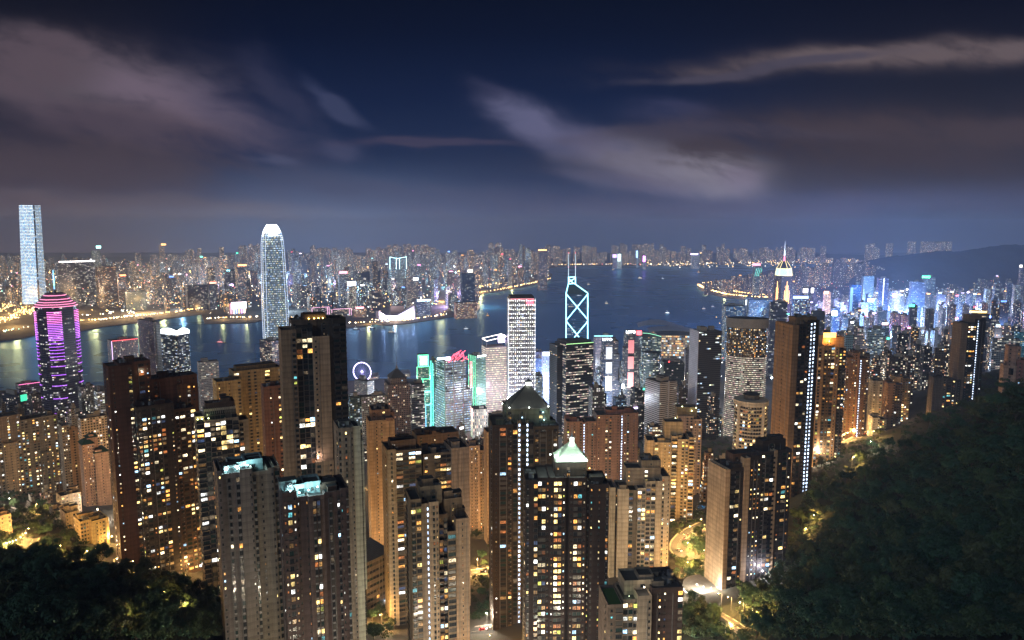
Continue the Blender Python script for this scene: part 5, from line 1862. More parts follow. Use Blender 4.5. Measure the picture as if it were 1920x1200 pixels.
# --- admiralty
simple('office_tower', 'pale grey slab with cyan roof lamps right of the dark slab', 1113, 1116, 1150, 632, 1700, (140, 132, 150), 8, depth=34, lit=.35, glow=.7, warm=.7, win_w=.9, win_h=.4, run=3).sign(1114, 1149, 629, 631, CYAN, 2, name='roof_lamps')
for (lab, pl, pr, top, sx, sgn, body, accent) in (('faceted tower with a white lettered sign and pale lit column, right of the dark slab', 1127, 1162, 640, 1129, (.75, .86, 1), (80, 84, 110), (.85, .88, 1)), ('faceted twin tower with red lit panels and a lettered sign', 1169, 1202, 626, 1173, (.8, .9, 1), (70, 70, 84), (1, .16, .2))):
    B = City('office_tower', lab, pl, pl + 3, pr, top, 1470, 10, 34)
    a, b, H = B.a, B.b, B.H
    for i in range(6):
        z0, z1 = H * i / 6, H * (i + 1) / 6
        o = 2.2 if i % 2 else 0
        p = [(o, 4), (6, -o), (a * .55, -o), (a - o, 5 + o), (a - o, b), (o, b)]
        B.walls(p, z0 + (.04 if i else 0), z1, lin(body), lit=.4, glow=.8, warm=.5, win_w=.92, win_h=.5, run=3, part='facet_tier')
    mb = MB()
    for i, (q0, q1) in enumerate(((.38, .56), (.6, .74), (.78, .93))):
        mb.box(a * .16, a * .52, -2.9, -2.4, H * q0, H * q1, glowing(accent if i or pl > 1150 else (.95, .9, .85), (1.6, 1.1, .9)[i]))
    B.part('lit_panel', mb)
    mb = MB()
    mb.box(.8, a * .72, -2.6, 8, H + .02, H + 8, DARKMETAL)
    sb_ = B.part('sign_box', mb)
    B.text('LIPPO', sx, top - 1.5, 5.2, sgn, 6, w=-3.2, parent=sb_)
    if pl > 1150:
        mb = MB()
        mb.box(a * .66, a * .98, -2.8, -2.2, H - 2, H + 7, glowing((1, .08, .1), 5))
        B.part('red_sign', mb)
B = City('office_tower', 'glass tower with a curved roof edged in green light, right of the red-panelled twin tower', 1190, 1203, 1238, 632, 1560, 14, 36)
B.walls(B.rect(), 0, B.H, lin((64, 92, 92)), lit=.5, glow=1.0, warm=.15, win_w=.95, win_h=.5, run=3)
mb = MB()
pts = [(B.a * f, B.H + 9 * math.cos(f * 1.5)) for f in (0, .2, .4, .6, .8, 1)]
for p, q in zip(pts[:-1], pts[1:]):
    mb.face([(p[0], 0, B.H + .02), (q[0], 0, B.H + .02), (q[0], 0, q[1]), (p[0], 0, p[1])], GLASS[2])
    mb.face([(p[0], 0, p[1]), (q[0], 0, q[1]), (q[0], B.b, q[1]), (p[0], B.b, p[1])], METAL)
    mb.tube((p[0], -.4, p[1]), (q[0], -.4, q[1]), .5, glowing((.3, 1, .6), 2.2), 4)
B.part('curved_roof', mb)
B = City('office_tower', 'rounded glass drum tower with white-lit mid floors below the curved green-edged roof', 1203, 1206, 1240, 662, 1440, 6, 30)
B.walls(ngon((B.a / 2, B.b / 2), B.a / 2, 16, 0), 0, B.H, lin((60, 80, 90)), lit=.5, glow=1.0, warm=.3, win_w=.95, win_h=.5, run=4)
B = simple('office_tower', 'dark green block with a red roof beacon right of the glass drum tower', 1240, 1243, 1282, 680, 1380, (44, 56, 54), 10, depth=30, lit=.12, glow=.9, warm=.5, win_w=.8, win_h=.5)
mb = MB()
mb.ball((B.a * .25, 0, B.H + 2), 1.6, glowing((1, .05, .05), 8))
B.part('beacon', mb)
simple('office_tower', 'grey striped tower left of the tall dark slab with pale end wall', 1281, 1284, 1296, 656, 1480, (110, 112, 130), 10, depth=20, lit=.3, glow=.8, warm=.3)
B = City('office_tower', 'tall dark slab with a pale windowed end wall, left of the curved hotel tower', 1292, 1308, 1351, 622, 1240, 26, None, pyref=700)
B.walls(B.rect(), 0, B.H, lin((58, 58, 62)), lit=.10, glow=1.6, warm=.12, win_w=1.0, win_h=.5, run=3, cw=3, fh=3.6)
B.walls([(-1.2, -.8), (-.04, -.8), (-.04, B.b), (-1.2, B.b)], 0, B.H + 1.5, lin((178, 172, 182)), lit=.03, glow=1, win_w=.25, win_h=.3, part='end_wall')
B.roofkit(n=3)
B = City('hotel', 'large curved hotel tower with amber-lit upper floors and white-lit lower floors', 1356, 1360, 1438, 612, 1250, 0, 40, 'hotel', pyref=690)
ell = [(B.a / 2 + B.a / 2 * math.cos(t), B.b / 2 + B.b / 2 * math.sin(t)) for t in [2 * math.pi * i / 28 for i in range(28)]]
zm = B.z(668)
B.walls(ell, 0, zm, lin((96, 92, 90)), lit=1.0, glow=1.1, warm=.6, win_w=1.0, win_h=.42, run=4, even=.4, cw=2.6, fh=3.6, part='lower_wall')
B.walls(ell, zm + .05, B.H, lin((74, 66, 60)), lit=.60, glow=1.35, warm=1.0, win_w=.6, win_h=.55, run=1, cw=2.8, fh=3.2)
el2 = [(B.a / 2 + (B.a / 2 + 1.5) * math.cos(t), B.b / 2 + (B.b / 2 + 1.5) * math.sin(t)) for t in [2 * math.pi * i / 28 for i in range(28)]]
mb = MB()
mb.prism(el2, B.H - 2, B.z(597), CONCRETE, ROOF)
B.part('crown_band', mb)
B = City('office_block', 'white balconied twin slab with dark window bands at the foot of the wooded park', 1208, 1236, 1268, 718, 1130, 38, None, 'office block')
B.walls(B.rect(), 0, B.H, lin((206, 204, 206)), lit=.04, glow=1, warm=.3, win_w=1, win_h=.45, run=6, cw=3, fh=3.3)
B.walls([(B.a * .48, -1.5), (B.a * .54, -1.5), (B.a * .54, -.05), (B.a * .48, -.05)], 0, B.H + 2, lin((190, 188, 190)), lit=0, win_w=0, part='fin_wall')
B.roofkit(n=5)
# --- exhibition centre by the water
B = City('exhibition_hall', 'waterfront exhibition hall with a sweeping winged roof and warm glass walls', 1196, 1200, 1330, 632, 2210, 4, 150, 'exhibition hall', zb=3)
a, b = B.a, B.b
B.walls([(a * .25, 0), (a * .95, 0), (a, b), (a * .2, b)], 0, B.z(628), lin((150, 130, 110)), lit=1.6, glow=1.3, warm=.95, win_w=.9, win_h=.6, run=2, cw=6, fh=7)
mb = MB()
mt = plain('roof_shell', (.40, .42, .52), .4, .2)
NX, NY = 24, 8
for (x0, x1, zz, amp, y0, y1) in ((.12, 1.02, B.z(622), 16, -8, 90), (-.02, .7, B.z(618), 22, 60, 150)):
    g = [[(a * (x0 + (x1 - x0) * i / NX), y0 + (y1 - y0) * j / NY, zz + amp * math.sin(math.pi * (i / NX) ** .8) * (.55 + .45 * math.sin(math.pi * j / NY)) - 7 * (i / NX)) for i in range(NX + 1)] for j in range(NY + 1)]
    for j in range(NY):
        for i in range(NX):
            mb.face([g[j][i], g[j][i + 1], g[j + 1][i + 1], g[j + 1][i]], mt)
    mb.path([g[0][i] for i in range(NX + 1)], .8, METAL, 5)
B.part('winged_roof', mb)

# --- pyramid-topped skyscraper on the right
B = City('skyscraper', 'skyscraper with a lit golden-framed pyramid top, needle spire and orange light strips', 1449, 1463, 1484, 517, 2620, 40, None)
a, b, H = B.a, B.b, B.H
B.walls(B.rect(), 0, H, lin((84, 74, 84)), lit=.3, glow=.9, warm=.7, win_w=.6, win_h=.5, run=2, cw=4, fh=4.5)
neon(B, [((a * x, -.8, B.z(570)), (a * x, -.8, B.z(y))) for x, y in ((.3, 545), (.42, 536), (.5, 528), (.58, 536), (.7, 545))] + [((-.8, b * x, B.z(565)), (-.8, b * x, B.z(y))) for x, y in ((.4, 540), (.5, 528), (.6, 540))], 1.1, (1, .5, .14), 4, 'orange_light_strip')
neon(B, [((a * .12, -1, B.z(620)), (a * .12, -1, B.z(575)))], 1.2, (1, .45, .12), 3, 'orange_light_strip')
ce = (a / 2, b / 2)
hexr = ngon(ce, math.hypot(a, b) * .46, 6, .3)
hex2 = ngon(ce, math.hypot(a, b) * .40, 6, .3)
hex3 = ngon(ce, math.hypot(a, b) * .14, 6, .3)
z0, z1, z2 = H + .02, B.z(504), B.z(490)
mb = MB()
mb.prism(hexr, z0, z1, glowing((.6, 1, .85), 1.3), poly2=hex2)
B.part('lit_drum', mb)
mb = MB()
mb.prism(hex2, z1 + .02, z2, plain('pyramid_cladding', (.10, .085, .12), .4, .3), poly2=hex3)
B.part('pyramid_roof', mb)
neon(B, [((*hexr[i], z0), (*hex2[i], z1)) for i in range(6)] + [((*hex2[i], z1), (*hex3[i], z2)) for i in range(6)] + [((*hex2[i], z1), (*hex2[(i + 1) % 6], z1)) for i in range(6)] + [((*hexr[i], z0), (*hexr[(i + 1) % 6], z0)) for i in range(6)], .9, (1, .78, .3), 2.6)
mb = MB()
mb.cone(ce, z2, B.z(480), 3.4, 2.0, 8, glowing((1, .2, .35), 3))
mb.cone(ce, B.z(480), B.z(470), 2.0, 1.1, 8, glowing((.85, 1, 1), 5))
mb.cone(ce, B.z(470), B.z(452), .9, .2, 6, glowing((.7, .8, 1), 3))
B.part('spire', mb)

# --- other towers that stand out: label, pl, pm, pr, top, Y, colour, lit, glow, warm, extras
OUT = [
    ('dark curved tower with a red flat roof disc left of the very tall slab', 1440, 1443, 1474, 566, 1900, (70, 74, 96), .3, .9, .3, None),
    ('white slab with blue window bands behind the very tall slab', 1398, 1402, 1446, 562, 2300, (120, 140, 170), .55, .9, .0, None),
    ('blue-lit glass block above the curved hotel tower', 1352, 1360, 1396, 574, 2150, (60, 120, 170), .8, .8, .0, None),
    ('pale glass block with white glowing panel right of the blue-lit block', 1393, 1398, 1420, 558, 2450, (90, 110, 150), .5, 1.2, .0, (1398, 1412, 562, 572, (.8, .9, 1), 2.5)),
    ('violet-blue lit slab with bead-like window lamps right of the very tall slab', 1486, 1489, 1516, 557, 2000, (70, 70, 140), .8, 1.4, .0, (1487, 1516, 555, 560, (.3, .4, 1), 4)),
    ('dark glass block in front of the violet-blue lit slab', 1517, 1521, 1544, 583, 1750, (50, 54, 66), .15, .8, .1, None),
    ('clock tower building with a white square sign behind the violet-blue slab', 1503, 1506, 1518, 539, 2500, (60, 54, 66), .2, .9, .3, (1506, 1515, 541, 549, (1, .85, .85), 6)),
    ('slim tower with white lamp beside the clock-signed building', 1519, 1521, 1528, 538, 2550, (84, 84, 110), .4, 1.0, .2, (1521, 1526, 540, 549, (1, .95, .9), 6)),
    ('blue floodlit narrow tower with twin dark fins', 1592, 1594, 1612, 534, 2350, (60, 120, 190), .4, .8, .0, (1595, 1600, 539, 595, (.2, .55, 1), 1.3)),
    ('pale tall tower behind the blue floodlit narrow tower', 1612, 1616, 1636, 518, 3000, (120, 150, 170), .5, .7, .1, None),
    ('square dark tower with white-lit right edge', 1641, 1644, 1663, 521, 2600, (84, 90, 130), .45, .9, .1, (1657, 1658.5, 522, 575, (.85, .9, 1), 3)),
    ('grey curved-roof tower left of the green-signed tower', 1701, 1706, 1732, 528, 2450, (100, 110, 140), .5, .8, .1, None),
    ('dark tower carrying a glowing green roof sign', 1725, 1729, 1750, 519, 2900, (50, 74, 90), .4, .7, .1, (1729, 1744, 517, 521, (.05, 1, .3), 7)),
    ('slab with bright white vertical fins among the blue-lit crowd', 1609, 1611, 1625, 567, 2300, (200, 205, 230), .7, 1.4, .0, None),
    ('white-blue glowing block crowned by a blue sign', 1622, 1626, 1640, 559, 2400, (110, 150, 210), .9, 1.6, .0, (1627, 1639, 560, 566, (.4, .6, 1), 9)),
    ('orange-topped slim tower glowing amid blue light', 1541, 1544, 1555, 548, 2600, (200, 140, 110), .8, 1.5, .9, (1545, 1554, 546, 551, (1, .5, .2), 6)),
    ('small block with a blazing cyan-white screen', 1556, 1559, 1572, 578, 2150, (90, 130, 170), .6, 1.2, .0, (1560, 1570, 583, 592, (.8, 1, 1), 12)),
    ('pink-signed narrow tower in the bright middle of the right-hand crowd', 1672, 1674, 1684, 545, 2400, (180, 170, 190), .7, 1.4, .1, (1674, 1680, 551, 557, (1, .3, .5), 9)),
    ('dark slab carrying a small green sign', 1700, 1703, 1717, 572, 2000, (50, 54, 60), .3, .8, .4, (1705, 1715, 571, 575, (.05, 1, .4), 7)),
    ('white horizontally striped office block with lettered roof lamps, right of the rust roofs', 1621, 1624, 1656, 616, 1550, (170, 190, 196), .5, .9, .1, None),
    ('slim pale tower with a red and white oval roof sign', 1652, 1656, 1664, 606, 1640, (110, 130, 150), .4, .8, .2, (1654, 1665, 605, 609, (1, .6, .6), 7)),
    ('block with a gold illuminated round roof band', 1816, 1819, 1851, 588, 1500, (60, 56, 60), .3, .9, .7, (1818, 1850, 583, 586, (1, .68, .16), 6)),
    ('dark tower with an electric blue roof lamp, right of the gold-banded block', 1846, 1850, 1866, 597, 1800, (60, 60, 84), .3, .9, .5, (1849, 1858, 592, 596, (.15, .3, 1), 12)),
    ('wide pale slab with balcony grid at the right edge', 1853, 1857, 1908, 634, 1350, (150, 150, 150), .4, .8, .6, None),
    ('teal-lit scaffolded block at the right edge', 1896, 1899, 1935, 622, 1500, (30, 110, 110), .4, .6, .0, None),
    ('tall tower with a pale lamp on its roof at the right edge', 1908, 1910, 1925, 500, 2900, (70, 76, 96), .4, .9, .6, (1912, 1917, 497, 501, (1, .95, .85), 6)),
    ('pale blue-grey slab standing among brown towers in the right-hand crowd', 1580, 1583, 1598, 628, 1500, (130, 160, 165), .06, .8, .3, None),
    ('brown tower with one lit column right of the pale blue-grey slab', 1598, 1601, 1616, 612, 1480, (100, 84, 74), .35, 1.0, .6, None),
    ('dark tower with a light outlined roof triangle', 1592, 1594, 1604, 600, 1750, (70, 74, 84), .3, .9, .3, (1595, 1601, 603, 606, (.9, .95, 1), 5)),
]
for (lab, pl, pm, pr, top, Y, c, lit, glow, warm, sg) in OUT:
    B = City('office_tower', lab, pl, pm, pr, top, Y, 18, None if pm - pl > 2.5 else 26)
    B.walls(B.rect(), 0, B.H, lin(c), lit=lit, glow=glow, warm=warm, win_w=.8, win_h=.5, run=2, cw=3.6, fh=3.8)
    if sg:
        B.sign(*sg, name='roof_sign')
    B.roofkit(n=2)

# --- across the water: the buildings that stand out
KOUT = [
    ('slab of dark apartments with a white-lit roof edge, right of the LED-striped tower', 'apartment tower', 108, 112, 181, 492, 3650, (54, 60, 84), .40, 1.1, .45, (110, 178, 490, 492.5, (1, .95, .9), 5)),
    ('brown tower pair with lit sky lobbies right of the white-edged apartment slab', 'apartment tower', 183, 187, 222, 500, 3600, (74, 62, 60), .4, 1.1, .9, None),
    ('green-topped tower with a glowing dome on the far skyline', 'office tower', 175, 177, 192, 470, 5600, (50, 84, 80), .5, .9, .3, (180, 189, 461, 466, (.4, 1, .9), 6)),
    ('low brick-coloured block with a red roof sign beyond the harbour road', 'office block', 222, 225, 240, 518, 3900, (110, 84, 78), .5, 1.0, .9, (224, 236, 515, 518, (1, .25, .1), 6)),
    ('broad teal-dark block beside the harbour road', 'office block', 236, 239, 277, 548, 3500, (40, 60, 64), .3, .7, .4, None),
    ('lone orange-capped tower on the far skyline, left of the tallest skyscraper', 'apartment tower', 302, 303, 311, 460, 6500, (90, 74, 60), .6, 1.3, 1.0, (302, 311, 457, 460, (1, .5, .15), 6)),
    ('big dark hotel block at the ferry terminal', 'hotel', 350, 354, 392, 536, 3500, (50, 54, 74), .25, .8, .5, None),
    ('hotel with a red sign beside the big dark hotel block', 'hotel', 392, 394, 408, 534, 3550, (90, 96, 110), .4, .9, .4, (393, 405, 529, 532, (1, .3, .2), 6)),
    ('tall orange-roofed twin tower left of the tallest skyscraper', 'apartment tower', 444, 447, 464, 499, 3900, (70, 70, 84), .5, 1.1, .8, (446, 462, 496, 499, (1, .4, .12), 6)),
    ('ferry terminal building with tall coloured screens', 'office block', 430, 432, 464, 568, 3330, (120, 110, 120), .4, 1.0, .5, (433, 462, 567, 580, (1, .8, .9), 3)),
    ('glass tower with a red and white roof sign across the water', 'office tower', 635, 638, 655, 512, 3700, (60, 74, 100), .6, 1.0, .2, (636, 651, 509, 513, (1, .25, .3), 6)),
    ('tapering tower with a blazing white screen at its top', 'office tower', 652, 655, 669, 530, 3500, (130, 130, 110), .9, 1.3, .6, (652, 667, 528, 536, (.75, .85, 1), 12)),
    ('grey tower with cyan-white neon outlining its wings and centre', 'hotel', 729, 732, 763, 482, 4000, (84, 120, 150), .55, .9, .1, None),
    ('tower of lit beige floors with a bright roof sign left of the shopping blocks', 'office tower', 762, 765, 785, 520, 3600, (110, 108, 120), .6, 1.0, .7, (775, 784, 521, 526, (.8, .9, 1), 9)),
    ('cream harbour hotel tower right of the white-screened tapering tower', 'hotel', 737, 739, 753, 546, 3350, (180, 150, 120), .5, 1.1, .9, None),
    ('dark glass tower standing at the water with a lit roof cabin', 'office tower', 864, 867, 891, 513, 3300, (52, 74, 104), .2, .6, .2, (877, 886, 506, 511, (1, .95, .7), 4)),
    ('broad curved brick hotel at the foot of the dark waterside tower', 'hotel', 852, 856, 895, 568, 3180, (170, 110, 84), .6, 1.0, .95, None),
    ('blue-lit hotel with a long bright roof sign', 'hotel', 779, 782, 808, 565, 3300, (90, 110, 160), .5, .9, .2, (782, 807, 562, 565, (.5, .75, 1), 8)),
    ('white sloping-walled arts centre glowing lilac at the water', 'arts centre', 705, 712, 779, 588, 3180, (210, 200, 220), .0, .6, .4, None),
    ('hotel with a red sign at the waterfront promenade', 'hotel', 663, 666, 688, 578, 3230, (170, 130, 120), .6, 1.2, .9, (667, 682, 576, 579, (1, .3, .35), 7)),
    ('long waterfront mall outlined in pink lamps, left half', 'shopping mall', 584, 587, 619, 577, 3290, (110, 110, 120), .5, .8, .5, None),
    ('long waterfront mall outlined in pink lamps, right half', 'shopping mall', 621, 624, 660, 580, 3260, (120, 110, 110), .6, 1.0, .7, None),
    ('dark octagonal tower with an orange crown on the eastern point', 'apartment tower', 1008, 1010, 1026, 470, 4700, (50, 52, 66), .35, .9, .9, (1009, 1025, 468, 470, (1, .45, .15), 6)),
    ('narrow white glowing tower on the eastern waterfront', 'office tower', 1157, 1158, 1165, 476, 7300, (190, 220, 220), .9, 1.6, .1, (1158, 1164, 476, 490, (.75, 1, .9), 3)),
    ('violet-lit block left of the narrow white glowing tower', 'office block', 1148, 1149, 1157, 477, 7350, (120, 90, 190), .6, 1.2, .0, (1149, 1156, 477, 483, (.65, .45, 1), 4)),
    ('slim magenta-lit tower on the eastern waterfront', 'office tower', 1205, 1206, 1211, 481, 7200, (150, 60, 190), .6, 1.6, .0, (1205.5, 1210.5, 480, 491, (.9, .3, 1), 6)),
    ('slim cyan-lit tower left of the magenta-lit one', 'office tower', 1192, 1193, 1197, 470, 7500, (60, 100, 190), .6, 1.4, .0, (1192.6, 1196, 470, 483, (.35, .6, 1), 4)),
    ('long lilac-roofed block by the eastern shore', 'office block', 1294, 1296, 1310, 475, 7300, (120, 110, 170), .6, 1.2, .1, (1295, 1309, 475, 478, (.7, .6, 1), 7)),
    ('tower with a red sign and green slanting light bands above the causeway road', 'office tower', 1410, 1412, 1428, 494, 4300, (50, 84, 90), .4, .9, .2, (1412, 1426, 494, 498, (1, .15, .2), 8)),
]
for (lab, cat, pl, pm, pr, top, Y, c, lit, glow, warm, sg) in KOUT:
    nm = cat.replace(' ', '_')
    B = City(nm, lab, pl, pm, pr, top, Y, 14, None if pm - pl > 3.5 else 34, cat, zb=3, foot=False)
    if 'arts centre' in lab:
        a = B.a
        mb = MB()
        mt = plain('pale_cladding', (.62, .58, .66), .7)
        pr_ = [(0, B.z(583)), (a * .2, B.z(592)), (a * .5, B.z(594)), (a * .75, B.z(586)), (a, B.z(576))]
        n_ = len(pr_)
        for i in range(n_ - 1):
            (x0, q0), (x1, q1) = pr_[i], pr_[i + 1]
            mb.face([(x0, 0, 0), (x1, 0, 0), (x1, 6, q1), (x0, 6, q0)], mt)
            mb.face([(x0, 6, q0), (x1, 6, q1), (x1, 60, q1 - 6), (x0, 60, q0 - 6)], mt)
            mb.face([(x1, 60, 0), (x0, 60, 0), (x0, 60, q0 - 6), (x1, 60, q1 - 6)], mt)
        for (x, q) in (pr_[0], pr_[-1]):
            mb.face([(x, 0, 0), (x, 6, q), (x, 60, q - 6), (x, 60, 0)], mt)
        B.part('sloping_wall', mb)
        mb = MB()
        mb.box(a * .42, a * .8, 62, 100, 0, B.z(578), FACADE, ROOF)
        B.part('stage_tower', mb, lin((130, 110, 96)))
        for q in range(6):
            lamp('facade_floodlight', (a * (q + .5) / 6, -20, 5), 220000, (.85, .78, 1), B.root, 2)
        continue
    B.walls(B.rect(), 0, B.H, lin(c), lit=lit, glow=glow * 1.4, warm=warm, win_w=.75, win_h=.5, run=2, cw=4.5, fh=4.6)
    if sg:
        B.sign(*sg, name='roof_sign')
    if 'neon outlining' in lab:
        q = lambda px, py: (B.u(px, py), -1, B.z(py))
        neon(B, [(q(731, 482), q(731, 505)), (q(762, 482), q(762, 505)), (q(743, 484), q(743, 505)), (q(749, 484), q(749, 505)), (q(731, 482), q(746, 485)), (q(762, 482), q(746, 485))], 1.6, (.6, 1, 1), 4)
        mb = MB()
        for j in range(12):
            for px in (733, 760):
                mb.ball(q(px, 508 + j * 4.2), 2.0, glowing((.6, .95, 1), 4))
        B.part('wing_lamps', mb)
    if 'pink lamps' in lab:
        neon(B, [((0, -1, B.H), (B.a, -1, B.H)), ((0, -1, 4), (0, -1, B.H)), ((B.a, -1, 4), (B.a, -1, B.H)), ((B.a * .9, -1, 4), (B.a * .9, -1, B.H))], 1.0, (1, .5, .75), 2.4, 'edge_lamps')
    if 'slanting' in lab:
        neon(B, [((B.a * (.1 + .2 * j), -1, B.z(518)), (B.a * (.3 + .2 * j), -1, B.z(503))) for j in range(4)], 1.3, (.1, .8, .6), 2)
    if 'tall coloured' in lab:
        mb = MB()
        for j, cc in enumerate(((1, .3, .4), (.9, .9, 1), (.4, .6, 1), (1, .5, .3), (.7, .4, 1), (1, .9, .8))):
            x = B.a * (.05 + j * .155)
            mb.box(x, x + B.a * .1, -3.0, -2.0, 6, B.H - 4, glowing(cc, 3))
        B.part('screen', mb)
# ------------------------------------------------------------------ the crowd of other city buildings
SLIM_BY_STYLE = {}


def crowd_label(kind, tone, px, top):
    """Which one: tone, kind and the nearest building that has a description of its own."""
    return None


TONES = [('warm-lit', (120, 100, 84), .42, 1.2, .95), ('amber-lit', (130, 96, 66), .5, 1.3, 1.0), ('pale', (158, 150, 142), .28, 1.1, .6), ('grey', (110, 108, 112), .3, 1.1, .5), ('dark', (52, 50, 54), .34, 1.2, .6),
         ('blue-lit', (84, 108, 150), .55, 1.1, .05), ('white-lit', (170, 176, 186), .6, 1.2, .15), ('brown', (104, 80, 64), .34, 1.2, .85)]
CROWD = []


def crowd(kind, cat, tone, px, width, top, Y, e, zone, r, zb=None, group=None, mast=False, sign=None, wall_scale=1.0):
    pl, pr = px - width / 2, px + width / 2
    B = City(kind, '', pl, pl + width * r.uniform(.12, .4), pr, top, Y, r.uniform(12, 34) if e is None else e, None, cat, zb, None, pyref=top + 20, foot=zb is None)
    BUILT.pop()
    nm, c, lit, glow, warm = tone
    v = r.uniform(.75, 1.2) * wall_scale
    a, b, H = B.a, B.b, B.H
    if H < 8:
        bpy.data.objects.remove(B.root)
        return None
    far = Y > 3000
    kw = dict(lit=lit * r.uniform(.7, 1.35), glow=glow * r.uniform(.8, 1.25) * (1.9 if far else 1.3), warm=min(1, max(0, warm + r.uniform(-.2, .2))), win_w=r.uniform(.45, .8), win_h=r.uniform(.42, .6), run=r.choice((1, 1, 2, 3)) if 'office' in kind else 1, cw=(5.2 if far else 3.4), fh=(4.8 if far else 3.3))
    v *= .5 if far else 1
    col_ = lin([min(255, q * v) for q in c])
    style = r.random()
    if style < .3 and not far:      # cross plan
        t = .26
        poly = [(a * t, 0), (a * (1 - t), 0), (a * (1 - t), b * t), (a, b * t), (a, b * (1 - t)), (a * (1 - t), b * (1 - t)), (a * (1 - t), b), (a * t, b), (a * t, b * (1 - t)), (0, b * (1 - t)), (0, b * t), (a * t, b * t)]
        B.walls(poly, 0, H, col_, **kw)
    elif style < .55:
        h1 = H * r.uniform(.72, .92)
        B.walls(B.rect(), 0, h1, col_, **kw)
        B.walls(B.rect(.1, r.uniform(.6, .9), .1, .9), h1 + .03, H, col_, part='upper_wall', **kw)
    elif style < .75 and not far:
        B.walls(B.rect(0, .46), 0, H, col_, **kw)
        B.walls(B.rect(.46, 1.0, .12, 1.0), 0, H * r.uniform(.9, .98), lin([min(255, q * v * .85) for q in c]), part='side_wing', **kw)
    else:
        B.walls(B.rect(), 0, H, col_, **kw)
    if not far:
        B.roofkit(n=r.choice((1, 2, 3)), rnd=r, mast=r.uniform(8, 20) if mast else 0)
    if sign:
        mb = MB()
        h = (4.5 if far else 2.8) * r.uniform(.7, 1.3)
        x0 = a * r.uniform(.05, .3)
        mb.box(x0, x0 + a * r.uniform(.35, .65), -.9, -.3, H - h * .4, H + h * .8, glowing(sign, r.choice((3, 5, 8))))
        B.part('roof_sign', mb)
        if zone in ('blue', 'mid') and r.random() < .75:
            lamp('wall_glow_fill', (a * .5, -14, H * r.uniform(.35, .7)), r.uniform(2e5, 7e5), r.choice([(.55, .7, 1), (.55, .7, 1), (.8, .85, 1), (.7, .6, 1), sign]), B.root, 3)  # added to make the walls around glow; not the sign's own light
    CROWD.append((B.root, kind, nm, sign, px, top, Y, zone))
    return B


SIGNS = [RED, ORANGE, (1, .8, .5), CYAN, BLUE, WHITE, (1, .3, .6), GREEN, LILAC, (.6, .8, 1)]
r = random.Random(5)


def skyline(xs, ys):
    return lambda x: float(np.interp(x, xs, ys))


# right-hand crowd: rows from far to near
TAKEN = [(1449, 1484), ]
rows = [
    # Y range, px range, top curve, width range, tones, n
    ((3300, 4200), (1500, 1935), skyline([1500, 1580, 1660, 1740, 1800, 1860, 1920], [548, 552, 545, 546, 536, 526, 524]), (9, 17), [0, 2, 3, 5, 6, 2], 56, 'far'),
    ((2500, 3100), (1486, 1935), skyline([1486, 1560, 1640, 1720, 1800, 1860, 1930], [566, 572, 552, 552, 548, 542, 540]), (11, 20), [5, 6, 3, 0, 2, 5], 48, 'blue'),
    ((1850, 2350), (1440, 1935), skyline([1440, 1520, 1600, 1700, 1800, 1930], [590, 590, 590, 584, 575, 570]), (13, 24), [3, 4, 6, 2, 0, 7], 40, 'mid'),
    ((1400, 1750), (1540, 1935), skyline([1540, 1640, 1740, 1850, 1930], [624, 622, 615, 610, 612]), (16, 28), [7, 4, 3, 2, 0, 7], 28, 'mid'),
    ((1020, 1300), (1560, 1800), skyline([1560, 1640, 1720, 1800], [668, 660, 650, 652]), (18, 32), [7, 4, 0, 7, 4], 17, 'near'),
]
for (yr, xr, top, wr, tones, n, zone) in rows:
    for i in range(n):
        px = xr[0] + (xr[1] - xr[0]) * (i + r.uniform(.1, .9)) / n
        Y = r.uniform(*yr)
        wd = r.uniform(*wr)
        t = top(px) + abs(r.gauss(0, 12)) - r.uniform(0, 12)
        res = zone in ('near', 'mid') and r.random() < .65 or zone == 'far'
        sg = r.choice(SIGNS) if r.random() < {'far': .06, 'blue': .5, 'mid': .2, 'near': .02}[zone] else None
        crowd('apartment_tower' if res else 'office_tower', 'apartment tower' if res else 'office tower', TONES[r.choice(tones)], px, wd, t, Y, None, zone, r, mast=r.random() < .08, sign=sg, wall_scale=.75 if zone != 'near' else .9)

# north point shore
for i in range(30):
    px = 1326 + i * 6.2 + r.uniform(-2, 2)
    p = on_level(px, np.interp(px, [1326, 1400, 1500], [536, 536, 540]), 3)
    crowd('apartment_tower', 'apartment tower', TONES[r.choice([0, 1, 7, 0, 2])], px, r.uniform(7, 12), np.interp(px, [1326, 1380, 1440, 1500], [526, 516, 508, 505]) + abs(r.gauss(0, 6)), r.uniform(4200, 4800), None, 'causeway', r, zb=3, sign=ORANGE if r.random() < .1 else None, wall_scale=.8)
for i in range(34):
    px = 1500 + i * 5.2 + r.uniform(-2, 2)
    crowd('apartment_tower', 'apartment tower', TONES[r.choice([0, 1, 2, 3, 0])], px, r.uniform(7, 11), np.interp(px, [1500, 1560, 1620, 1680], [494, 486, 486, 512]) + abs(r.gauss(0, 9)), r.uniform(4900, 5100), None, 'eastern island', r, zb=3, sign=ORANGE if r.random() < .07 else None, wall_scale=.8)
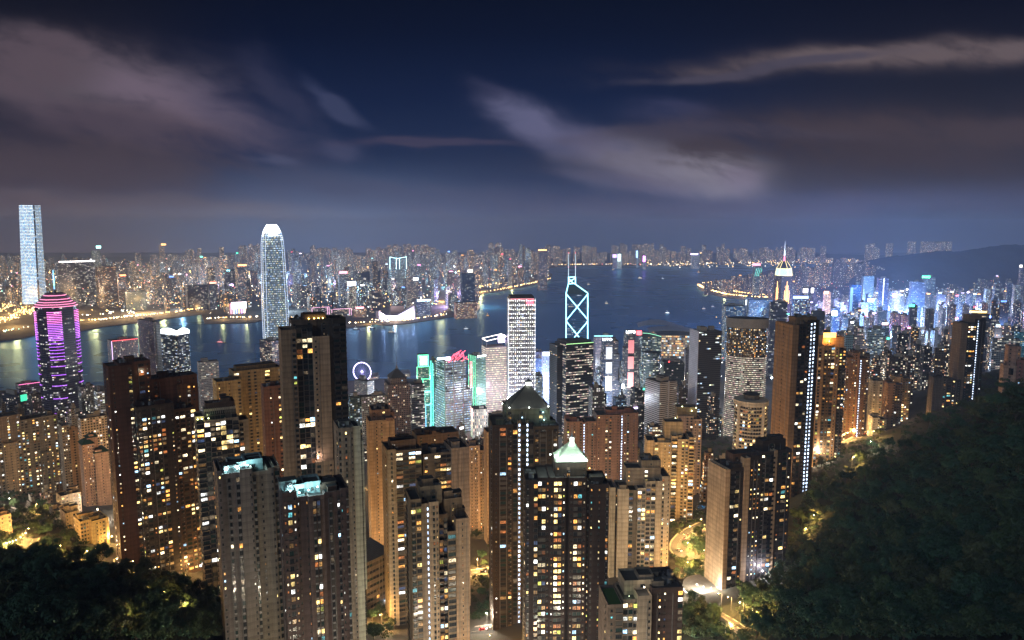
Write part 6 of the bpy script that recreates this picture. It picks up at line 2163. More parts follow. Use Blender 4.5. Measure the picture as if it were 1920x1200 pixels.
# central and admiralty infill
for (x0, x1, n, yr, t0, t1, tn) in ((1003, 1345, 26, (1500, 1900), 668, 720, [3, 4, 5, 6, 0]), (690, 1000, 24, (1350, 1800), 716, 770, [3, 2, 4, 6, 0]), (1110, 1350, 18, (1150, 1420), 722, 790, [3, 4, 6, 0, 5]), (0, 205, 16, (960, 1250), 752, 790, [3, 2, 4, 0]), (370, 540, 8, (1300, 1650), 706, 740, [3, 4, 2]), (680, 960, 14, (960, 1150), 800, 850, [2, 3, 7, 4]), (1060, 1300, 8, (900, 1050), 800, 850, [7, 2, 4])):
    for i in range(n):
        px = x0 + (x1 - x0) * (i + r.uniform(.1, .9)) / n
        crowd('office_block', 'office block', TONES[r.choice(tn)], px, r.uniform(16, 30), r.uniform(t0, t1), r.uniform(*yr), None, 'central', r, sign=r.choice(SIGNS) if r.random() < .12 else None, wall_scale=.8)

# low blocks between the near towers and the estate on the left
for (px, wd, top, Y) in ((30, 26, 962, 640), (62, 24, 944, 690), (88, 26, 925, 740), (112, 22, 905, 800), (214, 20, 1000, 640), (892, 26, 968, 700), (905, 22, 930, 780), (714, 30, 1000, 660), (706, 22, 1030, 600), (1330, 26, 850, 800), (1352, 22, 862, 760), (1205, 22, 930, 760), (1322, 20, 905, 700), (1545, 26, 845, 760), (1660, 26, 770, 980), (1710, 24, 745, 1080)):
    crowd('apartment_block', 'apartment block', TONES[r.choice([0, 2, 7, 1])], px, wd, top, Y, None, 'valley', r)
# across the water: the 270 that show largest, then the rest as one mass
kr = random.Random(21)
SKY_X = [-20, 100, 200, 300, 370, 420, 470, 540, 620, 700, 760, 800, 860, 930, 1000, 1060, 1130, 1200, 1280, 1330, 1400, 1480, 1560, 1640]
SKY_T = [478, 477, 476, 477, 468, 464, 457, 455, 463, 464, 455, 458, 463, 452, 453, 463, 458, 453, 456, 468, 464, 462, 465, 476]
topc = skyline(SKY_X, SKY_T)
done = 0
tries = 0
spots = []
while done < 262 and tries < 4000:
    tries += 1
    px = kr.uniform(-15, 1320)
    f = kr.random() ** .8
    Y = 3280 + f * 3900
    x = kx(px, 560) * Y
    if not (inside(KPOLY, x, Y) and inside(KPOLY, x - 30, Y - 60) and inside(KPOLY, x + 30, Y - 60)):
        continue
    if px < 190 and Y < 3620:
        continue
    if 690 < px < 800 and Y < 3300:
        continue
    if 180 < px < 380 and Y < 3480:
        continue
    if any(abs(px - q) < 5 and abs(Y - w_) < 120 for q, w_ in spots):
        continue
    spots.append((px, Y))
    yg = 430 + 1350 * 397 / Y
    hi = topc(px)
    g = max(0.0, min(1.0, (Y - 3300) / 3600))
    top = yg - (yg - hi) * (0.30 + .45 * g) * kr.uniform(.75, 1.22)
    if kr.random() < .08:
        top -= kr.uniform(8, 18)
    top = max(top, hi - 2)
    res = kr.random() < .6
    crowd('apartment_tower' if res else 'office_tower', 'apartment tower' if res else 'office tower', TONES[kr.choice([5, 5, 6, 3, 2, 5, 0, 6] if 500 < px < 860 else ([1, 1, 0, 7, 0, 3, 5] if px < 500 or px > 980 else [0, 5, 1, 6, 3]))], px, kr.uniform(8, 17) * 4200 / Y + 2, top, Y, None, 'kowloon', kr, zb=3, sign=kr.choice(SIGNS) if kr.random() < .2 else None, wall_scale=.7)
    done += 1
# far estates and the packed low city between, one mass nobody could count
mb = MB()
for i in range(1500):
    px = kr.uniform(-30, 1640)
    far = kr.random() < .40
    Y = kr.uniform(7400, 9300) if far else kr.uniform(3500, 7000)
    x = kx(px, 500) * Y
    if not (inside(KPOLY, x, Y - 90) or Y > 7900):
        continue
    if not far and (px < 190 and Y < 3700 or 180 < px < 380 and Y < 3500):
        continue
    yg = 430 + 1350 * 397 / Y
    if far:
        # estates stand in clusters on rising ground
        cl = math.sin(px * .043) + math.sin(px * .017 + 2) + .6 * math.sin(px * .11)
        top = topc(px) + (14 if cl < 0.1 else 0) + kr.uniform(0, 8)
    else:
        top = yg - kr.uniform(.12, .3) * (yg - topc(px))
    w_ = kr.uniform(4, 8) / FPX * Y
    d_ = w_ * kr.uniform(.6, 1.2)
    z1 = zat(top, Y)
    if z1 < 12:
        continue
    an = kr.uniform(-.5, .5)
    ca_, sa_ = math.cos(an) * w_ / 2, math.sin(an) * w_ / 2
    cb_, sb_ = math.cos(an) * d_ / 2, math.sin(an) * d_ / 2
    poly = [(x - ca_ + sb_, Y - sa_ - cb_), (x + ca_ + sb_, Y + sa_ - cb_), (x + ca_ - sb_, Y + sa_ + cb_), (x - ca_ - sb_, Y - sa_ + cb_)]
    mb.prism(poly, 2, z1, FACADE, ROOF, 7.0, 6.5, u0=kr.randint(0, 9000))
o = mb.build('distant_city', kind='stuff', color=lin((62, 58, 58)))
for k, v in (('lit', .48), ('glow', 2.8), ('warm', .85), ('win_w', .55), ('win_h', .55), ('run', 1.0)):
    o[k] = v
mb = MB()
for i in range(46):
    px = kr.uniform(1180, 1650) if i < 26 else 1640 + kr.choice((22, 26, *range(62, 146, 6))) + kr.uniform(-1, 1)
    Y = kr.uniform(7600, 8600)
    top = kr.uniform(456, 470) if i < 26 else (453 if px > 1690 else 456)
    if 1670 < px < 1700:
        px = 1692
    x = kx(px, 500) * Y
    w_ = kr.uniform(5, 8) / FPX * Y
    mb.prism([(x, Y), (x + w_, Y), (x + w_, Y + w_), (x, Y + w_)], 20, zat(top, Y), FACADE, ROOF, 7, 7, u0=kr.randint(0, 9000))
o = mb.build('distant_estate', kind='stuff', color=lin((92, 84, 80)))
for k, v in (('lit', .45), ('glow', 3.2), ('warm', .7), ('win_w', .5), ('win_h', .5), ('run', 1.0)):
    o[k] = v

# labels of the crowd: tone, kind and where it stands among the buildings with descriptions of their own
SHORT = [(44, 'LED-striped tower'), (113, 'purple skyscraper'), (212, 'brown tower pair'), (306, 'orange-capped skyline tower'), (336, 'lit-crown tower'), (454, 'orange-roofed twin tower'), (514, 'tallest waterfront skyscraper'), (594, 'tower with two masts'), (660, 'white-screened tapering tower'),
         (746, 'neon-outlined grey hotel'), (793, 'green-outlined stepped tower'), (850, 'steel-framed bank'), (878, 'dark waterside tower'), (928, 'bright-roofed cream office'), (976, 'white light-grid tower'), (1017, 'orange-crowned octagonal tower'), (1081, 'neon prism tower'), (1145, 'lettered faceted tower'), (1186, 'red-panelled twin tower'),
         (1208, 'magenta-lit tower'), (1262, 'exhibition hall'), (1320, 'pale-ended dark slab'), (1397, 'curved hotel tower'), (1466, 'pyramid-topped skyscraper'), (1501, 'violet-blue slab'), (1548, 'orange-topped slim tower'), (1602, 'blue floodlit tower'), (1652, 'white-edged square tower'), (1738, 'green-signed tower'), (1833, 'gold-banded block'), (1916, 'pale-lamped edge tower')]
COLNAME = {RED: 'red', ORANGE: 'orange', (1, .8, .5): 'cream', CYAN: 'cyan', BLUE: 'blue', WHITE: 'white', (1, .3, .6): 'pink', GREEN: 'green', LILAC: 'lilac', (.6, .8, 1): 'pale blue'}
ZONE = {'far': 'in the far row', 'blue': 'in the bright row', 'mid': 'in the middle row', 'near': 'in the near row', 'causeway': 'along the curved shore road', 'eastern island': 'below the dark hill', 'central': 'among the low blocks', 'valley': 'in the lamplit valley', 'kowloon': 'across the water'}
groups = {}
for rec in CROWD:
    root, kind, tone, sign, px, top, Y, zone = rec
    ref = min(SHORT, key=lambda s: abs(s[0] - px))
    key = (tone, kind, COLNAME.get(sign), ref[1], 'left' if px < ref[0] else 'right', zone)
    groups.setdefault(key, []).append((abs(px - ref[0]), root))
ORD = ['', 'second ', 'third ', 'fourth ', 'fifth ', 'sixth ', 'seventh ', 'eighth ', 'ninth ', 'tenth ', 'eleventh ', 'twelfth ']
for (tone, kind, sg, ref, side, zone), its in groups.items():
    for i, (_, root) in enumerate(sorted(its, key=lambda t: t[0])):
        k = kind.replace('_', ' ')
        s = f'{sg}-signed ' if sg else ''
        root['label'] = f'{ORD[min(i, 11)]}{s}{tone} {k} {side} of {ref} {ZONE[zone]}'
        root['group'] = {'kowloon': 'buildings across the harbour', 'central': 'low blocks between the central towers'}.get(zone, 'towers of the right-hand city crowd')
# ------------------------------------------------------------------ sight line to the ground
def on_ground(px, py, y0=120.0, y1=2600.0):
    ys = np.geomspace(y0, y1, 260)
    k, q = kx(px, py), kz(py)
    g = ground_many(k * ys, ys)
    below = (CAM_Z + q * ys) < g
    if not below.any():
        return None
    i = int(np.argmax(below))
    if i == 0:
        return Vector((k * ys[0], ys[0], float(g[0])))
    a, b = ys[i - 1], ys[i]
    for _ in range(12):
        m_ = (a + b) / 2
        if CAM_Z + q * m_ < ground(k * m_, m_):
            b = m_
        else:
            a = m_
    return Vector((k * b, b, ground(k * b, b)))


def clear_of(p, extra=1.0):
    return all((p.x - x) ** 2 + (p.y - y) ** 2 > (r_ + extra) ** 2 for x, y, r_ in FOOT)


# ------------------------------------------------------------------ roads
ROADPTS = []


def road(name, pts, width, label_lines=True):
    """A carriageway with kerbs and a dashed centre line, along world points."""
    P_ = [Vector(p) for p in pts]
    # resample
    Q = []
    for a, b in zip(P_[:-1], P_[1:]):
        n = max(2, int((b - a).length / 4))
        Q += [a.lerp(b, i / n) for i in range(n)]
    Q.append(P_[-1])
    for _ in range(6):
        Q = [Q[0]] + [(Q[i - 1] + Q[i] * 2 + Q[i + 1]) / 4 for i in range(1, len(Q) - 1)] + [Q[-1]]
    mb = MB()
    side = []
    for i, p in enumerate(Q):
        d = Q[min(i + 1, len(Q) - 1)] - Q[max(i - 1, 0)]
        n = Vector((-d.y, d.x, 0)).normalized()
        side.append(n)
        ROADPTS.append((p.x, p.y, width / 2))
    h = width / 2
    for i in range(len(Q) - 1):
        a, b, n, m_ = Q[i], Q[i + 1], side[i], side[i + 1]
        mb.face([a - n * h, b - m_ * h, b + m_ * h, a + n * h], ASPHALT)
        for s in (-1, 1):
            up = Vector((0, 0, .14))
            e0, e1 = a + n * h * s, b + m_ * h * s
            f0, f1 = a + n * (h + 1.4) * s, b + m_ * (h + 1.4) * s
            mb.face([e0, e1, e1 + up, e0 + up], CONCRETE)
            mb.face([e0 + up, e1 + up, f1 + up, f0 + up], CONCRETE)
            dn = Vector((0, 0, -3))
            mb.face([f0 + up, f1 + up, f1 + dn, f0 + dn], CONCRETE)
        if i % 3 != 2:
            z4 = Vector((0, 0, .004))
            mb.face([a - n * .1 + z4, b - m_ * .1 + z4, b + m_ * .1 + z4, a + n * .1 + z4], PAINT)
    mb.build(name, kind='structure')
    return Q, side


def street_lamp(p, d, label, group, power, color=SODIUM, h=9.0):
    root = thing('street_lamp', label, 'street lamp', p, math.atan2(d.y, d.x), group)
    mb = MB()
    mb.tube((0, 0, -.5), (0, 0, h), .13, METAL, 6, .08)
    mb.tube((0, 0, h), (1.6, 0, h + .35), .06, METAL, 5)
    mb.build('pole', root)
    mb = MB()
    mb.box(1.3, 2.3, -.18, .18, h + .28, h + .44, METAL)
    hd = mb.build('lamp_head', root)
    mb = MB()
    mb.ball((1.8, 0, h + .12), .34, glowing(color, 30))
    mb.build('bulb', hd)
    lamp('lamp_light', (1.8, 0, h - .4), power, color, root, .5)
    return root


def lamps_along(Q, side, step, off, label, group, power, color=SODIUM, h=9.0):
    acc = step * .5
    for i in range(1, len(Q)):
        acc += (Q[i] - Q[i - 1]).length
        if acc > step:
            acc = 0
            p = Q[i] + side[i] * off
            street_lamp(p, -side[i] * (1 if off > 0 else -1), label, group, power, color, h)


def ground_path(pix, lift=.5):
    return [on_ground(a, b) + Vector((0, 0, lift)) for a, b in pix]


Q, S = road('road', ground_path([(1322, 984), (1304, 992), (1285, 1003), (1272, 1016), (1268, 1030), (1276, 1042), (1292, 1052), (1310, 1058)]), 10)
lamps_along(Q, S, 22, 6.2, 'sodium street lamp on the winding yellow road between the beige towers', 'lamps along the winding road', 60000)
Q, S = road('road', ground_path([(1588, 832), (1606, 822), (1622, 814), (1645, 806)]), 10)
lamps_along(Q, S, 30, 6.2, 'sodium street lamp at the road bend below the wooded slope', 'lamps at the road bend', 60000)
Q, S = road('road', ground_path([(884, 1186), (905, 1183), (930, 1181)]), 11)
lamps_along(Q, S, 14, 6.5, 'street lamp on the pinkish road at the bottom, between two near towers', 'lamps on the bottom road', 36000, WARMW)
Q, S = road('road', ground_path([(872, 1078), (895, 1073), (930, 1070)]), 9)
lamps_along(Q, S, 14, 5.5, 'sodium street lamp on the yellow-lit road between two near towers', 'lamps on the yellow-lit road', 60000)
Q, S = road('road', ground_path([(20, 1046), (40, 1036), (56, 1024), (62, 1012)]), 7)
lamps_along(Q, S, 18, 4.2, 'sodium street lamp on the short lit lane at the lower left', 'lamps on the left lane', 40000)
Q, S = road('road', ground_path([(1330, 1140), (1352, 1150), (1378, 1164), (1402, 1182)]), 6)
lamps_along(Q, S, 20, 3.8, 'sodium street lamp on the garden lane below the curved podium', 'lamps on the garden lane', 26000)
for px, py, pw in ((110, 1040, 2500), (160, 1050, 3000), (215, 1068, 1500), (245, 1072, 1500), (350, 1075, 1500), (275, 1130, 700), (300, 1140, 700), (220, 1180, 500), (340, 1160, 700), (1325, 940, 3000), (1345, 790, 6000), (1330, 800, 4000), (950, 1080, 2500), (1420, 1180, 1200), (1360, 1195, 1200), (1505, 1010, 2500), (1520, 985, 2500)):
    p = on_ground(px, py)
    if p is not None and clear_of(p, -6):
        street_lamp(p, Vector((1, 0, 0)), 'lone lamp glowing among the trees on the slope', 'lone lamps among the trees', pw * 7, SODIUM, 7)

for px, Y in ((430, 222), (520, 215), (600, 212), (690, 235), (800, 275), (870, 285), (960, 268), (1050, 270), (1130, 262), (1200, 262), (760, 300), (1260, 330)):  # unseen lamps below the frame, added to light the nearest tower fronts
    x = kx(px, 900) * Y
    p = Vector((x, Y, ground(x, Y)))
    street_lamp(p, Vector((0, -1, 0)), 'unseen lamp added to light the fronts of the nearest apartment towers', 'unseen lamps added before the nearest towers', 34000 if px < 740 else 44000, WARMW, 10)
# lamps in the streets between the near towers (mostly hidden, their light is seen on the walls)
lr = random.Random(9)
n = 0
for i in range(900):
    px, Y = lr.uniform(-30, 1700), lr.uniform(330, 1000)
    x = kx(px, 800) * Y
    if px > 1380 and Y < 560 or px < 400 and Y < 430:
        continue
    p = Vector((x, Y, ground(x, Y)))
    if not clear_of(p, 2.0) or any((p.x - a) ** 2 + (p.y - b) ** 2 < 38 ** 2 for a, b in [(q[0], q[1]) for q in ROADPTS[-0:]][::6]):
        continue
    ROADPTS.append((p.x, p.y, 3))
    ROADPTS.extend([(p.x, p.y, 0)] * 5)
    street_lamp(p, Vector((lr.uniform(-1, 1), lr.uniform(-1, 1), 0)), 'street lamp in a street between the near apartment towers', 'street lamps between the towers', lr.uniform(26000, 54000) * (1.5 if Y > 600 else .9), lr.choice([SODIUM, SODIUM, WARMW]), 10)
    n += 1
    if n >= 64:
        break

# far roads: sodium lamps in strings, too many to count
fb = MB()
CHOICE = [(SODIUM, 9), (SODIUM, 9), ((1, .75, .4), 8), ((1, .95, .85), 9), ((.7, .9, 1), 9), ((.4, 1, .8), 6), ((1, .25, .2), 6)]


def string(pix, step, rows=1, spread=0.0, size=2.6, cols=(0, 0, 0, 2), zz=12, rnd=lr):
    for rrow in range(rows):
        P_ = [on_level(a, b, 3.4) for a, b in pix]
        for a, b in zip(P_[:-1], P_[1:]):
            L = (b - a).length
            k = max(1, int(L / step))
            for i in range(k):
                p = a.lerp(b, (i + rnd.random() * .6) / k)
                p += Vector((rnd.uniform(-1, 1) * spread, rnd.uniform(-1, 1) * spread, zz))
                c, s = CHOICE[rnd.choice(cols)]
                fb.ball(p, size * rnd.uniform(.6, 1.25), glowing(c, s))


string([(-20, 612), (20, 600), (50, 588), (62, 578)], 26, 6, 45)
string([(-20, 590), (10, 578), (45, 570)], 26, 4, 40)
string([(145, 607), (200, 602), (260, 596), (330, 589), (385, 580)], 22, 3, 16)
string([(225, 566), (275, 566), (330, 572), (380, 574)], 28, 2, 24)
string([(150, 596), (185, 594), (235, 586), (250, 592)], 30, 2, 20, cols=(2, 3, 4))
string([(190, 604), (250, 596), (262, 598)], 24, 3, 22, cols=(3, 4, 3))
string([(5, 628), (30, 622), (60, 618)], 26, 2, 20, cols=(3, 2, 5))
string([(386, 602), (430, 600), (488, 598)], 18, 3, 14, cols=(0, 2, 3))
string([(545, 600), (600, 606), (660, 610), (720, 608), (760, 605), (800, 599), (838, 593)], 20, 2, 10, cols=(0, 0, 2, 3))
string([(700, 604), (735, 606), (775, 603)], 16, 2, 8, cols=(0, 2))
string([(850, 584), (895, 572)], 20, 2, 14)
string([(898, 552), (930, 547), (960, 541), (1000, 533), (1030, 524)], 24, 2, 18)
string([(880, 545), (910, 538), (940, 534)], 30, 3, 40)
string([(1036, 498), (1130, 497), (1230, 497), (1300, 497), (1340, 495)], 34, 3, 60, size=4.0, cols=(0, 0, 0, 2, 3, 6))
string([(1310, 490), (1325, 482), (1318, 474)], 40, 3, 60, size=4.0)
string([(1330, 495), (1420, 494), (1500, 493)], 60, 1, 40, size=4.0)
string([(1310, 536), (1316, 541), (1336, 548), (1362, 555), (1400, 559), (1440, 561)], 14, 3, 12, size=2.8)
string([(1318, 533), (1345, 531), (1330, 536), (1350, 543), (1392, 552), (1440, 556)], 16, 2, 14, size=2.6)
string([(1440, 560), (1480, 560), (1520, 566)], 22, 2, 20, size=2.6, cols=(0, 2, 3))
# scattered town lamps
for i in range(2300):
    px = lr.uniform(-20, 1330)
    Y = 3250 + 4600 * lr.random() ** 1.2
    x = kx(px, 560) * Y
    if inside(KPOLY, x, Y) and inside(KPOLY, x, Y - 70):
        c, s = CHOICE[lr.choice((0, 0, 0, 1, 2, 2, 3, 3, 4, 5, 6))]
        fb.ball((x, Y, lr.uniform(8, 60) if lr.random() < .75 else lr.uniform(60, 110)), lr.uniform(1.0, 2.6) * (Y / 3800) ** .5 * (1.6 if lr.random() < .06 else 1), glowing(c, s))
for i in range(620):
    px = lr.uniform(1330, 1930)
    Y = lr.uniform(1700, 4600)
    x = kx(px, 560) * Y
    c, s = CHOICE[lr.choice((0, 2, 3, 3, 4, 4, 5, 6))]
    if ground(x, Y) > 0 or inside(NPOLY, x, Y):
        fb.ball((x, Y, max(ground(x, Y), 3) + lr.uniform(5, 90)), lr.uniform(.7, 1.7) * (2 if lr.random() < .06 else 1), glowing(c, s))
for i in range(260):
    px = lr.uniform(1200, 1660)
    Y = lr.uniform(7300, 8400)
    fb.ball((kx(px, 500) * Y, Y, lr.uniform(15, 60)), lr.uniform(2.5, 5), glowing(*CHOICE[lr.choice((0, 0, 2, 3))]))
for i in range(190):        # big signs, floodlit yards and stadium lamps
    px = lr.uniform(-20, 1320)
    Y = 3280 + 3600 * lr.random() ** 1.4
    x = kx(px, 560) * Y
    if inside(KPOLY, x, Y) and inside(KPOLY, x, Y - 70):
        c = lr.choice((SODIUM, SODIUM, (1, .3, .12), (.75, .9, 1), (.5, .8, 1), (1, .95, .85)) if 480 < px < 880 else (SODIUM, SODIUM, SODIUM, (1, .35, .15), (1, .9, .7), (.7, .9, 1), (1, .3, .5)))
        fb.ball((x, Y, lr.uniform(15, 110)), lr.uniform(2.5, 5.5) * (Y / 4000) ** .6, glowing(c, 9))
fb.build('distant_lamps', kind='stuff')
for i in range(64):  # free-floating lights added for the far town's glow, no fixture built
    px = lr.uniform(10, 1300)
    Y = 3300 + 2600 * lr.random() ** 1.3
    x = kx(px, 560) * Y
    if inside(KPOLY, x, Y) and inside(KPOLY, x, Y - 90):
        c = lr.choice(((.3, .6, 1), (.25, .7, 1), (.6, .8, 1), SODIUM, (.6, .45, 1)) if 480 < px < 880 else (SODIUM, SODIUM, (1, .7, .45), (.8, .9, 1)))
        lamp('town_glow_fill', (x, Y, lr.uniform(25, 80)), lr.uniform(8e5, 2.6e6) * (1.5 if 480 < px < 880 else 1), c, None, 6)
for i in range(26):  # more lights without fixtures, added to brighten right-hand walls and haze
    px = lr.uniform(1488, 1740)
    Y = lr.uniform(1950, 2900)
    lamp('town_glow_fill', (kx(px, 560) * Y, Y, lr.uniform(60, 130)), lr.uniform(8e5, 2.4e6), lr.choice(((.25, .5, 1), (.2, .45, 1), (.55, .75, 1), (.55, .35, 1))), None, 5)
for px, py in ((-5, 604), (12, 590), (34, 582), (52, 572), (20, 616), (170, 600), (300, 588), (900, 550), (1335, 540), (1375, 552)):  # orange glow added along the shore roads, again without fixtures
    p = on_level(px, py, 3.4)
    lamp('town_glow_fill', (p.x, p.y + 30, 45), 7e5, SODIUM, None, 6)
for px, Y, c in ((760, 1450, COOLW), (800, 1300, (.06, .32, .22)), (822, 1280, (.12, .32, .25)), (890, 1400, (.06, .32, .16)), (865, 1290, (.3, .09, .12)), (940, 1420, (.9, .75, 1)), (970, 1270, (.8, .85, 1)), (1025, 1520, (.5, .65, 1)), (1140, 1420, (.6, .85, 1)), (830, 1500, (.7, .8, 1)), (900, 1560, (.8, .7, 1)), (985, 1620, (.5, .6, 1)), (1030, 1600, (.6, .7, 1)), (1150, 1560, COOLW), (1220, 1650, WARMW), (1280, 1800, WARMW), (700, 1600, (.8, .75, 1)), (1180, 1400, WARMW), (1300, 1500, COOLW)):  # coloured fill lights added around the central towers, no fixtures
    x = kx(px, 650) * Y
    lamp('town_glow_fill', (x, Y, ground(x, Y) + 50), 4.6e5, c, None, 4)
# the light that those lamps throw on roads and water's edge
for px, py, pw, c in ((10, 596, 9e5, SODIUM), (40, 582, 7e5, SODIUM), (20, 612, 7e5, SODIUM), (165, 604, 4e5, SODIUM), (230, 599, 4e5, SODIUM), (300, 591, 4e5, SODIUM), (370, 583, 4e5, SODIUM), (415, 600, 5e5, SODIUM), (460, 598, 5e5, SODIUM), (690, 608, 5e5, SODIUM), (740, 604, 5e5, (1, .7, .5)), (905, 546, 6e5, SODIUM), (960, 541, 6e5, SODIUM), (1010, 529, 6e5, SODIUM), (1325, 544, 6e5, SODIUM), (1360, 554, 6e5, SODIUM), (1400, 559, 6e5, SODIUM), (1435, 560, 5e5, SODIUM), (1320, 535, 5e5, SODIUM)):
    p = on_level(px, py, 3.4)
    lamp('road_light', (p.x, p.y + 12, 22), pw * .4, c, None, 6)

# ------------------------------------------------------------------ a few cars: the dark pair on the winding road seen, the rest added
def car(p, yaw, label, paint):
    ro = thing('car', label, 'car', p, yaw, None)
    pm = plain('car_paint_%d' % int(paint[0] * 100 + paint[2] * 10), paint, .3, .2)
    mb = MB()
    prof = [(-2.1, .3), (-2.15, .8), (-1.7, .95), (-1.2, 1.42), (.5, 1.45), (1.1, .98), (2.0, .85), (2.1, .35)]
    L, Rr = [(x, -.85, z) for x, z in prof], [(x, .85, z) for x, z in prof]
    mb.face(L, pm)
    mb.face(list(reversed(Rr)), pm)
    for i in range(len(prof)):
        j = (i + 1) % len(prof)
        mb.face([L[j], L[i], Rr[i], Rr[j]], GLASS[0] if i in (2, 4) else pm)
    mb.build('body', ro)
    for x in (-1.35, 1.3):
        for y in (-.86, .86):
            mb = MB()
            mb.tube((x, y - .1, .32), (x, y + .1, .32), .32, DARKMETAL, 12)
            mb.build('wheel', ro)
    for y in (-.6, .6):
        mb = MB()
        mb.box(2.06, 2.14, y - .2, y + .2, .55, .75, glowing((1, .95, .8), 14))
        mb.build('headlight', ro)
        mb = MB()
        mb.box(-2.2, -2.12, y - .2, y + .2, .65, .82, glowing((1, .05, .03), 7))
        mb.build('tail_light', ro)
    return ro


for px, py, a0, lab, pc in ((1290, 1005, 40, 'dark car on the bend of the winding yellow road, upper one', (.03, .03, .035)), (1284, 1011, 45, 'dark car following on the winding yellow road, lower one', (.05, .03, .03)), (1274, 1034, -60, 'added white car low on the winding yellow road', (.6, .6, .6)),  # white car is added; only the dark pair is seen
                            (1622, 815, 25, 'added red car at the road bend below the wooded slope', (.3, .02, .02)), (1608, 822, 30, 'added pale car at the road bend below the wooded slope', (.5, .5, .48)), (905, 1183, 5, 'added taxi-red car on the pinkish bottom road', (.35, .03, .03)), (918, 1182, 185, 'added silver car on the pinkish bottom road', (.4, .4, .42)), (905, 1074, 3, 'added dark car on the yellow-lit road between near towers', (.04, .04, .05))):  # these other cars are all added too, none seen here
    p = on_ground(px, py)
    if p is not None:
        car(p + Vector((0, 0, .55)), R(a0), lab, pc)

# ------------------------------------------------------------------ harbour wheel
p = on_level(681, 716, 3.5)
ro = thing('ferris_wheel', 'big wheel ringed in violet-white light by the harbour front', 'ferris wheel', (p.x, p.y - 10, 3.5), R(-12))
rw = 18.2 / FPX * p.y
zc = zat(697, p.y - 10) - 3.5
mb = MB()
N_ = 48
for rr_ in (rw, rw * .95):
    ringp = [(rr_ * math.cos(2 * math.pi * i / N_), 0, zc + rr_ * math.sin(2 * math.pi * i / N_)) for i in range(N_ + 1)]
    mb.path(ringp, .75, glowing((.72, .62, 1), 4.2), 5)
mb.build('rim', ro)
mb = MB()
for i in range(0, N_, 2):
    t = 2 * math.pi * i / N_
    mb.tube((0, 0, zc), (rw * math.cos(t), 0, zc + rw * math.sin(t)), .15, glowing((.3, .25, .9), 1.8), 4)
mb.build('spokes', ro)
mb = MB()
mb.ball((0, -1, zc), 2.6, glowing((.9, .85, 1), 14))
mb.build('hub', ro)
lamp('hub_light', (0, -6, zc), 20000, (.6, .5, 1), ro, 2)
mb = MB()
for s in (-1, 1):
    for yo in (-5, 5):
        mb.tube((0, yo * .4, zc), (s * rw * .5, yo, 0), .7, METAL, 6)
mb.build('leg', ro)
for i in range(21):
    t = 2 * math.pi * i / 21
    mb = MB()
    x, z = rw * 1.03 * math.cos(t), zc + rw * 1.03 * math.sin(t) - 1.2
    mb.box(x - .9, x + .9, -1, 1, z - 1, z + 1, METAL)
    mb.build('gondola', ro)

# ferry piers
for i, (px, py, lab) in enumerate(((700, 712, 'low lit ferry pier beside the big wheel'), (760, 706, 'low lit ferry pier behind the pyramid-roofed office'), (740, 718, 'orange-lit quay shed between wheel and office'))):
    p = on_level(px, py, 3)
    ro = thing('ferry_pier', lab, 'pier', (p.x, p.y, 0), R(8))
    mb = MB()
    mb.box(-14, 14, 0, 60, -2, 3.2, CONCRETE)
    mb.build('deck', ro)
    mb = MB()
    mb.box(-11, 11, 3, 56, 3.2, 10, FACADE, ROOF, cw=5, fh=3.4)
    o = mb.build('hall', ro, color=lin((150, 140, 130)))
    for k, v in (('lit', 1.3), ('glow', 1.5), ('warm', .8), ('win_w', .8), ('win_h', .5), ('run', 2.0)):
        o[k] = v
    mb = MB()
    mb.box(-12, 12, 1, 58, 10, 10.8, METAL)
    mb.build('roof', ro)

# ------------------------------------------------------------------ boats
BOATS = [(1201, 522, 70, 'long lit ferry in mid harbour, brightest of the boats', WARMW, 1), (1252, 588, 46, 'white-lit harbour launch before the exhibition hall roof', COOLW, 1), (1138, 570, 34, 'small dim boat right of the neon prism tower', WARMW, .5), (1104, 534, 34, 'small boat just off the top of the neon prism tower', WARMW, .6),
         (1310, 511, 50, 'barge with two lamps near the far eastern shore', SODIUM, .8), (1243, 523, 40, 'two-light boat right of the long lit ferry', COOLW, .6), (735, 624, 42, 'dark-hulled ferry below the arts centre', WARMW, .3), (668, 618, 36, 'moored cruiser at the promenade pier, left one', COOLW, .5), (698, 616, 34, 'moored cruiser at the promenade pier, right one', COOLW, .6),
         (875, 618, 40, 'pale ferry crossing below the dark waterside tower', COOLW, .4), (415, 643, 46, 'ferry with green and red lights left of the tallest skyscraper', (1, .3, .3), .6), (832, 593, 26, 'small sailing junk near the promenade', SODIUM, .4), (1320, 580, 36, 'dim work boat left of the shore road', WARMW, .3), (1150, 506, 40, 'small lamp-lit boat close to the far shore', SODIUM, .7), (915, 593, 24, 'tiny boat with orange lamp left of the light-grid tower', SODIUM, .6), (1337, 576, 30, 'moored yacht beside the shore road basin', COOLW, .3)]
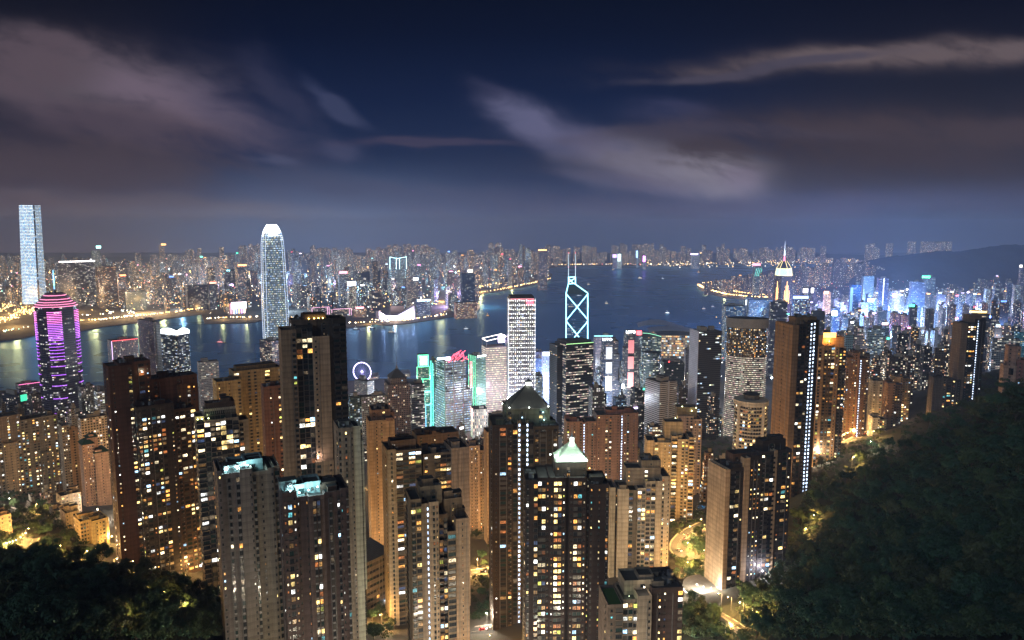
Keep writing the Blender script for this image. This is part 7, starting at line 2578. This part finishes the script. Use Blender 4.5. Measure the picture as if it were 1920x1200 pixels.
for px, py, L, lab, c, s in BOATS:
    p = on_level(px, py, 0)
    ro = thing('boat', lab, 'boat', (p.x, p.y, 0), R(lr.uniform(-12, 12)), 'boats in the harbour')
    mb = MB()
    L *= .8
    hw = L * .13
    hull = [(-L / 2, -hw * .8), (L * .25, -hw), (L / 2, 0), (L * .25, hw), (-L / 2, hw * .8)]
    hull0 = [(x * .92, y * .75) for x, y in hull]
    mb.prism(hull0, -.6, 2.4, DARKMETAL, METAL, poly2=hull)
    mb.build('hull', ro)
    mb = MB()
    mb.box(-L * .38, L * .2, -hw * .7, hw * .7, 2.42, 5.2, plain('boat_white', (.6, .6, .58), .5), bottom=False)
    mb.box(-L * .28, L * .1, -hw * .55, hw * .55, 5.22, 7.6, plain('boat_white', (.6, .6, .58), .5), bottom=False)
    mb.tube((-L * .1, 0, 7.6), (-L * .1, 0, 13), .2, METAL, 5)
    cb_ = mb.build('cabin', ro)
    mb = MB()
    mb.box(-L * .36, L * .18, -hw * .7 - .12, -hw * .7 - .02, 3.2, 4.4, glowing(c, 4.5 * s))
    mb.box(-L * .26, L * .08, -hw * .55 - .12, -hw * .55 - .02, 5.8, 6.8, glowing(c, 3.5 * s))
    mb.ball((-L * .1, 0, 13), .8, glowing(c, 10 * s))
    mb.build('cabin_lights', cb_)

# ------------------------------------------------------------------ trees
LEAF = []
for i, (c0, c1) in enumerate((((0.020, 0.036, 0.016), (0.075, 0.115, 0.05)), ((0.014, 0.038, 0.022), (0.058, 0.115, 0.064)), ((0.024, 0.036, 0.016), (0.09, 0.105, 0.05)))):
    m, n = material('foliage_%s' % 'abc'[i])
    g = n.new('ShaderNodeNewGeometry')
    oi = n.new('ShaderNodeObjectInfo')
    a = n.noise(g.outputs['Position'], .45, 3, .6)
    b = n.m('ADD', n.m('MULTIPLY', a, .75), n.m('MULTIPLY', oi.outputs['Random'], .5))
    c = n.ramp(b, [(.3, c0), (.8, c1)])
    bsdf(n, c, .7, spec=.25)
    LEAF.append(m)
BARK = plain('bark', (.07, .055, .04), .9, vary=.4, scale=2)
tr = random.Random(31)


def leaf_quad(mb, p, nrm, s, mat, rnd):
    nrm = nrm.normalized()
    a = nrm.orthogonal().normalized()
    a.rotate(Matrix.Rotation(rnd.uniform(0, 6.28), 3, nrm))
    b = nrm.cross(a)
    w_ = s * rnd.uniform(.35, .6)
    mb.face([p - a * s, p - b * w_ + nrm * s * .12, p + a * s, p + b * w_ + nrm * s * .12], mat)


def make_tree(kind, seed):
    rnd = random.Random(seed)
    h = 11.0
    tb, cb = MB(), MB()
    mat = LEAF[seed % 3]
    tb.tube((0, 0, -1.5), (.2, .1, h * .35), .32, BARK, 7, .24)
    limbs = []
    for i in range(7):
        t = i * 2.4 + rnd.uniform(-.4, .4)
        z0 = h * rnd.uniform(.25, .4)
        e = Vector((math.cos(t) * rnd.uniform(2, 4), math.sin(t) * rnd.uniform(2, 4), h * rnd.uniform(.5, .85)))
        tb.tube((.15, .1, z0), e, .15, BARK, 5, .05)
        limbs.append(e)
    limbs.append(Vector((rnd.uniform(-.6, .6), rnd.uniform(-.6, .6), h * .88)))
    blobs = []
    for e in limbs:
        for _ in range(3):
            blobs.append((e + Vector((rnd.gauss(0, 1.1), rnd.gauss(0, 1.1), rnd.gauss(.1, .7))), rnd.uniform(1.0, 2.0)))
    per = 2300 // len(blobs)
    for c, r_ in blobs:
        for _ in range(per):
            d = Vector((rnd.gauss(0, 1), rnd.gauss(0, 1), rnd.gauss(0.25, .9))).normalized()
            p = c + d * r_ * rnd.uniform(.6, 1.08)
            nr = d + Vector((rnd.uniform(-.4, .4), rnd.uniform(-.4, .4), rnd.uniform(-.2, .5)))
            leaf_quad(cb, p, nr, rnd.uniform(.26, .52), mat, rnd)
    return tb.mesh('trunk'), cb.mesh('crown')


TREES = [make_tree('tree', 100 + i) for i in range(7)]
FOREST = {
    'right': ([(1925, 690), (1860, 705), (1800, 740), (1740, 775), (1690, 805), (1610, 832), (1570, 848), (1535, 862), (1520, 900), (1498, 960), (1482, 1000), (1470, 1050), (1440, 1085), (1405, 1120), (1370, 1160), (1350, 1200), (1925, 1200)], 150, 'dark broadleaf tree in the dense wood on the right-hand slope', 'trees of the dense wood on the right-hand slope'),
    'left': ([(-5, 1048), (120, 1058), (260, 1078), (350, 1100), (405, 1140), (415, 1200), (-5, 1200)], 84, 'dark broadleaf tree in the wood at the lower left corner', 'trees of the wood at the lower left'),
    'lane': ([(-5, 930), (60, 930), (100, 962), (150, 1010), (190, 1055), (-5, 1055)], 40, 'tree in the orange-lit grove by the left lane', 'trees of the grove by the left lane'),
    'gap': ([(884, 1004), (924, 1004), (924, 1064), (884, 1062)], 5, 'tree standing over the yellow-lit road between two near towers', 'trees over the yellow-lit road'),
    'gap2': ([(884, 1085), (924, 1085), (924, 1165), (884, 1165)], 7, 'tree in the dark garden between two near towers, below the yellow-lit road', 'trees of the dark garden'),
    'hall': ([(690, 1120), (712, 1112), (735, 1170), (735, 1200), (690, 1200)], 6, 'tree beside the long low hall', 'trees beside the hall'),
    'winding': ([(1258, 990), (1322, 940), (1322, 1095), (1262, 1090)], 14, 'tree lit yellow beside the winding road', 'trees beside the winding road'),
    'podium': ([(1284, 1120), (1300, 1120), (1345, 1150), (1360, 1200), (1284, 1200)], 12, 'tree in the lamp-lit garden below the curved podium', 'trees below the curved podium'),
    'park': ([(1196, 795), (1210, 770), (1300, 785), (1372, 760), (1372, 850), (1310, 880), (1196, 890)], 26, 'tree of the park behind the round-balcony tower', 'trees of the park'),
}


def sample_poly(poly, rnd):
    xs, ys_ = [p[0] for p in poly], [p[1] for p in poly]
    while True:
        x, y = rnd.uniform(min(xs), max(xs)), rnd.uniform(min(ys_), max(ys_))
        if inside(poly, x, y):
            return x, y


def on_road(p, extra=2.0):
    return any((p.x - x) ** 2 + (p.y - y) ** 2 < (w_ + extra) ** 2 for x, y, w_ in ROADPTS)


for nm, (poly, cnt, lab, grp) in FOREST.items():
    placed = []
    for t_ in range(cnt * 14):
        if len(placed) >= cnt:
            break
        gap = 26 if nm in ('right', 'left') else 10
        if t_ > cnt * 8:
            gap *= .6
        px, py = sample_poly(poly, tr)
        if any((px - a) ** 2 + ((py - b) * 1.5) ** 2 < gap ** 2 for a, b in placed):
            continue
        p = on_ground(px, py)
        if p is None or not clear_of(p, -4 if nm in ('right', 'left') else -3) or on_road(p):
            continue
        placed.append((px, py))
        a, b = tr.choice(TREES)
        s = tr.uniform(.72, 1.15) * (1.0 if nm in ('right', 'left') else .78)
        if nm == 'park':
            s *= 1.2
        ro = thing('tree', lab, 'tree', p - Vector((0, 0, .5)), tr.uniform(0, 6.28), grp)
        ro.scale = (s * tr.uniform(.9, 1.2), s * tr.uniform(.9, 1.2), s * tr.uniform(.8, 1.15))
        link('trunk', a, ro)
        link('crown', b, ro)
# understorey: the closed canopy between and behind the single trees
for nm, cnt in (('right', 3300), ('left', 1100), ('lane', 260), ('winding', 140), ('podium', 60), ('park', 320), ('gap2', 30), ('hall', 24)):
    mb = MB()
    poly = FOREST[nm][0]
    for _ in range(cnt):
        px, py = sample_poly(poly, tr)
        p = on_ground(px, py)
        if p is None or on_road(p, 1.5) or not clear_of(p, -6):
            continue
        rad = tr.uniform(1.6, 3.6)
        hh = tr.uniform(.5, 3.5)
        mat = LEAF[tr.choice((0, 0, 1, 1, 2))]
        for _k in range(46 if nm in ('right', 'left') else 70):
            d = Vector((tr.gauss(0, 1), tr.gauss(0, 1), abs(tr.gauss(.3, .8)))).normalized()
            q = p + Vector((0, 0, hh)) + Vector((d.x * rad, d.y * rad, d.z * rad * .8)) * tr.uniform(.7, 1.05)
            leaf_quad(mb, q, d + Vector((tr.uniform(-.5, .5), tr.uniform(-.5, .5), tr.uniform(-.1, .8))), tr.uniform(.4, .8), mat, tr)
    mb.build('woodland_canopy', kind='stuff')

# swimming pool by the round-balcony tower
p = on_ground(1316, 953)
if p is not None:
    ro = thing('swimming_pool', 'small bright blue swimming pool right of the round-balcony tower', 'swimming pool', p + Vector((0, 0, .8)))
    m, n = material('pool_water')
    bsdf(n, (.03, .25, .5), .1, emit=(.05, .35, .8), estr=.55)
    mb = MB()
    mb.prism(ngon((0, 0), 5.5, 14, 0), -3, .3, CONCRETE, CONCRETE)
    mb.build('deck', ro)
    mb = MB()
    mb.prism(ngon((0, 0), 4.4, 14, 0), .31, .42, m, m)
    mb.build('pool_basin', ro)

# ------------------------------------------------------------------ the hazy night air
mb = MB()
HB = (-8900, 8900, -120, 11500, -6.5, 548)
mb.box(*HB, None) if False else None
m = bpy.data.materials.new('hazy_air')
m.use_nodes = True
n = NT(m.node_tree)
pv = n.new('ShaderNodeVolumePrincipled')
pv.inputs['Color'].default_value = (.56, .69, 1, 1)
pv.inputs['Density'].default_value = HAZE_DENSITY
pv.inputs['Anisotropy'].default_value = -0.35
o_ = n.new('ShaderNodeOutputMaterial')
n.link(pv.outputs[0], o_.inputs['Volume'])
m.cycles.homogeneous_volume = True
mb.box(*HB, m)
mb.build('haze', kind='stuff')
